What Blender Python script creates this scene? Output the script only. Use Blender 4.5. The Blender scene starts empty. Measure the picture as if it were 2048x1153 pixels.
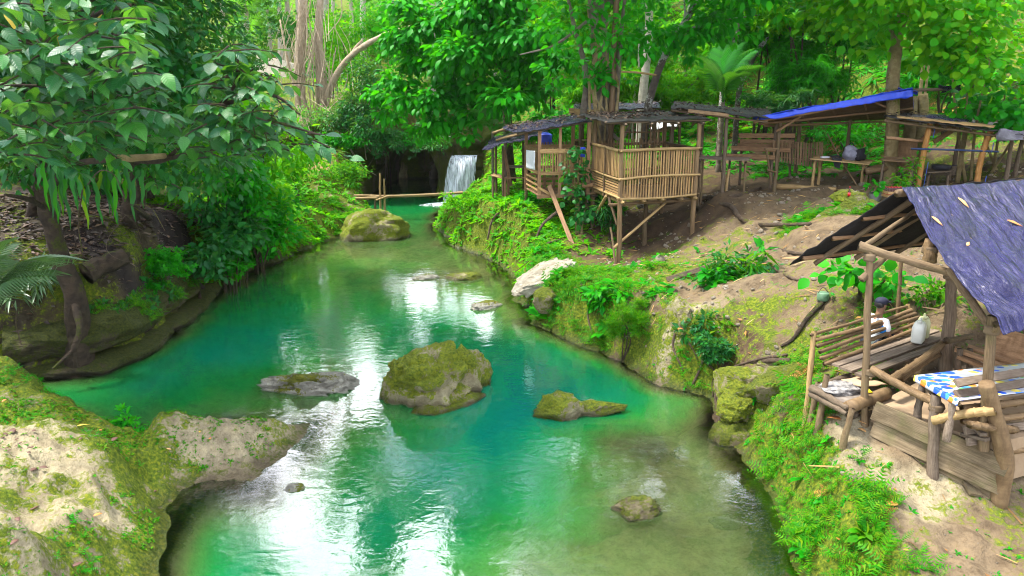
import bpy, math, random
import numpy as np
from mathutils import Vector, Matrix, Quaternion
random.seed(7)
RNG = np.random.default_rng(7)
SC = bpy.context.scene
COL = SC.collection
R = math.radians

# ---------------------------------------------------------------- camera, sky, sun, exposure
CAMZ, PITCH, LENS = 6.0, 15.0, 26.0
cam_d = bpy.data.cameras.new('camera'); cam = bpy.data.objects.new('camera', cam_d); COL.objects.link(cam)
cam.location = (0, 0, CAMZ); cam.rotation_euler = (R(90 - PITCH), 0, 0)
cam_d.lens = LENS; cam_d.sensor_width = 36; cam_d.clip_start = 0.05; cam_d.clip_end = 2000
SC.camera = cam

SUN_EL, SUN_AZ = 63.0, -80.0            # azimuth from +Y (into the picture), negative = to the west side
w = bpy.data.worlds.new('World'); SC.world = w; w.use_nodes = True
nt = w.node_tree; nt.nodes.clear()
sky = nt.nodes.new('ShaderNodeTexSky'); sky.sky_type = 'NISHITA'; sky.sun_disc = False
sky.sun_elevation = R(SUN_EL); sky.sun_rotation = R(SUN_AZ)
sky.air_density = 1.0; sky.dust_density = 2.0
tc = nt.nodes.new('ShaderNodeTexCoord')
nz = nt.nodes.new('ShaderNodeTexNoise'); nz.inputs['Scale'].default_value = 4.2; nz.inputs['Detail'].default_value = 5
nt.links.new(tc.outputs['Generated'], nz.inputs['Vector'])
cr = nt.nodes.new('ShaderNodeValToRGB')
cr.color_ramp.elements[0].position = 0.44; cr.color_ramp.elements[0].color = (6.0, 7.0, 10.4, 1)
cr.color_ramp.elements[1].position = 0.57; cr.color_ramp.elements[1].color = (36.0, 36.6, 38.5, 1)
nt.links.new(nz.outputs['Fac'], cr.inputs['Fac'])
mx = nt.nodes.new('ShaderNodeMixRGB'); mx.inputs['Fac'].default_value = 0.82      # bright broken overcast over the blue
nt.links.new(sky.outputs['Color'], mx.inputs['Color1']); nt.links.new(cr.outputs['Color'], mx.inputs['Color2'])
bg = nt.nodes.new('ShaderNodeBackground'); bg.inputs['Strength'].default_value = 0.055
out = nt.nodes.new('ShaderNodeOutputWorld')
nt.links.new(mx.outputs['Color'], bg.inputs['Color']); nt.links.new(bg.outputs['Background'], out.inputs['Surface'])

sd = bpy.data.lights.new('sun', 'SUN'); sd.energy = 3.2; sd.angle = R(9); sd.color = (1.0, 0.95, 0.86)
sun = bpy.data.objects.new('sun', sd); COL.objects.link(sun)
_az = R(SUN_AZ); _el = R(SUN_EL)
_to = Vector((math.sin(_az) * math.cos(_el), math.cos(_az) * math.cos(_el), math.sin(_el)))
sun.rotation_euler = _to.to_track_quat('Z', 'Y').to_euler(); sun.location = (0, 0, 60)
SC.view_settings.view_transform = 'Standard'; SC.view_settings.look = 'None'
SC.view_settings.exposure = 1.78; SC.view_settings.gamma = 1.0; SC.view_settings.use_curve_mapping = False
SC.cycles.max_bounces = 8; SC.cycles.diffuse_bounces = 4; SC.cycles.glossy_bounces = 3
SC.cycles.transparent_max_bounces = 12; SC.cycles.transmission_bounces = 4
SC.cycles.use_denoising = True; SC.cycles.filter_width = 1.05
SC.cycles.sample_clamp_indirect = 6.0

# ---------------------------------------------------------------- measuring: photo sight-line -> world point
F_PX = 2048 * LENS / 36.0
_cp, _sp = math.cos(R(PITCH)), math.sin(R(PITCH))
def ray(px, py):
    u = (px - 1024) / F_PX; v = -(py - 576.5) / F_PX
    return Vector((u, _cp + v * _sp, -_sp + v * _cp))
def PZ(px, py, z=0.0):
    r = ray(px, py); t = (z - CAMZ) / r.z
    return Vector((r.x * t, r.y * t, z))
def PD(px, py, d):
    r = ray(px, py); t = d / r.y
    return Vector((r.x * t, d, CAMZ + r.z * t))

# ---------------------------------------------------------------- value noise (numpy)
def _hash(ix, iy, iz, s):
    h = (ix.astype(np.int64) * 374761393 + iy.astype(np.int64) * 668265263 + iz.astype(np.int64) * 2147483647 + s * 974711) & 0xffffffff
    h = ((h ^ (h >> 13)) * 1274126177) & 0xffffffff
    h = (h ^ (h >> 16)) & 0xffff
    return h / 65535.0
def vnoise(p, s=0):
    p = np.asarray(p, float); i = np.floor(p).astype(np.int64); f = p - i; f = f * f * (3 - 2 * f)
    r = 0
    for dx in (0, 1):
        wx = f[:, 0] if dx else 1 - f[:, 0]
        for dy in (0, 1):
            wy = f[:, 1] if dy else 1 - f[:, 1]
            for dz in (0, 1):
                wz = f[:, 2] if dz else 1 - f[:, 2]
                r = r + wx * wy * wz * _hash(i[:, 0] + dx, i[:, 1] + dy, i[:, 2] + dz, s)
    return r * 2 - 1
def fbm(p, octv=4, s=0, gain=0.5):
    p = np.asarray(p, float); a, r, t = 1.0, 0, 0
    for k in range(octv):
        r = r + a * vnoise(p * (2.03 ** k) + 17.3 * k, s + k); t += a; a *= gain
    return r / t
def ridged(p, octv=4, s=0):
    p = np.asarray(p, float); a, r, t = 1.0, 0, 0
    for k in range(octv):
        r = r + a * (1 - np.abs(vnoise(p * (2.1 ** k) + 9.1 * k, s + k)) * 2); t += a; a *= 0.5
    return r / t
def sstep(a, b, x):
    t = np.clip((x - a) / (b - a), 0, 1); return t * t * (3 - 2 * t)

# ---------------------------------------------------------------- objects
def mesh_np(name, V, Fc, smooth=True):
    """V (n,3); Fc (m,3) or (m,4) int array, or a list of such arrays / of lists"""
    me = bpy.data.meshes.new(name)
    V = np.asarray(V, np.float32)
    if isinstance(Fc, np.ndarray): Fc = [Fc]
    if len(Fc) and not isinstance(Fc[0], np.ndarray):
        me.from_pydata([tuple(map(float, v)) for v in V], [], [tuple(int(i) for i in f) for f in Fc])
    else:
        nl = sum(f.size for f in Fc); nf = sum(len(f) for f in Fc)
        me.vertices.add(len(V)); me.vertices.foreach_set('co', V.ravel())
        me.loops.add(nl); me.polygons.add(nf)
        me.loops.foreach_set('vertex_index', np.concatenate([f.ravel() for f in Fc]).astype(np.int32))
        tot = np.concatenate([np.full(len(f), f.shape[1]) for f in Fc]).astype(np.int32)
        st = np.concatenate([[0], np.cumsum(tot)[:-1]]).astype(np.int32)
        me.polygons.foreach_set('loop_start', st)
        me.update(calc_edges=True)
    if smooth: me.polygons.foreach_set('use_smooth', np.ones(len(me.polygons), bool))
    me.update()
    return me
def attr(me, name, vals):
    a = me.attributes.new(name, 'FLOAT', 'POINT'); a.data.foreach_set('value', np.asarray(vals, np.float32))
def attr_col(me, name, rgb):
    a = me.attributes.new(name, 'FLOAT_COLOR', 'POINT')
    c = np.ones((len(rgb), 4), np.float32); c[:, :3] = rgb; a.data.foreach_set('color', c.ravel())
def link(name, me, mat=None, parent=None):
    o = bpy.data.objects.new(name, me); COL.objects.link(o)
    if mat is not None and me is not None and not me.materials: me.materials.append(mat)
    if parent is not None: o.parent = parent
    return o
def tag(o, label=None, cat=None, group=None, kind=None):
    if label: o['label'] = label
    if cat: o['category'] = cat
    if group: o['group'] = group
    if kind: o['kind'] = kind
    return o
def thing(name, label, cat, loc=(0, 0, 0), group=None):
    o = bpy.data.objects.new(name, None); COL.objects.link(o); o.location = loc; o.empty_display_size = 0.2
    return tag(o, label, cat, group)
def base_of(o):
    """world location of the thing an object belongs to (only things carry a location above a part)"""
    while o.parent is not None: o = o.parent
    return Vector(o.location)
def part(t, name, V, Fc, mat, smooth=True, label=None):
    """a part whose vertices are given in world coordinates"""
    V = np.asarray(V, float) - np.array(base_of(t))
    o = link(name, mesh_np(name, V, Fc, smooth), mat, t)
    if label: o['label'] = label
    return o

# unit bars along +Z from 0 to 1, radius 1: scaled to size when placed, so alike pieces share one mesh
_unit = {}
def unit_bar(kind, var):
    k = (kind, var)
    if k in _unit: return _unit[k]
    rr = np.random.default_rng(hash(kind) % 1000 if False else sum(map(ord, kind)) * 31 + var)
    V, Fc = [], []
    if kind in ('pole', 'bamboo'):
        n = 9
        if kind == 'pole':
            zs = np.linspace(0, 1, 7); rs = np.linspace(1.05, 0.86, 7) * (1 + rr.normal(0, .05, 7))
            off = np.cumsum(rr.normal(0, .22, (7, 2)), 0); off -= np.outer(zs, off[-1]) ; off -= off[0] * (1 - zs)[:, None]
        else:
            zs, rs = [0.0], [1.0]
            kn = 6 + var % 3
            for i in range(1, kn):
                c = i / kn
                zs += [c - .012, c, c + .012]; rs += [.96, 1.16, .97]
            zs.append(1.0); rs.append(.93); zs = np.array(zs); rs = np.array(rs)
            b = rr.normal(0, .6, 2); off = np.outer(np.sin(zs * math.pi), b)
        m = len(zs)
        for i in range(m):
            for j in range(n):
                a = 2 * math.pi * j / n
                q = rs[i] * (1 + (rr.normal(0, .03) if kind == 'pole' else 0))
                V.append((off[i, 0] + q * math.cos(a), off[i, 1] + q * math.sin(a), zs[i]))
        for i in range(m - 1):
            for j in range(n):
                Fc.append((i * n + j, i * n + (j + 1) % n, (i + 1) * n + (j + 1) % n, (i + 1) * n + j))
        Fc.append(tuple(range(n))[::-1]); Fc.append(tuple(range((m - 1) * n, m * n)))
    else:   # plank: half-width 1, half-thickness 1, slightly uneven edges
        m = 6; zs = np.linspace(0, 1, m)
        wv = 1 + rr.normal(0, .045, (m, 2)); bow = rr.normal(0, .35) * np.sin(zs * math.pi)
        for i in range(m):
            a, b = wv[i]
            for (x, y) in ((-a, -.8), (-a * .96, -1), (b * .96, -1), (b, -.8), (b, .8), (b * .96, 1), (-a * .96, 1), (-a, .8)):
                V.append((x, y + bow[i], zs[i]))
        for i in range(m - 1):
            for j in range(8):
                Fc.append((i * 8 + j, i * 8 + (j + 1) % 8, (i + 1) * 8 + (j + 1) % 8, (i + 1) * 8 + j))
        Fc.append(tuple(range(8))[::-1]); Fc.append(tuple(range((m - 1) * 8, m * 8)))
    me = mesh_np(kind, V, Fc, smooth=(kind != 'plank'))
    _unit[k] = me
    return me
_um = {}
def bar(t, name, p0, p1, r, mat, kind='pole', r2=None, face=None, var=None, label=None):
    """a pole / bamboo / plank from p0 to p1 (world). r half width; r2 half thickness; face = direction the broad side looks"""
    p0 = Vector(p0); p1 = Vector(p1); d = p1 - p0; L = d.length
    v = random.randrange(4) if var is None else var
    k = (kind, v, mat.name)
    if k not in _um:
        me = unit_bar(kind, v).copy(); me.materials.append(mat); _um[k] = me
    z = d.normalized()
    y = Vector(face) if face is not None else Vector((0.31, -0.83, 0.46))
    y = y - z * y.dot(z)
    if y.length < 1e-4: y = z.orthogonal()
    y.normalize(); x = y.cross(z)
    M = Matrix((x, y, z)).transposed().to_4x4()
    if kind != 'plank' and face is None:
        M = M @ Matrix.Rotation(random.random() * 6.28, 4, 'Z')
    o = bpy.data.objects.new(name, _um[k]); COL.objects.link(o)
    o.parent = t
    o.matrix_basis = Matrix.Translation(p0 - base_of(t)) @ M @ Matrix.Diagonal((r, r2 or r, L, 1))
    if label: o['label'] = label
    return o
def tube(path, radii, n=10, s=0, rough=0.0, scale=3.0, cap=True):
    P = np.array([tuple(p) for p in path], float)
    if np.isscalar(radii): radii = np.full(len(P), radii)
    m = len(P); T = np.gradient(P, axis=0); T /= np.linalg.norm(T, axis=1)[:, None] + 1e-9
    up = np.array([0.13, 0.2, 1.0]) if abs(T[0, 2]) < .9 else np.array([1.0, .1, 0])
    V = []
    for i in range(m):
        a = np.cross(up, T[i]); a /= np.linalg.norm(a) + 1e-9; b = np.cross(T[i], a)
        ang = np.arange(n) * 2 * math.pi / n
        V.append(P[i] + radii[i] * (np.cos(ang)[:, None] * a + np.sin(ang)[:, None] * b))
    V = np.concatenate(V)
    if rough:
        c = np.repeat(P, n, 0); q = fbm(V * scale, 3, s)
        V = c + (V - c) * (1 + rough * q)[:, None]
    Fc = [(i * n + j, i * n + (j + 1) % n, (i + 1) * n + (j + 1) % n, (i + 1) * n + j) for i in range(m - 1) for j in range(n)]
    if cap: Fc += [tuple(range(n))[::-1], tuple(range((m - 1) * n, m * n))]
    return V, Fc
def smooth_path(pts, k=6):
    P = np.array([tuple(p) for p in pts], float)
    if len(P) < 3: return np.array([P[0] + (P[1] - P[0]) * t for t in np.linspace(0, 1, k + 1)])
    Q = np.vstack([2 * P[0] - P[1], P, 2 * P[-1] - P[-2]]); o = []
    for i in range(1, len(Q) - 2):
        for t in np.linspace(0, 1, k, endpoint=False):
            a, b, c, d = Q[i - 1], Q[i], Q[i + 1], Q[i + 2]
            o.append(.5 * (2 * b + (c - a) * t + (2 * a - 5 * b + 4 * c - d) * t * t + (-a + 3 * b - 3 * c + d) * t ** 3))
    o.append(P[-1]); return np.array(o)
def merge(items):
    V, Fc, n = [], [], 0
    for v, f in items:
        V.append(np.asarray(v, float)); Fc += [tuple(i + n for i in q) for q in f]; n += len(v)
    return np.concatenate(V), Fc

# ---------------------------------------------------------------- materials
class NT:
    def __init__(s, name):
        s.m = bpy.data.materials.new(name); s.m.use_nodes = True; s.t = s.m.node_tree; s.t.nodes.clear()
        s.out = s.n('ShaderNodeOutputMaterial')
    def n(s, typ, **kw):
        x = s.t.nodes.new(typ)
        for k, v in kw.items(): setattr(x, k, v)
        return x
    def set(s, sock, v):
        if isinstance(v, bpy.types.NodeSocket): s.t.links.new(v, sock)
        else:
            try: sock.default_value = v
            except Exception: sock.default_value = (*v, 1)
    def coord(s, which='Object'): return s.n('ShaderNodeTexCoord').outputs[which]
    def pos(s): return s.n('ShaderNodeNewGeometry').outputs['Position']
    def mapping(s, vec, scale=(1, 1, 1), rot=(0, 0, 0), loc=(0, 0, 0)):
        x = s.n('ShaderNodeMapping'); s.set(x.inputs['Vector'], vec)
        x.inputs['Scale'].default_value = scale; x.inputs['Rotation'].default_value = rot; x.inputs['Location'].default_value = loc
        return x.outputs['Vector']
    def noise(s, vec, scale=5.0, detail=4.0, rough=0.55, dist=0.0):
        x = s.n('ShaderNodeTexNoise'); s.set(x.inputs['Vector'], vec); x.inputs['Scale'].default_value = scale
        x.inputs['Detail'].default_value = detail; x.inputs['Roughness'].default_value = rough; x.inputs['Distortion'].default_value = dist
        return x.outputs['Fac']
    def ramp(s, fac, stops, interp='LINEAR'):
        x = s.n('ShaderNodeValToRGB'); s.set(x.inputs['Fac'], fac); e = x.color_ramp.elements; x.color_ramp.interpolation = interp
        while len(e) < len(stops): e.new(0.5)
        for q, (p, c) in zip(e, stops):
            q.position = p; q.color = (*c, 1) if len(c) == 3 else c
        return x.outputs['Color']
    def rng(s, fac, a, b, c=0.0, d=1.0):
        x = s.n('ShaderNodeMapRange'); x.clamp = True; s.set(x.inputs[0], fac)
        for i, v in enumerate((a, b, c, d)): x.inputs[i + 1].default_value = v
        return x.outputs[0]
    def mix(s, f, a, b, blend='MIX'):
        x = s.n('ShaderNodeMixRGB', blend_type=blend); s.set(x.inputs[0], f); s.set(x.inputs[1], a); s.set(x.inputs[2], b); return x.outputs[0]
    def math(s, op, a, b=0.0, clamp=False):
        x = s.n('ShaderNodeMath', operation=op); x.use_clamp = clamp; s.set(x.inputs[0], a); s.set(x.inputs[1], b); return x.outputs[0]
    def attr(s, name, out='Fac'):
        x = s.n('ShaderNodeAttribute'); x.attribute_name = name; return x.outputs[out]
    def bump(s, h, strength=0.5, dist=0.02, normal=None):
        x = s.n('ShaderNodeBump'); s.set(x.inputs['Height'], h); x.inputs['Strength'].default_value = strength; x.inputs['Distance'].default_value = dist
        if normal is not None: s.set(x.inputs['Normal'], normal)
        return x.outputs['Normal']
    def bsdf(s, col, rough=0.8, spec=0.3, normal=None, **kw):
        x = s.n('ShaderNodeBsdfPrincipled'); s.set(x.inputs['Base Color'], col); s.set(x.inputs['Roughness'], rough)
        s.set(x.inputs['Specular IOR Level'], spec)
        if normal is not None: s.set(x.inputs['Normal'], normal)
        for k, v in kw.items(): s.set(x.inputs[k.replace('_', ' ')], v)
        return x.outputs['BSDF']
    def mixs(s, f, a, b):
        x = s.n('ShaderNodeMixShader'); s.set(x.inputs[0], f); s.set(x.inputs[1], a); s.set(x.inputs[2], b); return x.outputs[0]
    def done(s, sh):
        s.t.links.new(sh, s.out.inputs['Surface']); return s.m

def leaf_mat(name, cols, rough=0.42, transl=0.35, spec=0.5, tcol=(0.20, 0.42, 0.02), vein=False):
    k = NT(name)
    g = k.n('ShaderNodeNewGeometry'); oi = k.n('ShaderNodeObjectInfo')
    r = k.math('FRACT', k.math('ADD', g.outputs['Random Per Island'], oi.outputs['Random']))
    nn = len(cols)
    c = k.ramp(r, [((i + .5) / nn, q) for i, q in enumerate(cols)])
    big = k.noise(g.outputs['Position'], 0.55, 2.0)
    c = k.mix(k.rng(big, .35, .68, 0.0, 0.55), c, k.mix(1.0, c, (1.7, 1.35, 0.6), 'MULTIPLY'))
    nrm = None
    if vein:
        lv = k.n('ShaderNodeSeparateXYZ'); k.set(lv.inputs[0], k.attr('lv', 'Vector')); ay = k.math('ABSOLUTE', lv.outputs[1])
        ph = k.math('SUBTRACT', lv.outputs[0], k.math('MULTIPLY', ay, .9)); sv_ = k.math('POWER', k.math('ABSOLUTE', k.math('SINE', k.math('MULTIPLY', ph, 24.0))), 6.0)
        rib = k.rng(ay, .006, .02, 1, 0); vv_ = k.math('MAXIMUM', k.math('MULTIPLY', sv_, .45), rib)
        c = k.mix(k.math('MULTIPLY', vv_, .45), c, k.mix(1.0, c, (2.6, 1.9, 1.9), 'MULTIPLY'))
        sp = k.noise(g.outputs['Position'], 38, 3); c = k.mix(k.rng(sp, .66, .72, 0, .55), c, (.10, .065, .02))
        nrm = k.bump(k.math('SUBTRACT', 1.0, vv_), .5, .012)
    b = k.bsdf(c, rough, spec, nrm)
    t = k.n('ShaderNodeBsdfTranslucent'); k.set(t.inputs['Color'], k.mix(0.6, k.mix(1.0, c, (2.4, 2.2, 1.2), 'MULTIPLY'), tcol))
    return k.done(k.mixs(transl, b, t.outputs[0]))

def wood_mat(name, dark, light, rough=0.75, grain=26.0, moss=0.0):
    """grain runs along the bar (the bars are unit long, so object space is already stretched along them)"""
    k = NT(name); oi = k.n('ShaderNodeObjectInfo')
    v = k.n('ShaderNodeVectorMath', operation='ADD'); k.set(v.inputs[0], k.coord('Object'))
    off = k.n('ShaderNodeCombineXYZ'); k.set(off.inputs[0], k.math('MULTIPLY', oi.outputs['Random'], 71.0)); k.set(off.inputs[2], k.math('MULTIPLY', oi.outputs['Random'], 37.0))
    k.set(v.inputs[1], off.outputs[0])
    g = k.noise(k.mapping(v.outputs[0], (3.0, 3.0, 1.2)), 2.2, 6, .65, .6)
    blot = k.noise(k.mapping(v.outputs[0], (.8, .8, 6.0)), 1.4, 3)
    c = k.ramp(g, [(.28, dark), (.5, tuple((a + b) / 2 for a, b in zip(dark, light))), (.72, light)])
    c = k.mix(k.rng(blot, .42, .72, 0, .65), c, k.mix(1.0, c, (.48, .43, .38), 'MULTIPLY'))
    tone = k.rng(oi.outputs['Random'], 0, 1, .72, 1.25)
    c = k.mix(1.0, c, k.n('ShaderNodeCombineColor').outputs[0], 'MIX') if False else k.mix(1.0, c, tone, 'MULTIPLY')
    if moss:
        mz = k.noise(k.pos(), 3.5, 4)
        c = k.mix(k.rng(mz, .5, .7, 0, moss), c, (.07, .10, .015))
    return k.done(k.bsdf(c, rough, .25, k.bump(g, .5, .012)))

def rock_mat(name, base_a, base_b, moss_c=((.10, .13, .010), (.19, .19, .014)), amount=0.5, wet=True, bump=.11):
    k = NT(name); p = k.pos()
    g = k.n('ShaderNodeNewGeometry')
    n1 = k.noise(p, 1.1, 6, .6); n2 = k.noise(p, 5.5, 6, .65); n3 = k.noise(p, 22, 4, .6)
    c = k.ramp(n2, [(.3, base_a), (.62, base_b)])
    c = k.mix(k.rng(n3, .52, .7, 0, .5), c, k.mix(1.0, c, (.45, .42, .40), 'MULTIPLY'))
    up = k.n('ShaderNodeSeparateXYZ'); k.set(up.inputs[0], g.outputs['Normal'])
    mf = k.math('ADD', k.math('MULTIPLY', n1, 1.6), k.math('MULTIPLY', n2, .7))
    mf = k.math('ADD', mf, k.math('MULTIPLY', up.outputs[2], .12))
    mf = k.math('ADD', mf, k.math('MULTIPLY', k.math('SUBTRACT', n3, .5), .35)); mf = k.rng(mf, 1.46 - amount * .6, 1.56 - amount * .6, 0, 1)
    mc = k.mix(k.rng(n3, .35, .65), moss_c[0], moss_c[1])
    c = k.mix(mf, c, mc)
    rough = .85
    if wet:
        pz = k.n('ShaderNodeSeparateXYZ'); k.set(pz.inputs[0], p)
        wl = k.rng(k.math('ADD', pz.outputs[2], k.math('MULTIPLY', n2, .1)), .1, .24, 1.0, 0.0)
        c = k.mix(wl, c, k.mix(1.0, c, (.42, .42, .40), 'MULTIPLY'))
        rough = k.rng(wl, 0, 1, .85, .35)
    cr1 = k.math('ABSOLUTE', k.math('SUBTRACT', k.noise(k.mapping(p, (1, 1, 1.7)), 4.2, 8, .68, .9), .5)); cr2 = k.math('ABSOLUTE', k.math('SUBTRACT', k.noise(p, 12, 7, .7, .4), .5))
    h = k.math('ADD', k.math('MULTIPLY', k.math('POWER', cr1, .6), 1.3), k.math('ADD', k.math('MULTIPLY', k.math('POWER', cr2, .6), .6), k.math('MULTIPLY', n3, .25)))
    return k.done(k.bsdf(c, rough, .3, k.bump(h, 1.0, bump)))

# ================================================================ the ground: one sheet, river bed included
def W3(lst):
    o = []
    for e in lst:
        if len(e) == 4 and e[3] == 'd': o.append(tuple(PD(e[0], e[1], e[2])))
        elif len(e) == 4 and e[3] == 'w': o.append(tuple(e[:3]))
        else: o.append(tuple(PZ(*e)))
    return np.array(o)
RIGHT_SHORE = [(882, 420), (874, 450), (905, 485), (965, 512), (1010, 545), (1038, 585), (1062, 628), (1090, 655), (1135, 680), (1200, 706), (1262, 740),
               (1320, 768), (1375, 782), (1428, 796), (1436, 850), (1480, 895), (1520, 945), (1545, 1010), (1575, 1080), (1598, 1153)]
LEFT_SHORE = [(760, 432), (735, 470), (660, 478), (628, 492), (575, 512), (520, 535), (455, 572), (395, 612), (345, 660), (270, 712), (200, 742), (60, 760), (-140, 770),
              (-150, 740, 1.3), (0, 702, 1.3), (110, 748, 1.0), (190, 800, .8), (290, 845, .55), (340, 842, .4), (440, 806, .45), (545, 817, .4), (628, 836, .08),
              (606, 885, .0), (568, 918, 0), (505, 962, 0), (420, 962, 0), (368, 975, 0), (338, 1010, 0), (352, 1045, 0), (332, 1100, 0), (316, 1153, 0)]
rs = W3(RIGHT_SHORE)[:, :2]; ls = W3(LEFT_SHORE)[:, :2]
far_l = np.array([(-8.4, 38.5), (-8.6, 41), (-8.4, 52), (-4.6, 52), (-4.4, 42.6), (-3.9, 42.9), (-1.9, 42.6), (-1.8, 40.0)])
near = np.array([rs[-1] + (0.35, -1.5), rs[-1] + (0.4, -6), ls[-1] + (0.6, -6), ls[-1] + (0.1, -1.5)])
POLY = np.vstack([far_l, rs, near, ls[::-1]])
def sdist(x, y):
    p = np.stack([x, y], -1); dm = np.full(len(x), 1e9); ins = np.zeros(len(x), bool)
    for i in range(len(POLY)):
        a = POLY[i]; b = POLY[(i + 1) % len(POLY)]; e = b - a
        t = np.clip(((p - a) @ e) / (e @ e), 0, 1)
        q = p - a - t[:, None] * e
        dm = np.minimum(dm, (q * q).sum(1))
        c = ((a[1] > y) != (b[1] > y))
        if abs(b[1] - a[1]) > 1e-9:
            ins ^= c & (x < (b[0] - a[0]) * (y - a[1]) / (b[1] - a[1]) + a[0])
    d = np.sqrt(dm)
    return np.where(ins, -d, d)
def rbf(P, V):
    D = np.linalg.norm(P[:, None] - P[None], axis=2); n = len(P)
    A = np.zeros((n + 3, n + 3)); A[:n, :n] = D - np.eye(n) * .08; A[:n, n] = 1; A[:n, n + 1:] = P; A[n, :n] = 1; A[n + 1:, :n] = P.T
    wv = np.linalg.solve(A, np.concatenate([V, np.zeros((3,) + V.shape[1:])]))
    def f(x, y):
        q = np.stack([x, y], -1); o = np.empty((len(x),) + V.shape[1:])
        for i in range(0, len(x), 20000):
            k = q[i:i + 20000]; d = np.linalg.norm(k[:, None] - P[None], axis=2)
            o[i:i + 20000] = d @ wv[:n] + wv[n] + k @ wv[n + 1:]
        return o
    return f
LAND = W3([  # right bank
    (960, 388, 2.0), (905, 405, 1.7), (1000, 420, 2.0), (1050, 470, 1.5), (1090, 400, 2.1), (1330, 470, 1.55), (1240, 530, .85), (1310, 485, 1.4), (1385, 428, 2.05), (1200, 440, 1.7),
    (1440, 388, 2.8), (1545, 375, 2.85), (1640, 383, 2.9), (1700, 380, 2.95), (1620, 330, 3.1), (1500, 335, 3.1), (1830, 370, 3.2), (1950, 360, 3.3), (1760, 395, 3.0),
    (1600, 440, 2.6), (1500, 450, 2.35), (1440, 480, 1.9), (1660, 430, 3.05), (1720, 415, 3.15), (1560, 500, 2.4), (1600, 570, 2.35), (1680, 570, 2.4), (1900, 600, 2.5), (1760, 600, 2.35), (2040, 600, 2.6),
    (1680, 690, 1.75), (1640, 740, 1.45), (1800, 740, 1.72), (1880, 720, 1.72), (1780, 690, 1.75), (1950, 700, 1.75), (2040, 690, 1.8), (1738, 800, 1.72),
    (1640, 830, 1.35), (1565, 835, 1.0), (1545, 900, .8), (1700, 860, 1.35), (1770, 860, 1.3), (1850, 890, 1.15), (1750, 950, 1.08), (1640, 960, .95), (1900, 960, .98), (1995, 1010, .85),
    (1750, 1100, .75), (2000, 1120, .7), (1620, 1100, .55), (1660, 1150, .5), (2048, 1050, .85),
    (1180, 548, 1.4), (1120, 590, 1.0), (1240, 640, 1.2), (1340, 600, 1.6), (1300, 690, 1.0), (1390, 700, 1.2), (1480, 560, 1.8), (1420, 540, 1.6), (1460, 600, 1.75), (1450, 730, .75), (1560, 690, 1.35), (1530, 760, .8), (1480, 800, .55),
    # left bank
    (300, 560, 1.7), (230, 590, 1.75), (350, 430, 2.7), (400, 520, 1.7), (140, 590, 1.9), (60, 640, 1.6), (200, 450, 2.9), (460, 500, 1.5), (520, 450, 1.6), (560, 400, 1.7), (600, 400, 1.2), (640, 430, .7), (590, 470, .7),
    (700, 390, 1.2), (740, 415, .55), (640, 345, 2.2), (560, 330, 2.4), (690, 345, 2.0),
    (0, 720, 1.45), (100, 765, 1.15), (150, 810, 1.0), (0, 900, 1.0), (45, 875, .92), (70, 905, 1.12), (40, 835, 1.30), (90, 850, 1.25), (0, 930, 1.25), (0, 1100, 1.5), (200, 900, 1.05), (200, 1080, 1.0), (330, 890, .7), (290, 1000, .85), (310, 1080, .55), (450, 850, .52), (530, 860, .34), (590, 860, .18), (430, 920, .5), (520, 930, .15), (380, 940, .45)
]).tolist() + [  # world points: beyond the bends, hillsides, far slopes
    (-1.0, 38.5, 1.4), (-1.5, 40.5, 1.5), (-2.2, 37, .8), (-.2, 36, 1.9), (-1.2, 34, 1.5), (-9.5, 44, 4.2), (-6.5, 45, 4.7), (-3, 44.6, 4.0), (0, 42.5, 4.2), (-6, 55, 6.0), (2, 52, 7.5), (-12, 42, 3.0), (-13, 50, 5.0), (-18, 60, 6.5), (-10, 70, 9.5), (-24, 75, 9.0), (-20, 100, 14), (-50, 100, 18), (-5, 100, 18), (-40, 60, 9),
    (-14, 30, 2.6), (-18, 40, 3.6), (-25, 25, 6), (-14, 20, 3.6), (-30, 12, 7), (-12, 12, 2.6), (-9, 7, 1.8), (-7, 3, 1.9), (-15, 3, 3), (-70, 60, 20), (-70, 20, 16), (-90, 120, 26), (-30, 150, 26), (30, 150, 44), (100, 130, 60),
    (2, 36, 3.0), (6, 33, 3.2), (10, 34, 4.4), (4, 42, 5.5), (10, 44, 8.5), (16, 34, 8), (20, 36, 12), (14, 30, 4.2), (20, 27, 6.5), (24, 30, 10), (10, 28, 3.1), (14, 25, 3.3), (18, 22, 4.2), (24, 22, 8.5), (16, 52, 14), (30, 45, 20), (8, 62, 13), (5, 75, 14), (40, 30, 22), (50, 60, 34),
    (15, 16, 3.2), (12, 14, 2.8), (22, 15, 6), (11, 10, 2.0), (9, 7, 1.0), (8, 4, .9), (14, 6, 2.5), (30, 10, 12), (12, 2, 1.8), (40, 5, 16)]
LAND = np.array(LAND); f_land = rbf(LAND[:, :2], LAND[:, 2])
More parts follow.
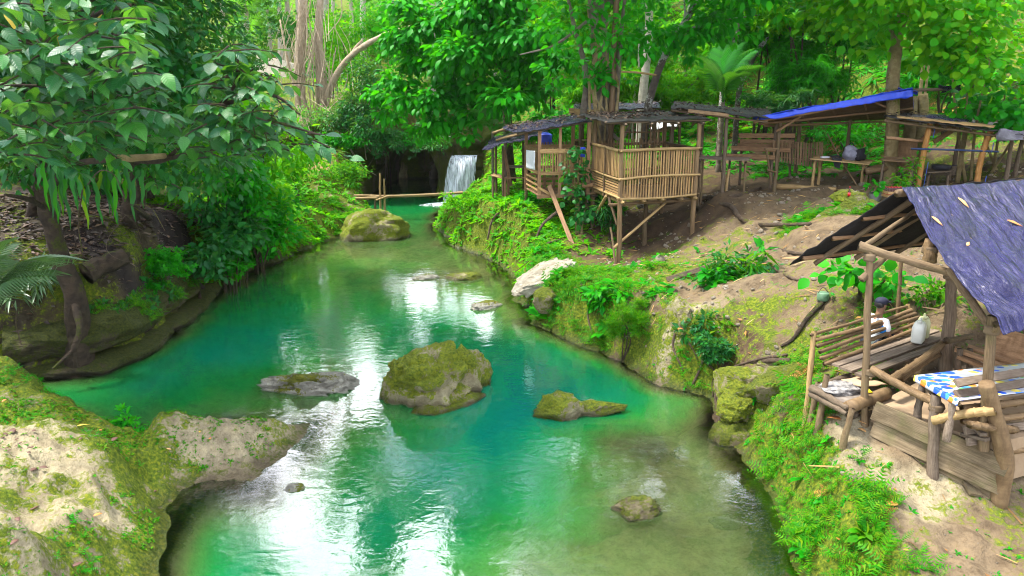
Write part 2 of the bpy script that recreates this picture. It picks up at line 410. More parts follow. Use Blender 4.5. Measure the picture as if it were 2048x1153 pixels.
BED = [(1300, 1000, .15), (1400, 950, .17), (1260, 890, .10), (1330, 900, .11), (1200, 880, .16), (1190, 1050, .30), (1150, 1110, .22), (1040, 1140, .16), (1550, 1050, .13), (1380, 855, .2), (1260, 1015, .10), (1480, 1060, .17), (1350, 1120, .18), (1440, 900, .2),
       (470, 1000, .05), (420, 1000, .04), (380, 1010, .05), (520, 985, .07), (560, 945, .10), (600, 900, .16), (545, 1010, .10), (640, 860, .35), (640, 960, .6), (440, 1090, .95), (380, 1100, .7), (520, 1120, 1.1), (500, 1050, .8), (600, 1080, 1.1),
       (800, 950, 1.2), (700, 1050, 1.2), (900, 1100, .95), (1000, 1000, 1.2), (1000, 900, 1.7), (1060, 830, 1.9), (1180, 790, 1.6), (1100, 720, 1.6), (1250, 800, 1.4), (950, 870, 1.9), (700, 700, 1.1), (450, 700, 1.7), (300, 770, 1.3), (200, 760, .8), (400, 640, .8),
       (640, 505, .12), (690, 505, .2), (750, 530, .5), (600, 530, .5), (850, 557, .16), (940, 555, .2), (1000, 580, .3), (980, 620, .35), (1030, 640, .3), (840, 420, .9), (870, 400, .9), (620, 760, .2), (560, 770, .5), (700, 810, .5), (900, 640, .9), (800, 620, .9), (560, 620, 1.1), (1100, 660, .6), (1180, 715, .8),
       (780, 840, .8), (850, 850, .9)]
_b = np.array([(*PZ(a, b)[:2], d) for a, b, d in BED] + [(-6, 46, .6), (-1, 2, 1), (3, 2, .4), (-3, 2, 1)])
f_bed = rbf(_b[:, :2], _b[:, 2])
_led = W3([(60, 900, 1.2)])[0]
def on_ledge(x, y):      # the pale limestone shelf on the near west shore
    return sstep(13.2, 12.0, y) * sstep(-1.9, -2.6, x)
def ground_z(x, y, fine=True):
    x = np.atleast_1d(np.asarray(x, float)); y = np.atleast_1d(np.asarray(y, float))
    P = np.stack([x, y, np.zeros_like(x)], -1)
    wob = np.clip(np.hypot(x, y) / 22, .35, 1)
    d = sdist(x, y) + (fbm(P * .9, 3, 5) * .40 + fbm(P * 3.1, 2, 8) * .16) * wob
    L = on_ledge(x, y)
    Wd = .75 + .25 * L * sstep(10.6, 9.6, y)
    up = f_land(x, y)
    far = sstep(18, 60, y)
    up = up + fbm(P * .35, 3, 11) * .9 * far
    if fine:
        up = up + fbm(P * 1.3, 4, 21) * .20 * (1 - .5 * L) + fbm(P * 5.0, 3, 23) * .05
        sk = np.stack([x * .62 + y * .78, (y * .62 - x * .78) * .45, P[:, 2]], -1)     # slanting strata in the limestone
        up = up + L * (np.clip(ridged(sk * 1.15, 3, 31), -.5, 1) * .34 - .12 + ridged(P * 3.2, 4, 37) * .085 + np.floor(fbm(sk * 1.7, 2, 39) * 5) * .03)
    if fine:
        gl_ = np.stack([x * .75 + y * .2, (y - x * .3) * 1.5, P[:, 2]], -1); up = up - np.clip(ridged(gl_ * .9, 3, 57) - .15, 0, 1) * .24 * (1 - L) * sstep(2.5, 4, x) * sstep(27, 24, y) * sstep(8.5, 11, y)
        up = up + (1 - L) * sstep(26, 20, y) * sstep(1.6, .2, d) * sstep(-1, 1, x) * (ridged(P * 1.9, 4, 51) * .16 + ridged(P * 4.5, 3, 53) * .06)
    bed = -np.clip(f_bed(x, y), .05, 2.2) - .0
    if fine: bed = bed + (fbm(P * 1.6, 4, 41) * .16 + np.clip(ridged(P * 2.0, 4, 43), 0, 1) * .17 - .07) * np.clip(-bed * 2.2, .35, 1)
    k = sstep(0, 1, np.clip(d / Wd, 0, 1)) ** .8
    z = np.where(d > 0, np.maximum(up, .1) * k, bed * sstep(0, .9, -d))
    return z
def gz(x, y): return float(ground_z([x], [y])[0])
def GP(px, py, guess_d):
    """where the sight-line through a photo point meets the ground, searched near a distance"""
    ds = np.linspace(max(guess_d - 5, 3), guess_d + 6, 120); r = ray(px, py)
    pts = np.array([tuple(PD(px, py, d)) for d in ds]); g = ground_z(pts[:, 0], pts[:, 1])
    below = np.where(pts[:, 2] < g)[0]
    i = below[0] if len(below) else int(np.argmin(np.abs(ds - guess_d)))
    return Vector((pts[i, 0], pts[i, 1], g[i]))

az = np.concatenate([np.linspace(-75, -41, 26), np.linspace(-40, 40, 380), np.linspace(41, 75, 26)]) * math.pi / 180
rr_ = np.exp(np.linspace(math.log(2.2), math.log(190), 540))
A, Rr = np.meshgrid(az, rr_); gx = (Rr * np.sin(A)).ravel(); gy = (Rr * np.cos(A)).ravel()
gzv = ground_z(gx, gy)
na, nr = len(az), len(rr_)
ii = np.arange(nr - 1)[:, None] * na + np.arange(na - 1)[None]
quads = np.stack([ii, ii + 1, ii + na + 1, ii + na], -1).reshape(-1, 4)
gme = mesh_np('ground', np.stack([gx, gy, gzv], -1), quads)
# soil kinds: what the ground is made of in each place
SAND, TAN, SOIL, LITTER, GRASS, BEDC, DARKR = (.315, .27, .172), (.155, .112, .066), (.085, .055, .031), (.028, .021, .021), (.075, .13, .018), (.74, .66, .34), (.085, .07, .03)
soil = [(x, y, c, m) for lst in (
    [(*PZ(a, b, z)[:2], c, m) for a, b, z, c, m in [
        (960, 400, 2, SOIL, .95), (920, 450, 1, SOIL, .95), (1050, 470, 1.5, SOIL, .75), (1090, 400, 2.1, SOIL, .6), (1330, 460, 1.6, SOIL, .05), (1240, 530, .8, SOIL, .2), (1400, 450, 2, SOIL, .1), (1500, 440, 2.4, TAN, .12), (1600, 400, 2.9, TAN, .0), (1650, 370, 2.9, TAN, .0), (1640, 480, 2.6, TAN, .05),
        (1500, 340, 3.1, SOIL, .1), (1830, 360, 3.2, SOIL, .2), (1950, 350, 3.2, SOIL, .3), (1690, 430, 3.0, SOIL, .85), (1600, 560, 2.3, TAN, .15), (1720, 590, 2.4, SOIL, .4), (1900, 600, 2.5, TAN, .25), (1950, 500, 2.7, TAN, .0), (1550, 620, 2.0, TAN, .2), (1480, 470, 2, TAN, .2), (1400, 520, 1.5, TAN, .35),
        (1850, 720, 1.7, TAN, .0), (1680, 700, 1.7, SOIL, .3), (1640, 800, 1.4, SOIL, .4), (1700, 870, 1.3, SAND, .05), (1780, 900, 1.2, TAN, .05), (1700, 960, 1, SAND, .25), (1850, 1000, .9, SAND, .12), (1960, 1060, .8, TAN, .1), (1850, 1100, .7, TAN, .25), (2040, 1100, .7, TAN, .15), (1560, 900, .9, SOIL, 1.), (1600, 1000, .8, SOIL, 1.), (1680, 1100, .6, SOIL, 1.), (1760, 1060, .8, SOIL, .8),
        (1150, 580, 1.2, SOIL, .95), (1100, 620, .6, SOIL, .9), (1230, 600, 1.5, TAN, .2), (1200, 660, .6, SOIL, .85), (1300, 600, 1.5, TAN, .4), (1290, 690, 1.0, SOIL, .8), (1320, 660, 1.2, SOIL, .75), (1362, 640, 1.3, SAND, .2), (1375, 690, 1.0, SAND, .35), (1340, 730, .8, SOIL, .75), (1395, 700, .9, SOIL, .7), (1440, 650, 1.5, SOIL, .5), (1460, 720, .8, SOIL, .3), (1480, 800, .4, SOIL, .2), (1550, 760, .9, SAND, .6), (1400, 590, 1.6, TAN, .2),
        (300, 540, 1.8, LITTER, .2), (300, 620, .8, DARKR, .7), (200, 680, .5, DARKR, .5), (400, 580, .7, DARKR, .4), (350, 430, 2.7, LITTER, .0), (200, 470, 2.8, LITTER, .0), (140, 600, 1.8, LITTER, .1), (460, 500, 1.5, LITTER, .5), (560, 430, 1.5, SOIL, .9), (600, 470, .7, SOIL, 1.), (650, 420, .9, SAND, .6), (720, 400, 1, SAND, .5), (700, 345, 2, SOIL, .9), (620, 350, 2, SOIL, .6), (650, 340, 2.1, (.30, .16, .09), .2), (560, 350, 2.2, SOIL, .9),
        (0, 720, 1.4, SAND, .75), (100, 765, 1.1, SAND, .75), (150, 830, 1, SAND, .6), (50, 900, 1.2, SAND, .2), (20, 980, 1.3, SAND, .3), (150, 960, 1.1, SAND, .15), (250, 900, 1, SAND, .6), (200, 1040, 1, SAND, .6), (60, 1100, 1.3, SAND, .35), (290, 1000, .8, SAND, .85), (270, 1100, .6, SAND, .8), (330, 890, .7, SAND, .6), (450, 850, .6, SAND, .3), (540, 860, .4, SAND, .35), (420, 910, .5, SAND, .3), (540, 920, .1, SAND, .3), (380, 930, .5, SAND, .7)]],
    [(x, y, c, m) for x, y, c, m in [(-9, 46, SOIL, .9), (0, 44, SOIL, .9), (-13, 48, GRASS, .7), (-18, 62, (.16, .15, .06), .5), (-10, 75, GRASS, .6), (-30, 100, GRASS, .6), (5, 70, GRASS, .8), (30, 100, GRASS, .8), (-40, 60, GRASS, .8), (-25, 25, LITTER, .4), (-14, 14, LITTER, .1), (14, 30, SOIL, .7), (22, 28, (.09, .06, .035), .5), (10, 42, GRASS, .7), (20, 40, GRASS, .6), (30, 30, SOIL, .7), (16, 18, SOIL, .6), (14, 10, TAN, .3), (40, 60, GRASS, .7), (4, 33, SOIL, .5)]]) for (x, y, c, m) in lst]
SP = np.array([(s[0], s[1]) for s in soil]); SV = np.array([(*s[2], s[3]) for s in soil])
def soil_at(x, y):
    o = np.empty((len(x), 4)); q = np.stack([x, y], -1)
    j = np.stack([fbm(np.stack([x, y, x * 0], -1) * .9, 3, 61), fbm(np.stack([x, y, x * 0 + 5], -1) * .9, 3, 62)], -1)
    q = q + j * np.clip(y / 20, .2, 1.0)[:, None]
    for i in range(0, len(x), 20000):
        d = ((q[i:i + 20000, None] - SP[None]) ** 2).sum(2) + .02
        wv = d ** -2.2; o[i:i + 20000] = (wv / wv.sum(1)[:, None]) @ SV
    return o
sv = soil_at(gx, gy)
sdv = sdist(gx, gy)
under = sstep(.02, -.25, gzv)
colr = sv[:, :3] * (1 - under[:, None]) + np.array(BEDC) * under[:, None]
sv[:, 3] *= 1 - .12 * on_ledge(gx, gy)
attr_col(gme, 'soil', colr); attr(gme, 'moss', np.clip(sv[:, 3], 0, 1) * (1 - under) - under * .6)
k = NT('ground'); p = k.pos()
base = k.attr('soil', 'Color')
n1 = k.noise(p, .9, 5); n2 = k.noise(p, 4.2, 6, .62); n3 = k.noise(p, 19, 5, .6); n4 = k.noise(p, 70, 3)
c = k.mix(1.0, base, k.ramp(n2, [(.28, (.52, .50, .48)), (.5, (.95, .95, .95)), (.72, (1.22, 1.2, 1.12))]), 'MULTIPLY')
c = k.mix(k.rng(n3, .5, .72, 0, .55), c, k.mix(1.0, c, (.50, .44, .38), 'MULTIPLY'))
nW = k.noise(p, .55, 6, .7); c = k.mix(k.rng(nW, .46, .62, 0, .6), c, k.mix(1.0, c, (.50, .46, .43), 'MULTIPLY'))
c = k.mix(k.rng(n4, .58, .7, 0, .4), c, k.mix(1.0, c, (1.3, 1.25, 1.1), 'MULTIPLY'))
mo = k.attr('moss')
mf = k.math('ADD', k.math('MULTIPLY', mo, 1.15), k.math('SUBTRACT', k.math('MULTIPLY', k.math('ADD', k.math('MULTIPLY', n2, .6), k.math('MULTIPLY', n1, .6)), 2.0), 1.42))
mf = k.math('ADD', mf, k.math('MULTIPLY', k.math('SUBTRACT', n3, .5), .7))
mf = k.rng(mf, .08, .26)
mc = k.ramp(n3, [(.3, (.022, .045, .003)), (.5, (.07, .105, .005)), (.7, (.17, .18, .010))])
c = k.mix(mf, c, mc)
z = k.n('ShaderNodeSeparateXYZ'); k.set(z.inputs[0], p)
wet = k.math('MULTIPLY', k.rng(k.math('ADD', z.outputs[2], k.math('MULTIPLY', n2, .12)), .08, .26, 1, 0), k.rng(z.outputs[2], -.03, .0, 0, 1))
c = k.mix(wet, c, k.mix(1.0, c, (.45, .42, .40), 'MULTIPLY'))
h = k.math('ADD', k.math('MULTIPLY', n2, .7), k.math('ADD', k.math('MULTIPLY', n3, .35), k.math('MULTIPLY', n4, .12)))
gmat = k.done(k.bsdf(c, k.rng(wet, 0, 1, .9, .4), .2, k.bump(h, .9, .10)))
ground = link('ground', gme, gmat); tag(ground, 'river bank, sandy path, bed and wooded hillsides in one sheet', kind='structure')

# ================================================================ water
wx0 = np.concatenate([np.linspace(-62, 62, 300)]) * math.pi / 180
wr0 = np.exp(np.linspace(math.log(1.5), math.log(60), 330))
A, Rr = np.meshgrid(wx0, wr0); x = (Rr * np.sin(A)).ravel(); y = (Rr * np.cos(A)).ravel()
gd = ground_z(x, y)
na, nr = len(wx0), len(wr0)
ii = np.arange(nr - 1)[:, None] * na + np.arange(na - 1)[None]
quads = np.stack([ii, ii + 1, ii + na + 1, ii + na], -1).reshape(-1, 4)
keep = (gd[quads].min(1) < .10) & (np.abs(x[quads]).max(1) < 16) 
quads = quads[keep]; used = np.unique(quads); rem = np.full(len(x), -1); rem[used] = np.arange(len(used))
wme = mesh_np('water', np.stack([x, y, np.zeros_like(x)], -1)[used], rem[quads])
attr(wme, 'depth', np.clip(-gd[used], 0, 3))
k = NT('river_water'); p = k.pos()
dp = k.attr('depth')
k1 = k.noise(k.mapping(p, (1.0, 1.4, 1)), 2.6, 3, .5, .6); k2 = k.noise(p, 9.0, 3, .55, .4); k3 = k.noise(k.mapping(p, (.35, .35, 1)), 1.0, 2)
k4 = k.noise(k.mapping(p, (1, 1.8, 1)), 20.0, 3, .6, .8)
hgt = k.math('ADD', k.math('MULTIPLY', k1, .85), k.math('ADD', k.math('MULTIPLY', k2, .26), k.math('MULTIPLY', k.math('MULTIPLY', k4, k.rng(k3, .42, .62, 0, 1)), .10)))
calm = k.rng(k3, .35, .65, .45, 1.0)
nrm = k.bump(k.math('MULTIPLY', hgt, calm), .085, .10)
turb = k.math('SUBTRACT', 1.0, k.math('POWER', 2.718, k.math('MULTIPLY', dp, -1.6)))
turb = k.rng(turb, .04, 1, .0, 1.0)
body = k.ramp(k.math('ADD', k.math('MULTIPLY', dp, .42), k.math('MULTIPLY', k3, .12)), [(.06, (.20, .25, .085)), (.22, (.06, .20, .042)), (.42, (.008, .175, .036)), (.70, (.001, .160, .080)), (1.0, (.0, .120, .110))])
dif = k.n('ShaderNodeBsdfDiffuse'); k.set(dif.inputs['Color'], body)
tr = k.n('ShaderNodeBsdfTransparent'); k.set(tr.inputs['Color'], k.ramp(dp, [(0, (1, 1, 1)), (.18, (1, 1, .93)), (.6, (.82, .95, .58)), (1, (.3, .75, .35))]))
inn = k.mixs(turb, tr.outputs[0], dif.outputs[0])
gl = k.n('ShaderNodeBsdfGlossy'); gl.inputs['Roughness'].default_value = .012; k.set(gl.inputs['Normal'], nrm)
fr = k.n('ShaderNodeFresnel'); fr.inputs['IOR'].default_value = 2.6; k.set(fr.inputs['Normal'], nrm)
water = link('water', wme, k.done(k.mixs(fr.outputs[0], inn, gl.outputs[0]))); tag(water, 'milky emerald river water', kind='structure')

# ================================================================ rocks
M_LIME = rock_mat('limestone', (.24, .20, .10), (.50, .44, .27), moss_c=((.085, .14, .005), (.26, .29, .012)), amount=.62)
M_LIME_BARE = rock_mat('bare_limestone', (.32, .27, .18), (.58, .53, .43), amount=.22)
M_LIME_GREY = rock_mat('wet_grey_limestone', (.20, .19, .15), (.46, .44, .36), amount=.25, wet=False)
M_REEF = rock_mat('sunken_limestone', (.34, .30, .14), (.66, .60, .34), amount=.12, wet=False)
M_LIME_MOSS = rock_mat('mossy_limestone', (.20, .165, .09), (.40, .34, .21), moss_c=((.06, .10, .005), (.19, .22, .012)), amount=.62)
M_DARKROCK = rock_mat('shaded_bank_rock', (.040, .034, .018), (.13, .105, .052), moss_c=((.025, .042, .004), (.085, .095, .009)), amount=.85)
_ico = {}
def ico(sub):
    if sub not in _ico:
        import bmesh
        b = bmesh.new(); bmesh.ops.create_icosphere(b, subdivisions=sub, radius=1)
        b.verts.ensure_lookup_table(); _ico[sub] = (np.array([tuple(v.co) for v in b.verts]), np.array([[v.index for v in f.verts] for f in b.faces]))
        b.free()
    return _ico[sub]
def unit_(a): return a / (np.linalg.norm(a, axis=1)[:, None] + 1e-9)
def rock_shape(c, dims, seed, rot=0.0, sub=4, amp=.28, freq=1.6, tilt=0.0, ridge=.18):
    V, Fc = ico(sub); V = V.copy()
    V = np.sign(V) * np.abs(V) ** .85
    n = V * freq + seed * 7.7
    q = 1 + amp * fbm(n, 4, seed) + ridge * (ridged(n * 1.5, 3, seed + 3) - .3)
    rs_ = np.random.default_rng(seed); pl_ = unit_(rs_.normal(size=(9, 3))); of_ = rs_.uniform(.72, 1.0, 9)       # broken faces
    V = V * q[:, None]
    for pn, po in zip(pl_, of_):
        ex = np.clip(V @ pn - po, 0, None); V = V - (ex * .85)[:, None] * pn
    V = V * np.array(dims)
    fl_ = fbm(np.stack([V[:, 0] * 2.2, V[:, 1] * 2.2, V[:, 2] * 7.5], -1) / max(.5, min(dims[0], 1.2)) + seed, 4, seed + 5)     # bedding
    sc_ = min(dims) ** .5
    V = V + unit_(V) * (fl_ * .16 * sc_ + ridged(V * 4.5 + seed, 5, seed + 9) * .085 * sc_ + fbm(V * 14, 2, seed + 2) * .018)[:, None]
    ct, st = math.cos(tilt), math.sin(tilt)
    V = np.stack([V[:, 0] * ct - V[:, 2] * st, V[:, 1], V[:, 0] * st + V[:, 2] * ct], -1)
    cr_, sr = math.cos(rot), math.sin(rot)
    V = np.stack([V[:, 0] * cr_ - V[:, 1] * sr, V[:, 0] * sr + V[:, 1] * cr_, V[:, 2]], -1)
    return V + np.array(tuple(c)), Fc
def rock(label, c, dims, seed, mat, rot=0.0, group=None, name='boulder', cat='rock', **kw):
    kw['sub'] = max(kw.get('sub', 4), 5 if max(dims) > .3 else 4)
    o = thing(name, label, cat, tuple(c), group) if False else None
    V, Fc = rock_shape((0, 0, 0), dims, seed, rot, **kw)
    o = link(name, mesh_np(name, V, Fc), mat); o.location = tuple(c)
    return tag(o, label, cat, group)
# the big boulder in mid-stream: three joined masses
b0 = PZ(858, 815)
Vs = [rock_shape(b0 + Vector((-.05, .55, .22)), (.76, .74, .74), 3, .3, 6, .34, 1.5, .15), rock_shape(b0 + Vector((-.56, .55, .10)), (.42, .50, .62), 8, .1, 4), rock_shape(b0 + Vector((.52, .95, .25)), (.42, .40, .60), 5, .5, 4), rock_shape(b0 + Vector((.86, 1.25, .20)), (.28, .28, .52), 6, 0, 4), rock_shape(b0 + Vector((.35, .25, -.05)), (.75, .5, .22), 7, .6, 4)]
V, Fc = [], []; n = 0
for v, f in Vs: V.append(v); Fc.append(f + n); n += len(v)
o = link('boulder', mesh_np('boulder', np.concatenate(V) - np.array(tuple(b0)), np.concatenate(Fc)), M_LIME); o.location = b0
tag(o, 'largest mossy boulder standing in the middle of the emerald water', 'rock')
p = PZ(625, 775); rock('low flat grey wet slab of rock beside the big mossy boulder', (p.x, p.y + .15, -.09), (.96, .62, .30), 12, M_LIME_GREY, .15, amp=.55, ridge=.5, freq=2.4)
p = PZ(735, 482); rock('pale flat-topped boulder below the bamboo bridge', (p.x + .05, p.y + 1.0, .25), (1.45, 1.1, .95), 14, M_LIME, .2, amp=.2)
p = PZ(1120, 838); V1 = rock_shape((0, .2, .08), (.40, .34, .30), 21, .2, 5); V2 = rock_shape((.50, .28, .05), (.72, .20, .15), 22, .12, 5, tilt=.07)
o = link('boulder', mesh_np('boulder', np.concatenate([V1[0], V2[0]]), np.concatenate([V1[1], V2[1] + len(V1[0])])), M_LIME); o.location = p
tag(o, 'mossy rock with a long log-like tail rising from deep water', 'rock')
for (px, py, dm, sd_, mt, lb) in [
        (850, 556, (.42, .26, .12), 31, M_LIME_GREY, 'smaller pale rock barely above the shallow water, west of its twin'),
        (932, 556, (.62, .34, .17), 32, M_LIME, 'pale wedge of rock in the shallows ending in a dark stub'),
        (972, 614, (.45, .3, .16), 33, M_LIME_GREY, 'cluster-like dark rock near the white slab of the east bank'),
        (815, 535, (.6, .4, .12), 34, M_REEF, 'rock just awash upstream of the pale shallow rocks'),
        (1462, 872, (.42, .36, .26), 35, M_LIME_MOSS, 'round mossy rock at the water edge below the ash tray'),
        (1275, 1018, (.34, .26, .13), 36, M_LIME_MOSS, 'small mossy hump breaking the shallow yellow water'),
        (1215, 1025, (.62, .34, .12), 37, M_REEF, 'flat brown stone awash beside the mossy hump'),
        (1030, 1140, (.5, .3, .13), 38, M_REEF, 'rough stone shoal at the near edge of the shallows'),
        (1455, 1030, (.22, .18, .10), 39, M_REEF, 'dark sunken stone in the shallows by the fern bank'),
        (1270, 900, (1.25, .62, .16), 41, M_REEF, 'broad pale sunken reef behind the shallows'),
        (590, 975, (.16, .12, .05), 40, M_LIME_GREY, 'little rounded stone at the lip of the wet shelf')]:
    p = PZ(px, py); rock(lb, (p.x, p.y, -.02 if mt is not M_REEF else -dm[2] * 1.42), dm, sd_, mt, random.random(), sub=4)
# east bank stones
for (px, py, d, dm, sd_, mt, lb) in [
        (1085, 556, 20.3, (.95, .8, .24), 51, M_LIME_BARE, 'bare white limestone slab below the tree huts'),
        (1500, 775, 12.9, (.75, .55, .40), 52, M_LIME, 'pale blocky rock under the creeping roots'),
        (1472, 815, 12.35, (.32, .30, .24), 53, M_LIME, 'bright bare rock face at the foot of the roots'),
        (1580, 765, 12.4, (.72, .55, .36), 54, M_LIME_MOSS, 'moss covered rock ledge beside the bench post'),
        (1580, 715, 13.3, (.6, .45, .30), 55, M_LIME_MOSS, 'flat mossy rock uphill of the root tangle'),
        (1358, 650, 15.1, (.24, .35, .62), 56, M_LIME, 'pale rock rib running down the mossy east bank'),
        (1680, 440, 18.3, (.55, .4, .30), 59, M_LIME_MOSS, 'mossy rock heap behind the fore hut roof'),
        (1720, 420, 18.2, (.55, .4, .34), 60, M_LIME_MOSS, 'second mossy rock heap, nearer the flower pots'),
        (1698, 398, 19.0, (.5, .35, .22), 61, M_LIME, 'tan rock carrying the red bottle'),
        (1090, 600, 18.6, (.3, .3, .3), 62, M_LIME_MOSS, 'mossy knob at the foot of the white slab')]:
    p = PD(px, py, d); rock(lb, p, dm, sd_, mt, .2, sub=4, tilt=.42 if sd_ == 51 else 0)
# west bank: the undercut rock wall and the slab below it
wp = smooth_path([Vector((*PZ(a, c)[:2], 0)) for a, c in ((20, 765), (110, 752), (200, 735), (275, 700), (335, 655), (385, 612), (440, 578), (495, 545), (545, 522))], 24)
seg = np.linalg.norm(np.diff(wp, axis=0), axis=1); S_ = np.concatenate([[0], np.cumsum(seg)]); ns = 230; sq = np.linspace(0, S_[-1], ns); wp = np.stack([np.interp(sq, S_, wp[:, i]) for i in range(3)], -1)
tg = np.gradient(wp, axis=0); tg /= np.linalg.norm(tg, axis=1)[:, None]; onr = np.stack([tg[:, 1], -tg[:, 0]], -1)      # towards the water
prof = [(-1.5, 2.0), (-.95, 1.92), (-.45, 1.78), (-.1, 1.55), (.10, 1.28), (.18, .98), (.14, .74), (-.02, .60), (-.40, .52), (-.42, .46), (.02, .42), (.28, .36), (.36, .22), (.30, .06), (.12, -.2), (-.2, -.7)]
pr = np.array(prof); tq = np.linspace(0, len(pr) - 1, 74); pr = np.stack([np.interp(tq, np.arange(len(pr)), pr[:, i]) for i in range(2)], -1); nt_ = len(pr)
hh = (.80 + .28 * fbm(np.stack([sq * .35, sq * 0, sq * 0], -1), 3, 301)) * (1 - .45 * sstep(.62, 1.0, sq / sq[-1])); tilt_ = np.interp(sq / sq[-1], [0, .35, .7, 1], [-.05, -.10, .22, .35])
V = np.zeros((ns, nt_, 3)); out_ = pr[None, :, 0] + .35 * fbm(np.stack([sq * .5, sq * 0 + 3, sq * 0], -1), 3, 303)[:, None]
zz_ = np.where(pr[None, :, 1] > 0, pr[None, :, 1] * hh[:, None] + (pr[None, :, 1] > .3) * tilt_[:, None] * .6, pr[None, :, 1])
V[:, :, :2] = wp[:, None, :2] + onr[:, None] * out_[:, :, None]; V[:, :, 2] = zz_
Vf = V.reshape(-1, 3); st_ = np.stack([Vf[:, 0] * .8, Vf[:, 1] * .8, Vf[:, 2] * 4.5 + Vf[:, 0] * .5], -1)
dsp = fbm(st_, 4, 305) * .16 + ridged(Vf * 1.6, 4, 307) * .16 + fbm(Vf * 7, 3, 309) * .035
Vf[:, :2] += np.repeat(onr, nt_, 0) * dsp[:, None]; Vf[:, 2] += fbm(Vf * 1.4 + 9, 3, 311) * .07
WALL = Vf.reshape(ns, nt_, 3)
ii = np.arange(ns - 1)[:, None] * nt_ + np.arange(nt_ - 1)[None]
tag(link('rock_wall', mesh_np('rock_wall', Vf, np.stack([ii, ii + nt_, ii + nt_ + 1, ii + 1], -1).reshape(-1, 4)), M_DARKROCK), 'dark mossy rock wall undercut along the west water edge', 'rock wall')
p = PD(655, 345, 41.0)
# ================================================================ the cliff with the cave behind the fall
nx, nzv = 150, 90
cx_ = np.linspace(-12.5, 1.0, nx); cz_ = np.linspace(-1.2, 4.5, nzv); X, Z = np.meshgrid(cx_, cz_); X = X.ravel(); Z = Z.ravel()
hole = sstep(1.15, .75, np.sqrt(((X + 6.35) / 2.0) ** 2 + ((Z + .2) / 3.5) ** 2))
slot = sstep(1.1, .6, np.sqrt(((X + 9.2) / 1.9) ** 2 + ((Z - 1.75) / .8) ** 2)) * .55
Pn = np.stack([X, Z, X * 0], -1)
Y = 42.6 + .25 * np.abs(X + 4) * .4 - .9 * sstep(2.6, 3.6, Z) + fbm(Pn * .7, 4, 81) * .8 + ridged(Pn * 1.6, 3, 83) * .22 + np.maximum(hole, slot) * 9 - 1.5 * sstep(-4.6, -3.2, X) * sstep(3.2, .2, Z) * sstep(1.5, -1.0, X)
Y = Y - 2.0 * sstep(-9.5, -13, X)
ii = np.arange(nzv - 1)[:, None] * nx + np.arange(nx - 1)[None]
quads = np.stack([ii, ii + 1, ii + nx + 1, ii + nx], -1).reshape(-1, 4)
M_CLIFF = rock_mat('cliff_rock', (.10, .075, .04), (.24, .18, .09), moss_c=((.05, .075, .008), (.13, .13, .012)), amount=.8, wet=False)
# the cap runs back into the hill so the cliff has depth
Z = np.where(Z > 3.2, 3.2 + (Z - 3.2) * (.35 + .65 * sstep(-12.5, -9.5, X) * sstep(1.0, -1.5, X)) + fbm(np.stack([X * .8, X * 0, X * 0], -1), 3, 87) * .5 * (Z - 3.2), Z)
cap = [(x_, 42.0 + 6, 3.4) for x_ in cx_]; V = np.concatenate([np.stack([X, Y, Z], -1), np.array(cap)])
t0 = (nzv - 1) * nx; q2 = np.array([(t0 + i, t0 + i + 1, len(X) + i + 1, len(X) + i) for i in range(nx - 1)])
tag(link('cliff', mesh_np('cliff', V, np.concatenate([quads, q2])), M_CLIFF), 'overgrown rock cliff with a dark cave mouth', kind='structure')
# waterfall: sheets of falling water
k = NT('falling_water'); p = k.coord('UV') ; pp = k.pos()
st = k.noise(k.mapping(pp, (9.0, 3.0, .55)), 1.6, 5, .65)
sh = k.mixs(k.rng(st, .34, .58), k.n('ShaderNodeBsdfTransparent').outputs[0], k.bsdf((.55, .60, .68), .35, .5))
M_FALL = k.done(sh)
top = PD(928, 312, 41.2); botp = PD(910, 400, 40.4)
parts_ = []
for j in range(4):
    nu, nv = 14, 22; V = []
    for b in range(nv):
        t = b / (nv - 1)
        for a in range(nu):
            s = a / (nu - 1) - .5
            wd = (1.35 + .35 * t - j * .12)
            xx = top.x + s * wd + (-.35 * t) + .05 * math.sin(a * 2.1 + j)
            out_ = .15 + 1.15 * (1 - (1 - t) ** 2) * (1 - .55 * abs(s)) + j * .07
            zz = top.z * (1 - t ** 1.7) + .0 - .05 * t
            yy = 41.75 - out_ + .06 * math.sin(a * 3.3 + b * .4 + j)
            V.append((xx, yy, zz))
    Fc = [(b * nu + a, b * nu + a + 1, (b + 1) * nu + a + 1, (b + 1) * nu + a) for b in range(nv - 1) for a in range(nu - 1)]
    parts_.append((V, Fc))
V, Fc = merge(parts_)
tag(link('waterfall', mesh_np('waterfall', V, Fc), M_FALL), 'small white waterfall pouring into the pool by the cave', kind='structure')
# churned white water where it lands
V, Fc = rock_shape((0, 0, 0), (1.5, 1.0, .12), 91, 0, 4, amp=.4)
k = NT('foam'); nf = k.noise(k.pos(), 7, 4)
M_FOAM = k.done(k.mixs(k.rng(nf, .40, .62, .15, .9), k.n('ShaderNodeBsdfTransparent').outputs[0], k.bsdf((.85, .9, .93), .5, .4)))
o = link('foam', mesh_np('foam', V, Fc), M_FOAM); o.location = (top.x - .55, 40.1, -.02); tag(o, 'churned white foam under the fall', kind='structure')

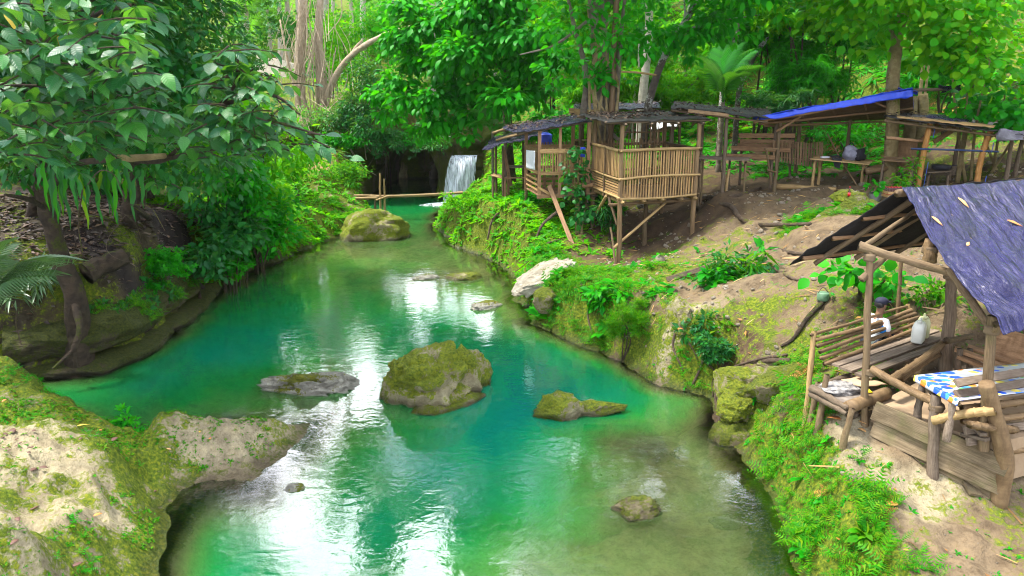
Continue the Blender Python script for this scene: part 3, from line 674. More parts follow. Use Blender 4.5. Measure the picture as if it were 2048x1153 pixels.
# ================================================================ built things
M_BAMBOO = wood_mat('pale_bamboo', (.21, .13, .05), (.43, .30, .135), .6)
M_BAMBOO_OLD = wood_mat('weathered_bamboo', (.085, .052, .026), (.25, .165, .082), .65)
M_SLAT = wood_mat('split_bamboo', (.21, .12, .048), (.46, .295, .125), .65)
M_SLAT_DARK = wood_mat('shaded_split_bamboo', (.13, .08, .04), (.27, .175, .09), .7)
M_POLE = wood_mat('peeled_pole', (.075, .05, .027), (.21, .145, .08), .8, moss=.2)
M_BARKPOLE = wood_mat('bark_pole', (.07, .05, .035), (.20, .15, .10), .85)
M_PLANK = wood_mat('grey_plank', (.085, .062, .043), (.25, .195, .145), .8)
M_PLANK_BROWN = wood_mat('brown_plank', (.16, .085, .04), (.36, .22, .115), .75)
M_PLANK_MOSS = wood_mat('sandy_plank', (.085, .063, .035), (.25, .19, .115), .85, moss=.35)
M_ORANGE = wood_mat('orange_bamboo', (.26, .115, .03), (.46, .23, .06), .6)

def tarp_mat(name, c1, c2, rough=.32, fold=14.0, spec=.6, b=.6):
    k = NT(name); p = k.coord('Object')
    f1 = k.noise(k.mapping(p, (1, 1, 1)), 2.2, 5, .6, 1.2); f2 = k.noise(p, fold, 4, .6, 1.5)
    c = k.mix(k.rng(f1, .3, .7), c1, c2)
    f3 = k.math('ABSOLUTE', k.math('SUBTRACT', k.noise(p, fold * .6, 5, .6, 1.8), .5)); f4 = k.math('ABSOLUTE', k.math('SUBTRACT', k.noise(p, fold * 1.9, 4, .6, 1.2), .5))
    h = k.math('ADD', k.math('ADD', f1, k.math('MULTIPLY', f2, .2)), k.math('ADD', k.math('MULTIPLY', f3, .9), k.math('MULTIPLY', f4, .45)))
    return k.done(k.bsdf(c, k.rng(f2, .3, .7, rough - .08, rough + .14), spec, k.bump(h, b, .10)))
M_TARP = tarp_mat('dark_tarp', (.007, .006, .024), (.022, .019, .062), .24, spec=.40, b=1.0)
M_TARP_BLK = tarp_mat('black_tarp', (.006, .006, .007), (.028, .024, .022), .5, spec=.25)
M_TARP_BLUE = tarp_mat('blue_tarp', (.006, .035, .42), (.012, .06, .60), .45, b=.3)
M_TARP_WHITE = tarp_mat('white_sheet', (.55, .57, .62), (.75, .76, .78), .6)
M_SCRAP = tarp_mat('pale_scrap', (.07, .065, .09), (.22, .21, .25), .5)
M_UNDER = tarp_mat('brown_roof_lining', (.09, .055, .03), (.19, .115, .06), .8, spec=.2)
M_NET = tarp_mat('black_shade_net', (.012, .011, .010), (.026, .023, .021), .8, 60, spec=.15)
M_RED = tarp_mat('red_lining', (.42, .02, .015), (.60, .04, .03), .7)
def flat(name, c, rough=.5, spec=.4, c2=None, scale=8):
    k = NT(name); n = k.noise(k.coord('Object'), scale, 4)
    return k.done(k.bsdf(k.mix(k.rng(n, .3, .7), c, c2 or tuple(x * .8 for x in c)), rough, spec, k.bump(n, .15, .01)))
M_BLUEPAINT = flat('blue_paint', (.012, .06, .34), .5)
M_BLUEDARK = flat('dark_blue_paint', (.010, .030, .10), .6)
M_ROPE = flat('rope', (.13, .09, .05), .9)

def sheet(t, name, c00, c10, c11, c01, mat, nu=22, nv=16, sag=.05, wr=.03, seed=0, hang=0.0, thick=.012, rag=.0, wf=2.2, label=None):
    """a cloth or plastic sheet between four corners (world), with folds, sag and ragged rim"""
    c00, c10, c11, c01 = [np.array(tuple(c)) for c in (c00, c10, c11, c01)]
    u, v = np.meshgrid(np.linspace(0, 1, nu), np.linspace(0, 1, nv)); u = u.ravel()[:, None]; v = v.ravel()[:, None]
    P = c00 * (1 - u) * (1 - v) + c10 * u * (1 - v) + c11 * u * v + c01 * (1 - u) * v
    nrm = np.cross(c10 - c00, c01 - c00); nrm = nrm / np.linalg.norm(nrm)
    if nrm[2] < 0: nrm = -nrm
    f = fbm(P * wf + seed * 3.3, 4, seed) + .6 * (1 - np.abs(vnoise(P * wf * 1.7 + seed, seed + 5)) * 2)
    P = P + nrm * (f * wr)[:, None]
    s = (np.sin(u * math.pi) * np.sin(v * math.pi))[:, 0]
    P[:, 2] -= s * sag
    if rag:
        e = ((v[:, 0] < 1e-6) | (v[:, 0] > 1 - 1e-6) | (u[:, 0] < 1e-6) | (u[:, 0] > 1 - 1e-6)).astype(float)
        P = P + e[:, None] * np.stack([vnoise(P * 5 + 3, seed + 1), vnoise(P * 5 + 9, seed + 2), -np.abs(vnoise(P * 4, seed + 3)) * 1.5], -1) * rag
    ii = np.arange(nv - 1)[:, None] * nu + np.arange(nu - 1)[None]
    q = np.stack([ii, ii + 1, ii + nu + 1, ii + nu], -1).reshape(-1, 4)
    o = part(t, name, P, q, mat, label=label)
    m = o.modifiers.new('thickness', 'SOLIDIFY'); m.thickness = thick; m.offset = 0
    return o
def lerp(a, b, t): return Vector(a) + (Vector(b) - Vector(a)) * t
def picket(t, a0, a1, b0, b1, n, mat, name='slat', r=.022, th=.009, jit=.012, face=None, kind='plank', miss=0.0):
    """n upright pieces between the lower line a0-a1 and the upper line b0-b1"""
    for i in range(n):
        if random.random() < miss: continue
        s = (i + .5) / n
        j = random.uniform(-jit, jit)
        p = lerp(a0, a1, s); q = lerp(b0, b1, s)
        dirn = (Vector(a1) - Vector(a0)).normalized()
        p += dirn * j; q += dirn * random.uniform(-jit, jit) + Vector((0, 0, random.uniform(-.01, .05)))
        bar(t, name, p, q, r * random.uniform(.8, 1.15), mat, kind, th, face)
UP = Vector((0, 0, 1))

# ---------------------------------------------------------------- the near tree hut on stilts
A, B, Cc, D = Vector((3.17, 21.7, 0)), Vector((5.6, 22.6, 0)), Vector((5.1, 25.2, 0)), Vector((2.67, 24.3, 0))
fz, mz, tz, rz = 2.90, 3.48, 4.29, 5.05
at = lambda p, z: Vector((p.x, p.y, z))
t = thing('tree_hut', 'larger slatted bamboo tree hut on tall stilts with flat black roof', 'hut', (A.x, A.y, fz))
fr = (Vector((B.y - A.y, -(B.x - A.x), 0))).normalized(); lf = Vector((-(D.y - A.y), D.x - A.x, 0)).normalized()
for pt, bz, top in ((A, gz(A.x, A.y) - .15, rz), (D, gz(D.x, D.y) - .15, rz), (B, gz(B.x, B.y) - .15, rz), (Cc, gz(Cc.x, Cc.y) - .15, rz + .05)):
    bar(t, 'post', at(pt, bz), at(pt, top), .075, M_BAMBOO_OLD, 'pole')
mp = lerp(A, B, .48) + (D - A) * .3; bar(t, 'post', at(mp, gz(mp.x, mp.y) - .1), at(mp, fz), .075, M_POLE)
# floor, joists, beams
V = [at(p, z) for z in (fz - .03, fz + .0) for p in (A, B, Cc, D)]
part(t, 'floor', V, [(3, 2, 1, 0), (4, 5, 6, 7), (0, 1, 5, 4), (1, 2, 6, 5), (2, 3, 7, 6), (3, 0, 4, 7)], M_SLAT_DARK, smooth=False)
for s in (.02, .3, .55, .8, .99):
    bar(t, 'joist', at(lerp(A, B, s) - (D - A) * .07, fz - .09), at(lerp(D, Cc, s) + (D - A) * .05, fz - .09), .055, M_BAMBOO, 'bamboo')
for s in (.05, .95):
    bar(t, 'beam', at(lerp(A, D, s) - (B - A) * .12, fz - .19), at(lerp(B, Cc, s) + (B - A) * .06, fz - .19), .05, M_BAMBOO_OLD, 'bamboo')
for z, r in ((tz, .05), (mz, .035), (fz + .03, .035)):
    for (p, q, f) in ((A, B, fr), (A, D, lf), (D, Cc, fr), (B, Cc, lf)):
        e = (q - p).normalized()
        bar(t, 'rail', at(p - e * .12 + f * .05 * (1 if (p, q) in ((A, B), (A, D)) else -1), z + random.uniform(-.02, .02)), at(q + e * .10 + f * .05 * (1 if p == A else -1), z + random.uniform(-.02, .03)), r, M_BAMBOO if p == A else M_BAMBOO_OLD, 'bamboo')
picket(t, at(A, mz - .02), at(B, mz - .02), at(A, tz), at(B, tz), 30, M_SLAT, face=fr)
picket(t, at(A, fz - .03), at(B, fz - .03), at(A, mz - .03), at(B, mz - .03), 28, M_SLAT, face=fr)
picket(t, at(A, mz + .02), at(D, mz + .02), at(A, tz), at(D, tz), 20, M_SLAT, r=.026, face=lf)
for i in range(6):
    z = fz + .08 + i * .078; bar(t, 'slat', at(A + lf * .02, z), at(D + lf * .02, z), .022, M_SLAT, 'plank', .009, lf)
bar(t, 'post', at(lerp(A, D, .52) + lf * .05, fz - .1), at(lerp(A, D, .52) + lf * .05, tz), .035, M_BAMBOO_OLD, 'pole')
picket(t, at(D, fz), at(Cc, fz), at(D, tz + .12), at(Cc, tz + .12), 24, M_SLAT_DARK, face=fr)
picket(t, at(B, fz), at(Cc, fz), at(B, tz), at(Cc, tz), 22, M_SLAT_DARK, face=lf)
# the lattice between rail and roof at the back
picket(t, at(lerp(D, Cc, .45), tz), at(Cc, tz), at(lerp(D, Cc, .45), rz), at(Cc, rz), 9, M_SLAT_DARK, face=fr, r=.018)
bar(t, 'rail', at(lerp(D, Cc, .4), tz + .38), at(Cc, tz + .38), .025, M_BAMBOO_OLD, 'bamboo')
for s in (0.0, .33, .67, 1.0):
    bar(t, 'rafter', at(lerp(A, B, s) - (D - A) * .12, rz + .0), at(lerp(D, Cc, s) + (D - A) * .1, rz + .08), .035, M_BARKPOLE)
for s in (-.05, .5, 1.03):
    e = (B - A) * .13; bar(t, 'purlin', at(lerp(A, D, s) - e * 1.8, rz + .06 + s * .06), at(lerp(B, Cc, s) + e, rz + .08 + s * .06), .035, M_BARKPOLE)
sheet(t, 'roof_tarp', at(A - (B - A) * .22 - (D - A) * .10, rz + .09), at(B + (B - A) * .10 - (D - A) * .10, rz + .14), at(Cc + (B - A) * .10 + (D - A) * .08, rz + .24), at(D - (B - A) * .2 + (D - A) * .08, rz + .2), M_TARP_BLK, 30, 20, .03, .035, 3, rag=.05)
bar(t, 'brace', PD(1218, 395, 22.0), PD(1234, 450, 21.75), .04, M_POLE)
bar(t, 'brace', PD(1227, 496, 21.6), PD(1336, 402, 22.6), .04, M_BAMBOO)
bar(t, 'brace', PD(1213, 392, 22.6), PD(1184, 444, 24.2), .05, M_BAMBOO)
q = PD(1231, 545, 21.45); bar(t, 'brace', Vector((q.x, q.y, gz(q.x, q.y) - .1)), PD(1221, 455, 21.75), .035, M_POLE, label='crooked pale prop beside the corner stilt')

# ---------------------------------------------------------------- the smaller tree hut beside it
A2, B2, C2, D2 = Vector((.90, 24.5, 0)), Vector((2.50, 24.45, 0)), Vector((2.15, 26.6, 0)), Vector((.50, 26.5, 0))
f2, m2, t2 = 2.62, 3.35, 4.10
t = thing('tree_hut', 'smaller tree hut of plain boards with blue cloth on its rail', 'hut', (A2.x, A2.y, f2))
for pt, top in ((A2, 4.75), (B2, 5.0), (C2, 5.05), (D2, 4.75)):
    bar(t, 'post', at(pt, f2 - .1 if pt is not A2 else f2 - .12), at(pt, top), .06, M_PLANK_BROWN, 'plank', .06, Vector((0, -1, 0)))
for pt in (lerp(A2, B2, .42),):
    bar(t, 'post', at(pt, f2), at(pt, 4.85), .05, M_PLANK_BROWN, 'plank', .05, Vector((0, -1, 0)))
V = [at(p, z) for z in (f2 - .04, f2) for p in (A2, B2, C2, D2)]
part(t, 'floor', V, [(3, 2, 1, 0), (4, 5, 6, 7), (0, 1, 5, 4), (1, 2, 6, 5), (2, 3, 7, 6), (3, 0, 4, 7)], M_PLANK_BROWN, smooth=False)
bar(t, 'beam', at(A2 - Vector((.08, .05, 0)), f2 - .03), at(B2 + Vector((.1, -.05, 0)), f2 + .02), .06, M_PLANK_BROWN, 'plank', .03, Vector((0, -1, 0)))
for z, r in ((t2 - .03, .07), (m2, .055)):
    for p, q in ((A2, B2), (A2, D2), (D2, C2), (B2, C2)):
        bar(t, 'rail', at(p, z) + Vector((0, -.05, 0)), at(q, z) + Vector((0, -.05, 0)), r, M_SLAT, 'plank', .015, Vector((0, -1, 0)) if p.y - q.y < 1 and abs(p.x - q.x) > 1 else Vector((-1, 0, 0)))
picket(t, at(A2, m2 - .04), at(B2, m2 - .04), at(A2, t2 + .05), at(B2, t2 + .05), 20, M_SLAT, r=.024, face=(0, -1, 0))
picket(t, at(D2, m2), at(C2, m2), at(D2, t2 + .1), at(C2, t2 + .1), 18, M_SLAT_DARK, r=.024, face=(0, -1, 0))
picket(t, at(A2, m2), at(D2, m2), at(A2, t2), at(D2, t2), 9, M_SLAT, r=.024, face=(-1, 0, 0))
for i in range(3):
    z = f2 + .14 + i * .17
    bar(t, 'slat', at(D2, z), at(C2, z), .045, M_SLAT, 'plank', .012, (0, -1, 0))
    bar(t, 'slat', at(A2, z), at(lerp(A2, D2, 1), z), .03, M_SLAT, 'plank', .012, (-1, 0, 0))
for s in (.4, .6): bar(t, 'slat', at(lerp(D2, C2, s), f2), at(lerp(D2, C2, s), m2), .06, M_SLAT_DARK, 'plank', .012, (0, -1, 0))
bar(t, 'brace', PD(1098, 372, 24.35), at(Vector((1165 / 1000 * 1.66, 22.9, 0)), gz(1.95, 22.9) - .1), .07, M_PLANK_BROWN, 'plank', .035, (0, -1, 0), label='long slanting board prop running down to the bank')
bar(t, 'brace', PD(1076, 375, 24.4), PD(1102, 390, 24.35), .04, M_SLAT, 'plank', .02, (0, -1, 0))
for x in (B2, C2, D2): bar(t, 'post', at(x, gz(x.x, x.y) - .15), at(x, f2 - .04), .06, M_POLE)
bar(t, 'beam', PD(1125, 395, 24.2), PD(1195, 392, 24.2), .04, M_BARKPOLE)
for s in (0, .5, 1):
    bar(t, 'rafter', at(lerp(A2, D2, s) + Vector((-.75, -.1, 0)), 4.62), at(lerp(B2, C2, s) + Vector((.1, 0, 0)), 5.02), .035, M_BARKPOLE)
sheet(t, 'roof_tarp', at(A2 + Vector((-.85, -.3, 0)), 4.66), at(B2 + Vector((.05, -.3, 0)), 5.07), at(C2 + Vector((.1, .3, 0)), 5.15), at(D2 + Vector((-.85, .3, 0)), 4.75), M_TARP, 26, 18, .04, .04, 6, rag=.06)
t = thing('bark_log', 'short brown log hung level below the smaller tree hut', 'log', tuple(PD(1165, 370, 24.1)))
bar(t, 'log', PD(1142, 370, 24.1), PD(1186, 370, 24.1), .09, M_PLANK_BROWN)
def cloth(name, label, cat, a, b, drop, mat, seed):
    a, b = Vector(a), Vector(b); t = thing(name, label, cat, tuple(a))
    sheet(t, 'cloth', a, b, b - Vector((0, -.04, drop)), a - Vector((0, -.03, drop * .95)), mat, 10, 12, 0, .02, seed, rag=.01, wf=4)
    return t
cloth('towel', 'white towel hung over the end rail of the smaller tree hut', 'towel', PD(1052, 300, 24.75), PD(1070, 302, 24.1), .62, M_TARP_WHITE, 11)
cloth('towel', 'small blue cloth draped on the rail of the smaller tree hut', 'towel', PD(1161, 294, 24.3), PD(1171, 295, 24.3), .33, M_TARP_BLUE, 12)

def roof_litter(t, c00, c10, c11, c01, n, size=.11, lift=.06):
    u = RNG.random(n); v = RNG.random(n); c00, c10, c11, c01 = [np.array(tuple(q)) for q in (c00, c10, c11, c01)]
    kp = fbm(np.stack([u * 5, v * 5, u * 0], -1), 3, 17) > -.12; u = u[kp, None]; v = v[kp, None]; n = len(u)
    P = c00 * (1 - u) * (1 - v) + c10 * u * (1 - v) + c11 * u * v + c01 * (1 - u) * v; P[:, 2] += lift
    a = RNG.uniform(0, 6.28, n); V0, F0 = np.array([(0, 0, 0), (.42, .25, .10), (1, 0, .02), (.42, -.25, .10)]), np.array([(0, 2, 1), (0, 3, 2)])
    X = np.stack([np.cos(a), np.sin(a), RNG.normal(0, .3, n)], -1); Y = np.stack([-np.sin(a), np.cos(a), RNG.normal(0, .3, n)], -1); s = size * RNG.uniform(.5, 1.3, (n, 1, 1))
    V = P[:, None] + s * (V0[None, :, 0:1] * X[:, None] + V0[None, :, 1:2] * Y[:, None] + V0[None, :, 2:3] * np.array([0, 0, 1.0]))
    o = part(t, 'leaf_debris', V.reshape(-1, 3), (F0[None] + (np.arange(n) * 4)[:, None, None]).reshape(-1, 3), M_DEBRIS, False); o['kind'] = 'stuff'
M_DEBRIS = flat('roof_debris', (.035, .025, .02), .8, .2, (.11, .075, .05), 3)
_h1, _h2 = [o for o in bpy.data.objects if o.name.startswith('tree_hut')]
roof_litter(_h1, at(A - (B - A) * .2 - (D - A) * .1, rz + .1), at(B + (B - A) * .08 - (D - A) * .1, rz + .15), at(Cc + (D - A) * .06, rz + .24), at(D - (B - A) * .18 + (D - A) * .06, rz + .2), 1100)
roof_litter(_h2, at(A2 + Vector((-.8, -.28, 0)), 4.67), at(B2 + Vector((.0, -.28, 0)), 5.08), at(C2 + Vector((.0, .3, 0)), 5.15), at(D2 + Vector((-.8, .3, 0)), 4.75), 800)

# ---------------------------------------------------------------- low shelter at the pool, left of the tree huts
t = thing('pool_shelter', 'low shelter beside the waterfall with sagging navy tarp roof', 'shelter', tuple(PD(1010, 375, 28)))
for px, py, d in ((992, 365, 28.6), (1006, 376, 27.8), (1050, 372, 27.8), (1046, 360, 30)):
    q = PD(px, py, d); bar(t, 'post', Vector((q.x, q.y, gz(q.x, q.y) - .1)), Vector((q.x, q.y, 4.0)), .05, M_POLE)
bar(t, 'post', PD(1022, 372, 28.2), PD(1008, 300, 28.2), .06, M_PLANK_BROWN, 'plank', .03, (0, -1, 0))
sheet(t, 'roof_tarp', PD(966, 299, 27.2), PD(1088, 268, 27.2), PD(1100, 250, 30), PD(985, 275, 30), M_TARP, 26, 14, .08, .07, 14, rag=.10)
for i, (a, b) in enumerate((((992, 285), (1062, 270)), ((1000, 281), (1085, 262)), ((985, 270), (1050, 258)))):
    bar(t, 'roof_pole', PD(*a, 28.0) + Vector((0, 0, .06)), PD(*b, 28.0) + Vector((0, 0, .08)), .045, M_BAMBOO, 'bamboo')
t = thing('water_drum', 'bright blue plastic drum behind the posts of the smaller tree hut', 'drum', tuple(PD(1090, 287, 27.0)))
c0 = PD(1090, 290, 27.0); V, Fc = tube([c0 - UP * .0, c0 + UP * .04, c0 + UP * .2, c0 + UP * .36, c0 + UP * .40], [.22, .26, .25, .26, .18], 16); part(t, 'drum', V, Fc, M_TARP_BLUE)
bar(t, 'lid', c0 + UP * .40, c0 + UP * .44, .12, M_BLUEPAINT)
t = thing('stand', 'plain board stand holding up the blue drum', 'stand', tuple(PD(1090, 300, 27.0)))
q = PD(1090, 290, 27.0); bar(t, 'top', q + Vector((-.4, 0, -.04)), q + Vector((.4, 0, -.04)), .25, M_PLANK, 'plank', .03, UP)
for s in (-.3, .3): bar(t, 'leg', Vector((q.x + s, q.y, gz(q.x + s, q.y) - .1)), q + Vector((s, 0, -.06)), .04, M_POLE)

def table(label, p00, p10, p11, p01, mat_top, mat_leg, n=5, name='table', cat='table', legs=True, lr=.035, kind='plank', th=.015):
    """boards run from the p00-p01 side to the p10-p11 side; legs go down to the ground"""
    p00, p10, p11, p01 = map(Vector, (p00, p10, p11, p01)); c = (p00 + p10 + p11 + p01) / 4
    t = thing(name, label, cat, (c.x, c.y, gz(c.x, c.y)))
    wdt = (p01 - p00).length / n * .47
    for i in range(n):
        s = (i + .5) / n; e = (p10 - p00).normalized() * random.uniform(-.04, .06)
        bar(t, 'board' if kind == 'plank' else 'pole', lerp(p00, p01, s) - e, lerp(p10, p11, s) + e, wdt, mat_top, kind, th if kind == 'plank' else wdt, UP if kind == 'plank' else None)
    for s in (.06, .94):
        bar(t, 'crosspiece', lerp(p00, p10, s) - UP * .06, lerp(p01, p11, s) - UP * .06, .03, mat_leg)
        if legs:
            for v in (.08, .92):
                q = lerp(lerp(p00, p10, s), lerp(p01, p11, s), v)
                bar(t, 'leg', Vector((q.x, q.y, gz(q.x, q.y) - .08)), q - UP * .03, lr, mat_leg)
    return t
a = PD(1014, 336, 28.2); table('dark table under the navy tarp by the waterfall', a, a + Vector((.75, 0, 0)), a + Vector((.75, .8, 0)), a + Vector((0, .8, 0)), M_PLANK, M_PLANK_BROWN, 4, lr=.05)
a = PD(984, 352, 28.0); table('short slatted bench at the water end of the pool shelter', a, a + Vector((.42, -.1, -.1)), a + Vector((.45, .9, -.1)), a + Vector((.02, .9, 0)), M_BAMBOO, M_POLE, 5, 'bench', 'bench')
a = PD(1008, 357, 27.4); table('long plank bench in front of the dark table', a, a + Vector((.85, 0, 0)), a + Vector((.85, .3, 0)), a + Vector((0, .3, 0)), M_PLANK_BROWN, M_PLANK_BROWN, 2, 'bench', 'bench')

# ---------------------------------------------------------------- shelters farther back
def shelter(name, label, front_l, front_r, back_r, back_l, mat, posts, sag=.05, wr=.05, rag=.06, seed=1, rafters=5, under=None, pole_mat=None, raft_mat=None, nu=28):
    fl, frr, br, bl = map(Vector, (front_l, front_r, back_r, back_l)); c = (fl + frr + br + bl) / 4
    t = thing(name, label, 'shelter', (c.x, c.y, gz(c.x, c.y)))
    for e in posts:
        x, y, z = e[:3]; m = e[3] if len(e) > 3 else (pole_mat or M_POLE)
        bar(t, 'post', Vector((x, y, gz(x, y) - .12)), Vector((x, y, z)), .065, m)
    for i in range(rafters):
        s = (i + .5) / rafters; bar(t, 'rafter', lerp(fl, frr, s) - UP * .07, lerp(bl, br, s) - UP * .07, .032, raft_mat or M_BARKPOLE)
    for s in (.06, .5, .94): bar(t, 'purlin', lerp(fl, bl, s) - UP * .13, lerp(frr, br, s) - UP * .13, .04, raft_mat or M_POLE)
    sheet(t, 'roof_tarp', fl, frr, br, bl, mat, nu, 16, sag, wr, seed, rag=rag)
    if mat is M_TARP_BLK or mat is M_TARP: roof_litter(t, fl, frr, br, bl, 500)
    if under: sheet(t, 'roof_lining', fl - UP * .04, frr - UP * .04, br - UP * .05, bl - UP * .05, under, nu, 16, sag, wr * .5, seed)
    return t
def post_at(px, py, d, z, *m): q = PD(px, py, d); return (q.x, q.y, z, *m)
# behind the tree huts
t = shelter('board_shelter', 'tarp roofed shelter with pale fascia board behind the hut tree', PD(1142, 226, 28), PD(1322, 214, 27.5), PD(1318, 205, 31), PD(1150, 208, 31), M_TARP, [post_at(1160, 300, 28.3, 5.2), post_at(1176, 300, 28.3, 5.2), post_at(1308, 300, 28, 5.3), post_at(1165, 280, 30.6, 5.4), post_at(1305, 280, 30.6, 5.5)], seed=21)
bar(t, 'fascia', PD(1138, 223, 27.9), PD(1208, 227, 27.9), .11, M_SLAT, 'plank', .03, (0, -1, 0))
bar(t, 'fascia', PD(1215, 225, 27.9), PD(1290, 238, 27.9), .06, M_SLAT, 'plank', .03, (0, -1, 0))
a = PD(1152, 282, 28.8); table('pale table in the board shelter, seen past the hut tree', a, a + Vector((.9, 0, 0)), a + Vector((.9, .8, 0)), a + Vector((0, .8, 0)), M_BAMBOO, M_POLE, 4)
t = shelter('little_shelter', 'small far shelter with whitish roof sheet, seen through the tree hut', PD(1300, 256, 31), PD(1352, 252, 31), PD(1362, 244, 33), PD(1312, 246, 33), M_TARP_WHITE, [post_at(1303, 290, 31.2, 4.9), post_at(1340, 290, 31.2, 4.95), post_at(1358, 290, 31.6, 5.0), post_at(1316, 285, 32.8, 5.1)], seed=22, rafters=3)
a = PD(1285, 292, 31.0); table('rough bench rail under the small far shelter', a, a + Vector((1.5, 0, .05)), a + Vector((1.5, .4, .05)), a + Vector((0, .4, 0)), M_SLAT_DARK, M_POLE, 3, 'bench', 'bench')
# open shelter with the bench
t = shelter('bench_shelter', 'open shelter with flat black tarp over the board bench', PD(1342, 213, 23.6), PD(1535, 237, 23.2), PD(1545, 222, 26.6), PD(1350, 204, 26.8), M_TARP_BLK, [post_at(1443, 385, 23.7, 5.2), (5.55, 26.2, 5.4), post_at(1545, 320, 26.3, 5.2), post_at(1400, 330, 26.4, 5.3)], seed=23, pole_mat=M_BARKPOLE)
q = PD(1452, 380, 23.9); bar(t, 'prop', Vector((q.x, q.y, gz(q.x, q.y) - .1)), Vector((q.x + .05, q.y, 3.55)), .05, M_BAMBOO, 'bamboo')
bar(t, 'brace', PD(1402, 232, 25), PD(1384, 252, 25), .04, M_POLE)
bar(t, 'fascia', PD(1376, 222, 23.5), PD(1458, 231, 23.4), .05, M_SLAT_DARK, 'plank', .03, (0, -1, 0))
a = PD(1395, 318, 24.2); table('low rough table under the front edge of the bench shelter', a, PD(1498, 322, 24.0), PD(1498, 315, 25.0), PD(1402, 312, 25.0), M_PLANK, M_POLE, 4)
t = thing('board_bench', 'tall backed bench of five wide boards on the slope', 'bench', tuple(PD(1500, 325, 26)))
for (x0, y0, x1, y1, d, r) in ((1478, 272, 1590, 272, 26.3, .075), (1480, 283, 1588, 284, 26.25, .07), (1475, 291, 1592, 293, 26.2, .06), (1464, 297, 1580, 301, 25.8, .09), (1448, 312, 1552, 316, 25.2, .085)):
    bar(t, 'board', PD(x0, y0, d), PD(x1, y1, d), r, M_PLANK_BROWN, 'plank', .02, (0, -.7, .7) if d < 26 else (0, -1, .2))
for px in (1484, 1584): 
    q = PD(px, 305, 26.4); bar(t, 'leg', Vector((q.x, q.y, gz(q.x, q.y) - .1)), PD(px, 266, 26.4), .045, M_BARKPOLE)
for px in (1460, 1545): 
    q = PD(px, 318, 25.3); bar(t, 'leg', Vector((q.x, q.y, gz(q.x, q.y) - .1)), q, .045, M_BARKPOLE)
# blue tarp shelter
fl, frr, br, bl = PD(1506, 236, 24.0), PD(1826, 178, 23.3), PD(1828, 236, 26.8), PD(1530, 245, 26.8)
t = shelter('blue_tarp_shelter', 'shelter with bright blue tarp sloping up to the yellow trunk', fl, frr, br, bl, M_TARP_BLUE, [post_at(1549, 374, 24.6, 4.95), post_at(1690, 330, 26.5, 5.0), post_at(1592, 330, 26.7, 4.85)], sag=.06, wr=.06, rag=.0, seed=24, under=M_UNDER, raft_mat=M_PLANK_BROWN)
sheet(t, 'red_lining', lerp(fl, frr, .38) - UP * .06, lerp(fl, frr, .84) - UP * .06, lerp(lerp(fl, frr, .84), br, .14) - UP * .075, lerp(lerp(fl, frr, .38), bl, .10) - UP * .075, M_RED, 14, 6, .02, .02, 4)
sheet(t, 'tarp_flap', fl + Vector((0, -.03, .02)), frr + Vector((0, -.03, .02)), frr + Vector((0, -.06, -.22)), fl + Vector((0, -.06, -.10)), M_TARP_BLUE, 60, 6, .03, .045, 5, rag=.035)
bar(t, 'brace', PD(1552, 263, 24.5), PD(1622, 220, 24.3), .04, M_PLANK_BROWN)
bar(t, 'brace', PD(1738, 198, 24.0), PD(1788, 224, 24.0), .04, M_PLANK_BROWN)
bar(t, 'beam', PD(1795, 182, 23.6), PD(1905, 178, 23.6), .05, M_BARKPOLE)
sheet(t, 'tarp_flap', PD(1795, 176, 23.5), PD(1836, 184, 23.4), PD(1834, 186, 24.4), PD(1797, 182, 24.4), M_TARP_BLUE, 12, 6, .02, .04, 25, rag=.05)
sheet(t, 'tarp_scrap', PD(1876, 171, 23.3), PD(1922, 169, 23.3), PD(1926, 188, 23.5), PD(1880, 182, 23.8), M_TARP, 12, 8, .05, .06, 26, rag=.08, label='torn dark scrap hanging at the end of the beam')
t = thing('gate_frame', 'narrow bamboo ladder frame at the front corner of the blue tarp shelter', 'frame', tuple(PD(1545, 372, 24.5)))
bar(t, 'upright', PD(1542, 370, 24.5), PD(1533, 300, 24.4), .035, M_BAMBOO_OLD)
for a, b in (((1530, 299), (1556, 298)), ((1534, 340), (1552, 345))): bar(t, 'rung', PD(*a, 24.4), PD(*b, 24.5), .035, M_BAMBOO_OLD)
t = thing('slat_fence', 'leaning fence of thin dark slats beside the board bench', 'fence', tuple(PD(1590, 335, 25.8)))
picket(t, PD(1545, 322, 25.6), PD(1645, 338, 25.8), PD(1545, 285, 25.9), PD(1648, 287, 26.1), 19, M_SLAT_DARK, face=(0, -1, .1), r=.03)
for s in (.25, .75): bar(t, 'rail', lerp(PD(1545, 322, 25.62), PD(1545, 285, 25.92), s), lerp(PD(1645, 338, 25.82), PD(1648, 287, 26.12), s), .025, M_SLAT_DARK)
table('bamboo table carrying the bags under the blue tarp', PD(1622, 319, 24.2), PD(1733, 330, 23.9), PD(1745, 320, 25.0), PD(1636, 312, 25.2), M_BAMBOO, M_BAMBOO, 6, lr=.05)
bar(thing('slanting_pole', 'thin bamboo pole leaning on the bag table', 'pole', tuple(PD(1716, 372, 24.4))), 'pole', PD(1715, 373, 24.3), PD(1655, 268, 25.6), .025, M_BAMBOO_OLD, 'bamboo')
table('low bench of round poles right of the bag table', PD(1730, 345, 23.6), PD(1790, 336, 23.9), PD(1800, 330, 24.5), PD(1740, 338, 24.4), M_BAMBOO_OLD, M_POLE, 5, 'bench', 'bench', kind='pole')
t = thing('log', 'straight peeled log edging the floor of the blue tarp shelter', 'log', tuple(GP(1610, 384, 24)))
a, b = GP(1549, 380, 24), GP(1672, 387, 24); bar(t, 'log', a + UP * .06, b + UP * .06, .09, M_BAMBOO)

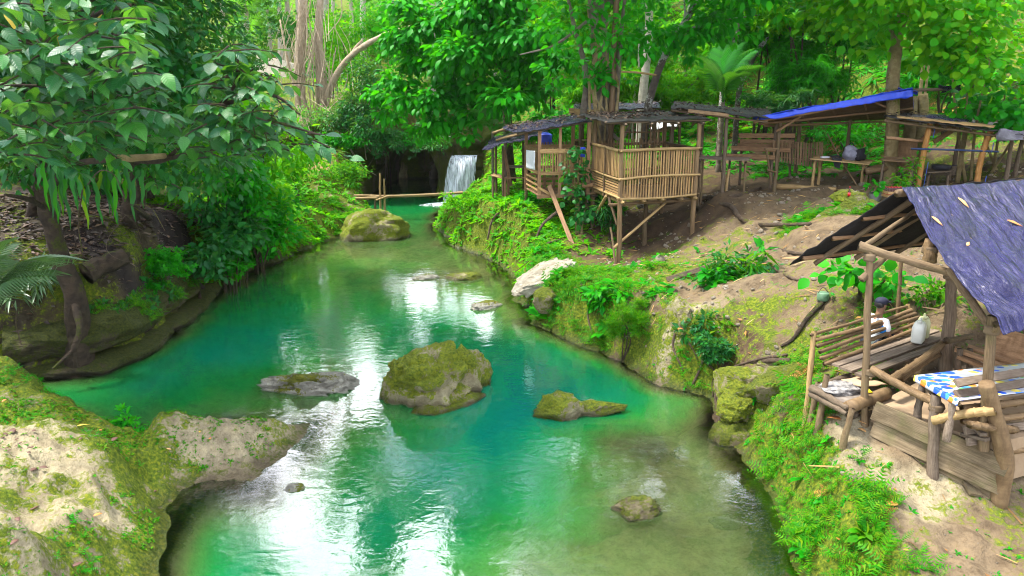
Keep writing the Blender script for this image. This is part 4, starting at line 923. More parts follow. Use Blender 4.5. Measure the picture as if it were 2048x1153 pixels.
def blob(name, t, c, dims, seed, mat, rot=0, **kw):
    V, Fc = rock_shape(c, dims, seed, rot, sub=3, amp=.18, ridge=.06, **kw); return part(t, name, V, Fc, mat)
M_BAG = flat('grey_bag_cloth', (.13, .13, .17), .8, c2=(.22, .22, .27)); M_BAGD = flat('black_bag_cloth', (.012, .012, .016), .8)
c0 = PD(1700, 313, 24.5); t = thing('backpack', 'grey backpack slumped on the bamboo table', 'bag', tuple(c0))
blob('body', t, c0 + UP * .12, (.24, .16, .26), 101, M_BAG); blob('pocket', t, c0 + Vector((0, -.15, .05)), (.15, .06, .12), 102, M_BAG)
V, Fc = tube(smooth_path([c0 + Vector((-.1, .0, .33)), c0 + Vector((0, 0, .43)), c0 + Vector((.1, 0, .33))]), .015, 6); part(t, 'strap', V, Fc, M_BAGD)
c0 = PD(1719, 318, 24.4); t = thing('backpack', 'black bag standing beside the grey backpack', 'bag', tuple(c0))
blob('body', t, c0 + UP * .12, (.17, .14, .22), 103, M_BAGD)
V, Fc = tube(smooth_path([c0 + Vector((-.08, -.1, .25)), c0 + Vector((-.1, -.17, .1)), c0 + Vector((-.08, -.1, -.02))]), .015, 6); part(t, 'strap', V, Fc, M_BAGD)
c0 = PD(1672, 318, 24.25); t = thing('jacket', 'black jacket hanging over the table edge', 'clothing', tuple(c0))
sheet(t, 'cloth', c0 + Vector((-.16, .35, .05)), c0 + Vector((.2, .35, .06)), c0 + Vector((.18, -.03, .04)), c0 + Vector((-.15, -.03, .04)), M_BAGD, 10, 8, 0, .03, 31, wf=5)
sheet(t, 'cloth', c0 + Vector((-.15, -.03, .04)), c0 + Vector((.18, -.03, .04)), c0 + Vector((.12, -.06, -.32)), c0 + Vector((-.05, -.06, -.25)), M_BAGD, 10, 8, 0, .03, 32, wf=5)
c0 = PD(1650, 317, 24.5); t = thing('white_box', 'flat white box on the near end of the bamboo table', 'box', tuple(c0)); bar(t, 'box', c0 + Vector((-.14, 0, .03)), c0 + Vector((.12, 0, .03)), .06, M_TARP_WHITE, 'plank', .02, UP); bar(t, 'lid', c0 + Vector((-.142, 0, .053)), c0 + Vector((.122, 0, .053)), .063, M_TARP_WHITE, 'plank', .006, UP)

# right shelter with the orange posts
fl, frr, br, bl = PD(1768, 233, 22.6), PD(2075, 275, 20.8), PD(2090, 255, 24.5), PD(1800, 226, 25.5)
t = shelter('cook_shelter', 'dark roofed shelter standing on orange posts with blue feet', fl, frr, br, bl, M_TARP_BLK, [(*PD(2012, 355, 22.5)[:2], 4.75, M_BARKPOLE), (*PD(1905, 350, 24.6)[:2], 5.0, M_BARKPOLE), (*PD(2030, 355, 22.4)[:2], 4.75, M_BARKPOLE)], seed=27, rafters=6, sag=.06)
for px, py, d, z in ((1836, 372, 22.4, 5.05), (1958, 358, 21.6, 4.85)):
    q = PD(px, py, d); g0 = gz(q.x, q.y)
    o = bar(t, 'post', Vector((q.x, q.y, g0 - .1)), Vector((q.x + .1, q.y, z)), .085, M_ORANGE, 'bamboo')
    for z0, z1 in ((-.1, .42), (.78, .92)):
        V, Fc = tube([Vector((q.x + .012, q.y, g0 + z0)), Vector((q.x + .022, q.y, g0 + z1))], .108, 12); part(o, 'painted_band', V, Fc, M_BLUEPAINT)
bar(t, 'rail', PD(1822, 298, 22.3), PD(1998, 304, 21.5), .028, M_BLUEDARK, 'bamboo', label='thin blue rail between the orange posts')
for a, b in (((1850, 272), (1900, 252)), ((1842, 282), (1880, 246)), ((1868, 284), (1915, 255))): bar(t, 'brace', PD(*a, 23.2), PD(*b, 23.6), .07, M_PLANK_BROWN, 'plank', .03, (0, -1, 0))
bar(t, 'rail', PD(1772, 277, 22.6), PD(1845, 283, 22.6), .05, M_PLANK_BROWN)
sheet(t, 'tarp_flap', PD(2000, 256, 21.2), PD(2060, 264, 20.9), PD(2056, 280, 20.9), PD(1998, 276, 21.2), M_SCRAP, 26, 12, .02, .02, 28, rag=.07, label='torn white sheet at the roof end')
sheet(t, 'tarp_flap', PD(1850, 232, 22.5), PD(1930, 245, 22.1), PD(1945, 241, 23.0), PD(1865, 228, 23.4), M_TARP, 14, 8, .0, .05, 29, rag=.05)
sheet(t, 'thatch_edge', PD(1795, 236, 22.5), PD(1990, 256, 21.4), PD(1990, 250, 21.7), PD(1795, 231, 22.8), M_SLAT, 20, 5, .0, .03, 30, rag=.04)
table('dark work table between the orange posts', PD(1855, 346, 22.6), PD(1900, 344, 22.4), PD(1905, 336, 23.4), PD(1858, 338, 23.5), M_BARKPOLE, M_BARKPOLE, 4)
c0 = PD(1882, 340, 22.8); t = thing('cooking_pan', 'sooty pan on the dark work table', 'pan', tuple(c0)); V, Fc = tube([c0, c0 + UP * .04, c0 + UP * .14, c0 + UP * .15], [.18, .26, .28, .24], 14); part(t, 'pan', V, Fc, M_BAGD); bar(t, 'handle', c0 + Vector((.26, 0, .12)), c0 + Vector((.48, 0, .14)), .015, M_BAGD)
table('plank shelf by the foot of the left orange post', PD(1762, 322, 23.2), PD(1830, 326, 23.0), PD(1835, 316, 23.8), PD(1768, 312, 24.0), M_SLAT_DARK, M_BARKPOLE, 4, 'shelf', 'shelf')
t = thing('plywood_sheet', 'reddish board leaning behind the left orange post', 'board', tuple(PD(1810, 330, 24)))
bar(t, 'board', PD(1808, 345, 24), PD(1812, 282, 24.3), .4, M_PLANK_BROWN, 'plank', .015, (0, -1, .2))
# hut by the head of the fall
t = thing('wall_hut', 'dark roofed hut with woven bamboo wall above the waterfall', 'hut', tuple(PD(955, 270, 43.6)))
for i in range(9):
    x0 = 932 + i * 5.2; bar(t, 'slat', PD(x0, 272, 43.2), PD(x0, 216, 43.4), .07, M_SLAT, 'plank', .015, (0, -1, 0))
for py in (232, 248, 253, 259, 265): bar(t, 'rail', PD(928, py + 1, 43.1), PD(982, py, 43.0), .05, M_BAMBOO, 'plank', .02, (0, -1, 0))
for px in (930, 976): bar(t, 'post', PD(px, 275, 43.0), PD(px, 196, 43.0), .09, M_BAMBOO)
sheet(t, 'roof', PD(922, 208, 42.4), PD(990, 196, 42.4), PD(985, 190, 45.6), PD(920, 200, 45.6), M_TARP_BLK, 14, 8, .05, .08, 35, rag=.08)

# ---------------------------------------------------------------- bamboo foot bridge
t = thing('bamboo_bridge', 'bamboo pole footbridge across the inlet below the cave', 'bridge', tuple(PD(770, 405, 35)))
for dx, dz in ((0, 0), (.12, -.01)):
    a = PD(640, 397, 35.3) + Vector((0, dx * 2, dz)); m = PD(762, 396, 35.2) + Vector((0, dx * 2, dz)); b = PD(925, 386, 35.0) + Vector((0, dx * 2, dz))
    bar(t, 'pole', a, m + Vector((.3, 0, .02)), .07, M_BAMBOO, 'bamboo'); bar(t, 'pole', m - Vector((.2, 0, -.05)), b, .065, M_BAMBOO, 'bamboo')
for (x0, y0, x1, y1, r) in ((761, 428, 760, 347, .055), (770, 428, 768, 358, .05)): bar(t, 'stake', PD(x0, y0, 35.0), PD(x1, y1, 35.0), r, M_BAMBOO)
for (x0, y0, x1, y1, r) in ((752, 424, 750, 393, .055), (771, 425, 769, 397, .045)): bar(t, 'stake', PD(x0, y0, 35.4), PD(x1, y1, 35.4), r, M_POLE)
bar(t, 'lashing', PD(752, 401, 34.9), PD(778, 392, 34.9), .04, M_BAMBOO)

# ---------------------------------------------------------------- the near hut
P1 = PD(1738, 800, 9.6); P1.z = min(P1.z, gz(P1.x, P1.y)) - .05
R0, L0, E0 = PD(1800, 380, 10.5), PD(1580, 526, 10.75), PD(2004, 659, 7.9)
ax = Vector((.90, .43, 0)).normalized(); bx = Vector((.43, -.90, 0))
RL = 4.4
t = thing('near_hut', 'open sided hut in front with draped dark tarp roof and plank floor', 'hut', (P1.x, P1.y, P1.z))
L1 = L0 + ax * RL; R1 = R0 + ax * RL; E1 = E0 + ax * RL
# blue-black tarp on the near slope, drawn over the ridge, with long folds down the slope
nu, nv = 130, 100
u, v = np.meshgrid(np.linspace(0, 1, nu), np.linspace(0, 1, nv)); u = u.ravel(); v = v.ravel()
r0, l0, e0, a_ = [np.array(tuple(q)) for q in (R0, L0, E0, ax)]
vv = v[:, None]; P = r0 * (1 - vv) + e0 * vv + a_ * (u * RL)[:, None]
nrm = np.cross(a_, e0 - r0); nrm /= np.linalg.norm(nrm); nrm *= np.sign(nrm[2])
fan = np.stack([(u - .1) * 6.5 + v * 3.0 * (u - .3), v * 1.1, v * 0], -1)
fold = ridged(fan, 4, 201) * .14 * (.25 + v) + ridged(fan * 2.3 + 5, 3, 207) * .022 + fbm(np.stack([u * 26, v * 20, u * 0], -1), 4, 203) * .032
P = P + nrm * (fold + .03)[:, None]
P[:, 2] += -.16 * np.sin(v * math.pi) * (.6 + .4 * u) - .05 * np.sin(u * math.pi) + .03 * np.sin(v * 3)
P = P + a_ * (-.10 * np.sin(v * math.pi) + .05 * fbm(np.stack([v * 6, u * 0, u * 0], -1), 2, 5))[:, None] * (1 - u)[:, None] ** 4
# last hem drapes down
P[:, 2] -= .10 * sstep(.93, 1.0, v)
ii = np.arange(nv - 1)[:, None] * nu + np.arange(nu - 1)[None]
qd = np.stack([ii, ii + 1, ii + nu + 1, ii + nu], -1).reshape(-1, 4)
P_TARP = P.copy()
k = NT('near_tarp'); p = k.attr('lv', 'Vector')
s1 = k.math('ABSOLUTE', k.math('SUBTRACT', k.noise(k.mapping(p, (2.6, .5, 1), (0, 0, .3)), 1.0, 4, .5, 1.0), .5)); s2 = k.math('ABSOLUTE', k.math('SUBTRACT', k.noise(k.mapping(p, (7.5, 2.2, 1), (0, 0, -.2)), 1.3, 5, .62, 1.4), .5)); s3 = k.math('ABSOLUTE', k.math('SUBTRACT', k.noise(p, 9, 4, .6, 2.2), .5))
h = k.math('ADD', k.math('MULTIPLY', s1, 3.0), k.math('ADD', k.math('MULTIPLY', s2, .6), k.math('MULTIPLY', s3, .05)))
nb = k.noise(p, 1.4, 3); dirt = k.noise(k.mapping(p, (4, 1.2, 1)), 2.0, 5, .65)
cN = k.mix(k.rng(nb, .3, .7), (.006, .006, .034), (.014, .013, .074)); cN = k.mix(k.rng(dirt, .68, .80, 0, .25), cN, (.08, .07, .07))
M_NEAR = k.done(k.bsdf(cN, k.rng(dirt, .35, .7, .12, .2), .30, k.bump(h, 1.0, .13)))
o = part(t, 'roof_tarp', P, qd, M_NEAR, label='wrinkled blue-black tarp on the near slope'); a_lv = o.data.attributes.new('lv', 'FLOAT_VECTOR', 'POINT'); a_lv.data.foreach_set('vector', np.stack([u * RL, v * 3.3, v * 0], -1).astype(np.float32).ravel())
m = o.modifiers.new('thickness', 'SOLIDIFY'); m.thickness = .01
sheet(t, 'shade_net', R0 + ax * .02 + UP * .02, R1 + UP * .02, L1, L0, M_NET, 30, 24, .10, .03, 41, rag=.03, label='black netting on the far slope')
for s, e in ((.12, .98), (.45, .98), (.8, .98)):
    a = lerp(R0, L0, .05) + ax * (RL * s * .6 + .15); b = lerp(R0, L0, e) + ax * (RL * s * .6 + .15)
    bar(t, 'rafter', a - UP * .09, b - UP * .09, .045, M_POLE)
bar(t, 'ridge_pole', R0 - ax * .05 - UP * .05, R1 - UP * .05, .05, M_POLE)
for f in (.35, .62, .9):
    bar(t, 'purlin', lerp(R0, L0, f) + ax * .05 - UP * .05, lerp(R1, L1, f) - UP * .05, .03, M_PLANK_BROWN)
bar(t, 'rafter', PD(1722, 496, 9.9), lerp(R0, L0, .12) + ax * .9 - UP * .1, .035, M_POLE)
for s in (.1, .5, .9): bar(t, 'rafter', R0 + ax * (.35 + s * 3.4) - UP * .08, E0 + ax * (.35 + s * 3.4) - UP * .06, .04, M_POLE)
for f in (.5, .92): bar(t, 'purlin', lerp(R0, E0, f) + ax * .1 - UP * .12, lerp(R1, E1, f) - UP * .12, .035, M_POLE)
# frame
bar(t, 'post', P1, PD(1740, 500, 9.6), .050, M_POLE)
P3 = PD(1898, 748, 10.75); P3.z = gz(P3.x, P3.y) - .05; bar(t, 'post', P3, PD(1904, 548, 10.75), .095, M_BARKPOLE)
P4 = PD(1797, 625, 12.3); bar(t, 'post', Vector((P4.x, P4.y, gz(P4.x, P4.y) - .05)), PD(1803, 515, 12.3), .035, M_BAMBOO_OLD)
P2 = PD(1995, 1012, 8.45); P2.z = gz(P2.x, P2.y) - .1
V, Fc = tube(smooth_path([P2, PD(2010, 930, 8.43), PD(1996, 850, 8.4), PD(1978, 790, 8.38), PD(1974, 768, 8.37)], 4), np.linspace(.108, .085, 17), 12, 5, .25, 4)
part(t, 'post', V, Fc, wood_mat('bark_trunk', (.10, .062, .032), (.26, .175, .09), .85), label='thick crooked trunk post at the front corner')
bar(t, 'post', PD(1967, 900, 8.5), PD(1984, 632, 8.5), .062, M_POLE)
bar(t, 'post', P2 + ax * 2.3 + bx * -.2 + UP * .2, E0 + ax * 2.8, .07, M_POLE)
bar(t, 'post', Vector((*(P3 + ax * 2.2)[:2], gz(*(P3 + ax * 2.2)[:2]))), L1 - ax * .6 - bx * -.3 , .07, M_BARKPOLE)
bar(t, 'tie_beam', PD(1718, 492, 9.65), PD(1906, 548, 9.3), .055, M_POLE)
bar(t, 'tie_beam', PD(1900, 540, 9.3), PD(1985, 662, 8.45), .05, M_POLE)
bar(t, 'brace', PD(1722, 560, 9.6), PD(1775, 508, 9.7), .045, M_POLE)
bar(t, 'brace', PD(1985, 665, 8.45), PD(2000, 648, 8.3), .035, M_POLE)
bar(t, 'king_post', PD(1858, 525, 9.8), PD(1862, 478, 9.8), .085, M_BAMBOO_OLD)
bar(t, 'tie_beam', PD(1788, 512, 10.0), PD(1900, 548, 11.0), .04, M_POLE)
bar(t, 'tie_beam', PD(1895, 572, 10.8), PD(2010, 575, 11.6), .045, M_BARKPOLE)
# floor edge: stacked planks, and the floor behind them
fe0, fe1 = PD(1752, 788, 9.45), PD(2010, 930, 8.35); fe0.z = 1.70; fe1.z = 1.42
nf = (ax * -0.2 + bx).normalized()
for i, (dz, dzz, wv) in enumerate(((0, 0, .13), (-.24, -.27, .14), (-.47, -.56, .14))):
    bar(t, 'floor_plank', fe0 + Vector((.02 * i, 0, dz + .02)), fe1 + Vector((.05, .04 * i, dzz + .02)), wv, M_PLANK_MOSS, 'plank', .03, (-.5, -.85, .1))
fl4 = [fe0, fe1, fe1 + ax * 3.2 + UP * .26, P3 + ax * 1.8]
V = [Vector((q.x, q.y, 1.70)) for q in (P1 + ax * .1, fe1 - bx * .15, fe1 + ax * 3, P3 + ax * 3 + bx * -.2, P3 - bx * .2)]
V += [q - UP * .6 for q in V]
part(t, 'earth_floor', V, [(0, 1, 2, 3, 4), (9, 8, 7, 6, 5)] + [(i, 5 + i, 5 + (i + 1) % 5, (i + 1) % 5) for i in range(5)], flat('trodden_earth', (.34, .25, .16), .95, .1, (.26, .18, .11), 5), smooth=False)
bar(t, 'rail', PD(1742, 738, 9.55), PD(1868, 805, 8.95), .058, M_BAMBOO_OLD, 'bamboo', label='log rail sloping down from the left post')
bar(t, 'rail', PD(1778, 762, 9.75), PD(1886, 687, 10.8), .062, M_BAMBOO_OLD, 'bamboo', label='thick log on the floor inside the hut')
bar(t, 'rail', PD(1800, 760, 9.9), PD(1884, 705, 10.9), .05, M_BAMBOO_OLD, 'bamboo')
bar(t, 'rail', PD(1866, 842, 8.75), PD(1990, 822, 8.3), .06, M_BAMBOO, 'bamboo', label='pale log butt sticking out past the trunk post')
bar(t, 'rail', PD(1940, 850, 8.25), PD(2032, 860, 8.7), .05, M_BAMBOO_OLD, 'bamboo')
q = PD(1878, 888, 8.85); bar(t, 'post', Vector((q.x, q.y, gz(q.x, q.y) - .1)), PD(1872, 790, 8.9), .07, M_PLANK)
# stacked front rails of the sitting platform
for (x0, y0, x1, y1, mt, kd, r) in ((1925, 818, 2075, 800, M_BAMBOO_OLD, 'bamboo', .05), (1925, 842, 2080, 826, M_BAMBOO_OLD, 'bamboo', .045), (1930, 862, 2080, 850, M_PLANK, 'plank', .05), (1935, 884, 2080, 868, M_PLANK, 'plank', .05), (1990, 905, 2090, 893, M_BAMBOO_OLD, 'pole', .06)):
    bar(t, 'platform_rail', PD(x0, y0, 8.55), PD(x1, y1, 8.9), r, mt, kd, .025 if kd == 'plank' else None, (0, -.9, .4) if kd == 'plank' else None)
for (x0, y0, x1, y1) in ((1912, 767, 2062, 743), (1912, 790, 2062, 765)):
    bar(t, 'platform_rail', PD(x0, y0, 8.6), PD(x1, y1, 8.95), .055, M_PLANK, 'plank', .02, (0, -.6, .8))
for a, b in (((1925, 868), (1975, 880)), ((1940, 846), (1968, 870)), ((1930, 856), (1965, 858))): bar(t, 'platform_rail', PD(*a, 8.7), PD(*b, 8.4), .045, M_PLANK, 'plank', .02, UP)
for p_, r_ in ((PD(1739, 515, 9.6), .075), (PD(1741, 745, 9.58), .072), (PD(1902, 552, 10.7), .10), (PD(1984, 660, 8.48), .085), (PD(1873, 815, 8.9), .09), (PD(1860, 500, 9.8), .10)):
    V, Fc = tube([p_ - UP * .05, p_ - UP * .02, p_, p_ + UP * .02, p_ + UP * .05], [r_ * .96, r_ * 1.05, r_ * .98, r_ * 1.06, r_ * .96], 12); part(t, 'lashing', V, Fc, M_ROPE)
# loose boards at the plank wall
def lone(name, label, cat, a, b, r, mat, kind='plank', r2=.02, face=UP):
    t = thing(name, label, cat, tuple(lerp(a, b, .5))); bar(t, name, a, b, r, mat, kind, r2, face); return t
lone('loose_board', 'long grey board sliding down from the hut floor', 'board', GP(1752, 806, 9.5) + UP * .05, GP(1915, 918, 8.6) + UP * .05, .08, M_PLANK_MOSS, face=(-.3, -.5, .8))
lone('loose_board', 'short split board lying on the sand by the trunk post', 'board', GP(1885, 892, 8.8) + UP * .04, GP(1950, 1005, 8.2) + UP * .03, .085, M_PLANK_MOSS, face=(.2, 0, 1))
lone('loose_board', 'dark rail-like board stuck in the path above the ferns', 'board', GP(1333, 566, 18) + UP * .04, GP(1424, 540, 18) + UP * .10, .06, M_BARKPOLE, face=(0, -1, .3))

# bench of bamboo poles
t = thing('bamboo_bench', 'bamboo pole bench with slatted back on the hut\'s open side', 'bench', tuple(PD(1740, 720, 10.8)))
s0, s1 = PD(1672, 738, 10.45), PD(1868, 664, 11.9)
for i, w_ in ((0, .1), (1, .1), (2, .07)):
    off = Vector((.10, -.22, 0)) * i; bar(t, 'seat_plank', s0 + off + Vector((0, .12, .02)), s1 + off + Vector((.05, .1, .0)), w_, M_PLANK, 'plank', .018, UP)
b0_, b1_ = PD(1650, 728, 10.55), PD(1852, 650, 12.0); h0, h1 = PD(1628, 668, 10.75), PD(1815, 613, 12.2)
for i in range(6):
    s = i / 5; e = (b1_ - b0_).normalized() * random.uniform(0, .1)
    bar(t, 'back_pole', lerp(b0_, h0, s) - e, lerp(b1_, h1, s) + e * .5, .033 if i < 5 else .026, M_BAMBOO_OLD, 'bamboo' if i < 5 else 'pole')
for (px, py, d, zt) in ((1628, 790, 10.2, 0), (1855, 690, 12.1, 0)):
    pass
q = h0; bar(t, 'leg', Vector((q.x - .05, q.y - .15, gz(q.x - .05, q.y - .15) - .1)), h0 + UP * .04, .045, M_BAMBOO)
q = h1; bar(t, 'leg', Vector((q.x + .1, q.y - .1, gz(q.x, q.y) - .1)), h1 + UP * .04, .04, M_BAMBOO)
for s in (.06, .55, .9):
    q = lerp(s0, s1, s) + Vector((.15, -.2, 0)); bar(t, 'leg', Vector((q.x, q.y, gz(q.x, q.y) - .1)), q - UP * .03, .055, M_POLE)
    bar(t, 'crosspiece', lerp(s0, s1, s) + Vector((-.02, .18, -.03)), lerp(s0, s1, s) + Vector((.25, -.42, -.03)), .03, M_POLE)
# ash tray hearth
t = thing('hearth_tray', 'raised earth-filled cooking tray of logs with ash and cardboard', 'hearth', tuple(PD(1700, 800, 9.9)))
Ah, Bh, Ch, Dh = PD(1624, 770, 10.15), PD(1697, 812, 9.45), PD(1774, 783, 9.9), PD(1702, 748, 10.6)
zt = 1.80
Ah, Bh, Ch, Dh = [Vector((q.x, q.y, zt)) for q in (Ah, Bh, Ch, Dh)]
for a, b in ((Ah, Bh), (Ch, Dh), (Dh, Ah)): bar(t, 'side_log', a - UP * .05, b - UP * .05, .055, M_BARKPOLE)
for a, b in ((Ah, Bh),): bar(t, 'side_log', a - UP * .14, b - UP * .14, .05, M_BARKPOLE)
V, Fc = tube(smooth_path([Bh - UP * .04, Ch - UP * .02], 6), .09, 12, 3, .1); part(t, 'side_log', V, Fc, M_BAMBOO_OLD, label='wide pale bark roll on the front edge')
V = [Ah - UP * .03, Bh - UP * .03, Ch - UP * .03, Dh - UP * .03]; V += [q - UP * .12 for q in V]
part(t, 'tray', V, [(0, 1, 2, 3), (7, 6, 5, 4)] + [(i, 4 + i, 4 + (i + 1) % 4, (i + 1) % 4) for i in range(4)], flat('ash_earth', (.10, .08, .065), .95, .1, (.22, .19, .16), 9), smooth=False)
cen = (Ah + Bh + Ch + Dh) / 4
V, Fc = rock_shape(cen + Vector((-.12, .0, -.0)), (.28, .2, .07), 131, .2, 4, .4); part(t, 'ash_heap', V, Fc, flat('ash', (.05, .05, .05), .95, .1, (.34, .32, .30), 14))
for (px, py, d) in ((1637, 828, 10.0), (1692, 852, 9.35), (1735, 825, 9.7), (1628, 775, 10.3)):
    q = PD(px, py, d); bar(t, 'leg', Vector((q.x, q.y, gz(q.x, q.y) - .1)), Vector((q.x + .06, q.y, zt - (.02 if px != 1637 else -.22))), .048, M_POLE)
a = GP(1700, 850, 9.6); b = GP(1762, 818, 9.7); lone('log', 'short dark log lying under the cooking tray', 'log', a + UP * .06, b + UP * .06, .06, M_BARKPOLE, 'pole', None, None)
c0 = cen + Vector((.22, .05, .05)); t = thing('cardboard', 'torn flat cardboard lying on the cooking tray', 'cardboard', tuple(c0))
sheet(t, 'cardboard', c0 + Vector((-.30, .12, .02)), c0 + Vector((.05, .22, .03)), c0 + Vector((.32, -.08, .04)), c0 + Vector((-.05, -.16, .02)), flat('cardboard_paper', (.42, .29, .17), .9), 8, 8, 0, .015, 51, rag=.03)
c0 = cen + Vector((.12, -.24, .03)); t = thing('wrapper', 'small yellow wrapper on the cooking tray', 'litter', tuple(c0))
sheet(t, 'wrapper', c0 + Vector((-.06, 0, .03)), c0 + Vector((.05, .02, .05)), c0 + Vector((.06, -.08, .04)), c0 + Vector((-.04, -.09, .03)), flat('yellow_foil', (.75, .62, .02), .4), 6, 6, 0, .015, 52, wf=9)

# table with the flowered cloth
Ta, Tb = PD(1834, 754, 9.25), PD(1922, 805, 8.6); Ta.z = Tb.z = 2.28
Ta = PZ(1834, 752, 2.28); Tb = PZ(1922, 803, 2.28); tdir = (PZ(2000, 733, 2.28) - Ta).normalized()
Td, Tc = Ta + tdir * 2.3, Tb + tdir * 2.3
t = thing('low_table', 'long table in the near hut under a flowered cloth', 'table', ((Ta + Tb) / 2)[:])
for i in range(4):
    s = (i + .5) / 4; bar(t, 'board', lerp(Ta, Tb, s) - UP * .02, lerp(Td, Tc, s) - UP * .02, .085, M_PLANK, 'plank', .012, UP)
for a, b in ((Ta, Tb), (Td, Tc)): bar(t, 'crosspiece', a - UP * .06, b - UP * .06, .03, M_POLE)
for q in (lerp(Ta, Tb, .15), lerp(Ta, Tb, .85), lerp(Td, Tc, .15), lerp(Td, Tc, .85)): bar(t, 'leg', Vector((q.x, q.y, 1.68)), q - UP * .03, .05, M_PLANK)
bar(t, 'brace', lerp(Ta, Tb, .3) - UP * .08, lerp(Ta, Tb, .3) + tdir * .3 - UP * .4, .03, M_BARKPOLE)
k = NT('flowered_cloth'); p = k.coord('Object')
vo = k.n('ShaderNodeTexVoronoi'); k.set(vo.inputs['Vector'], k.mapping(p, (5.2, 7.5, 5))); vo.inputs['Scale'].default_value = 1.35; vo.inputs['Randomness'].default_value = 1
hue = k.n('ShaderNodeSeparateColor'); k.set(hue.inputs[0], vo.outputs['Color'])
fc = k.ramp(hue.outputs[0], [(.0, (.02, .08, .55)), (.30, (.03, .12, .62)), (.42, (.10, .30, .10)), (.55, (.70, .20, .03)), (.7, (.72, .60, .10)), (.86, (.05, .22, .65))], 'CONSTANT')
nn = k.noise(p, 9, 4)
pet = k.math('ADD', vo.outputs['Distance'], k.math('MULTIPLY', nn, .55))
sx = k.n('ShaderNodeSeparateXYZ'); k.set(sx.inputs[0], p)
thick_ = k.rng(k.math('ADD', sx.outputs[0], k.math('MULTIPLY', sx.outputs[1], .6)), .1, 1.4, .86, .60)
mk = k.n('ShaderNodeMath', operation='LESS_THAN'); k.set(mk.inputs[0], pet); k.set(mk.inputs[1], thick_)
line = k.rng(k.math('ABSOLUTE', k.math('SUBTRACT', pet, .52)), 0, .05, .55, 1)
cc = k.mix(mk.outputs[0], (.42, .44, .49), k.mix(1.0, fc, k.rng(nn, .3, .7, .7, 1.5), 'MULTIPLY'))
M_FLORAL = k.done(k.bsdf(cc, .35, .5))
tc_ = thing('table_cloth', 'white plastic cloth printed with blue and orange flowers', 'tablecloth', tuple(Ta))
o1 = 0.03
sheet(tc_, 'cloth', Ta - tdir * .03 + UP * .012, Tb - tdir * .03 + UP * .012, Tc + UP * .012, Td + UP * .012, M_FLORAL, 20, 40, .0, .004, 61, thick=.004)
sheet(tc_, 'hem', Ta - tdir * .034 + UP * .012, Tb - tdir * .034 + UP * .012, Tb - tdir * .05 - UP * .06, Ta - tdir * .05 - UP * .07, M_FLORAL, 20, 4, .0, .008, 62, thick=.004)
# farther bench inside and its back board
t = thing('plank_bench', 'dark plank bench along the back of the near hut', 'bench', tuple(PD(1960, 715, 10.6)))
for (a, b) in (((1910, 698, 10.6), (2060, 755, 10.1)), ((1935, 694, 10.9), (2075, 742, 10.4)), ((1915, 712, 10.5), (2050, 768, 10.0))): bar(t, 'seat_plank', PD(*a), PD(*b), .075, M_PLANK_BROWN, 'plank', .025, UP)
bar(t, 'back_board', PD(1985, 690, 11.0), PD(2080, 715, 10.6), .30, M_PLANK_BROWN, 'plank', .02, (-.3, -.9, .3))
bar(t, 'arm_rail', PD(1893, 682, 10.6), PD(1948, 672, 11.2), .045, M_POLE)
for px, py, d in ((1940, 740, 10.7), (1920, 730, 10.5)): 
    q = PD(px, py, d); bar(t, 'leg', Vector((q.x, q.y, 1.65)), PD(px, 698, d), .05, M_BARKPOLE)

# water jugs on the bench
M_JUG = flat('milky_plastic', (.72, .74, .66), .35, .5, (.66, .68, .60), 3); M_JUG2 = flat('yellowed_plastic', (.60, .60, .34), .35, .5, (.52, .52, .28), 3)
def jug(label, c, s, mat, rot):
    t = thing('water_jug', label, 'jug', tuple(c), None); cs, sn = math.cos(rot), math.sin(rot)
    lv = [(0, .82, .82), (.03, 1, 1), (.20, 1, 1), (.24, .97, .97), (.29, .72, .80), (.31, .55, .6)]
    n = 20; V = []
    for z, a, b in lv:
        for j in range(n):
            q = 2 * math.pi * j / n; x = abs(math.cos(q)) ** .45 * math.copysign(1, math.cos(q)) * .115 * a; y = abs(math.sin(q)) ** .45 * math.copysign(1, math.sin(q)) * .085 * b
            V.append(c + Vector((x * cs - y * sn, x * sn + y * cs, z)) * 1.0 if s == 1 else c + Vector((x * cs - y * sn, x * sn + y * cs, z)) * s)
    Fc = [(i * n + j, i * n + (j + 1) % n, (i + 1) * n + (j + 1) % n, (i + 1) * n + j) for i in range(len(lv) - 1) for j in range(n)] + [tuple(range(n))[::-1], tuple(range((len(lv) - 1) * n, len(lv) * n))]
    part(t, 'body', V, Fc, mat)
    L = lambda x, y, z: c + Vector((x * cs - y * sn, x * sn + y * cs, z)) * s
    V, Fc = tube([L(-.06, 0, .30), L(-.06, 0, .345)], .03 * s, 12); part(t, 'cap', V, Fc, mat)
    V, Fc = tube(smooth_path([L(-.02, 0, .30), L(0, 0, .345), L(.06, 0, .345), L(.085, 0, .28)]), .014 * s, 8); part(t, 'handle', V, Fc, mat)
sd_ = (s1 - s0).normalized()
jug('white plastic water jug, nearer one on the bench', lerp(s0, s1, .70) + Vector((.10, -.12, .04)), 1.12, M_JUG, .9)
jug('yellowish plastic water jug behind the white one', lerp(s0, s1, .80) + Vector((.08, -.02, .04)), 1.08, M_JUG2, 1.2)

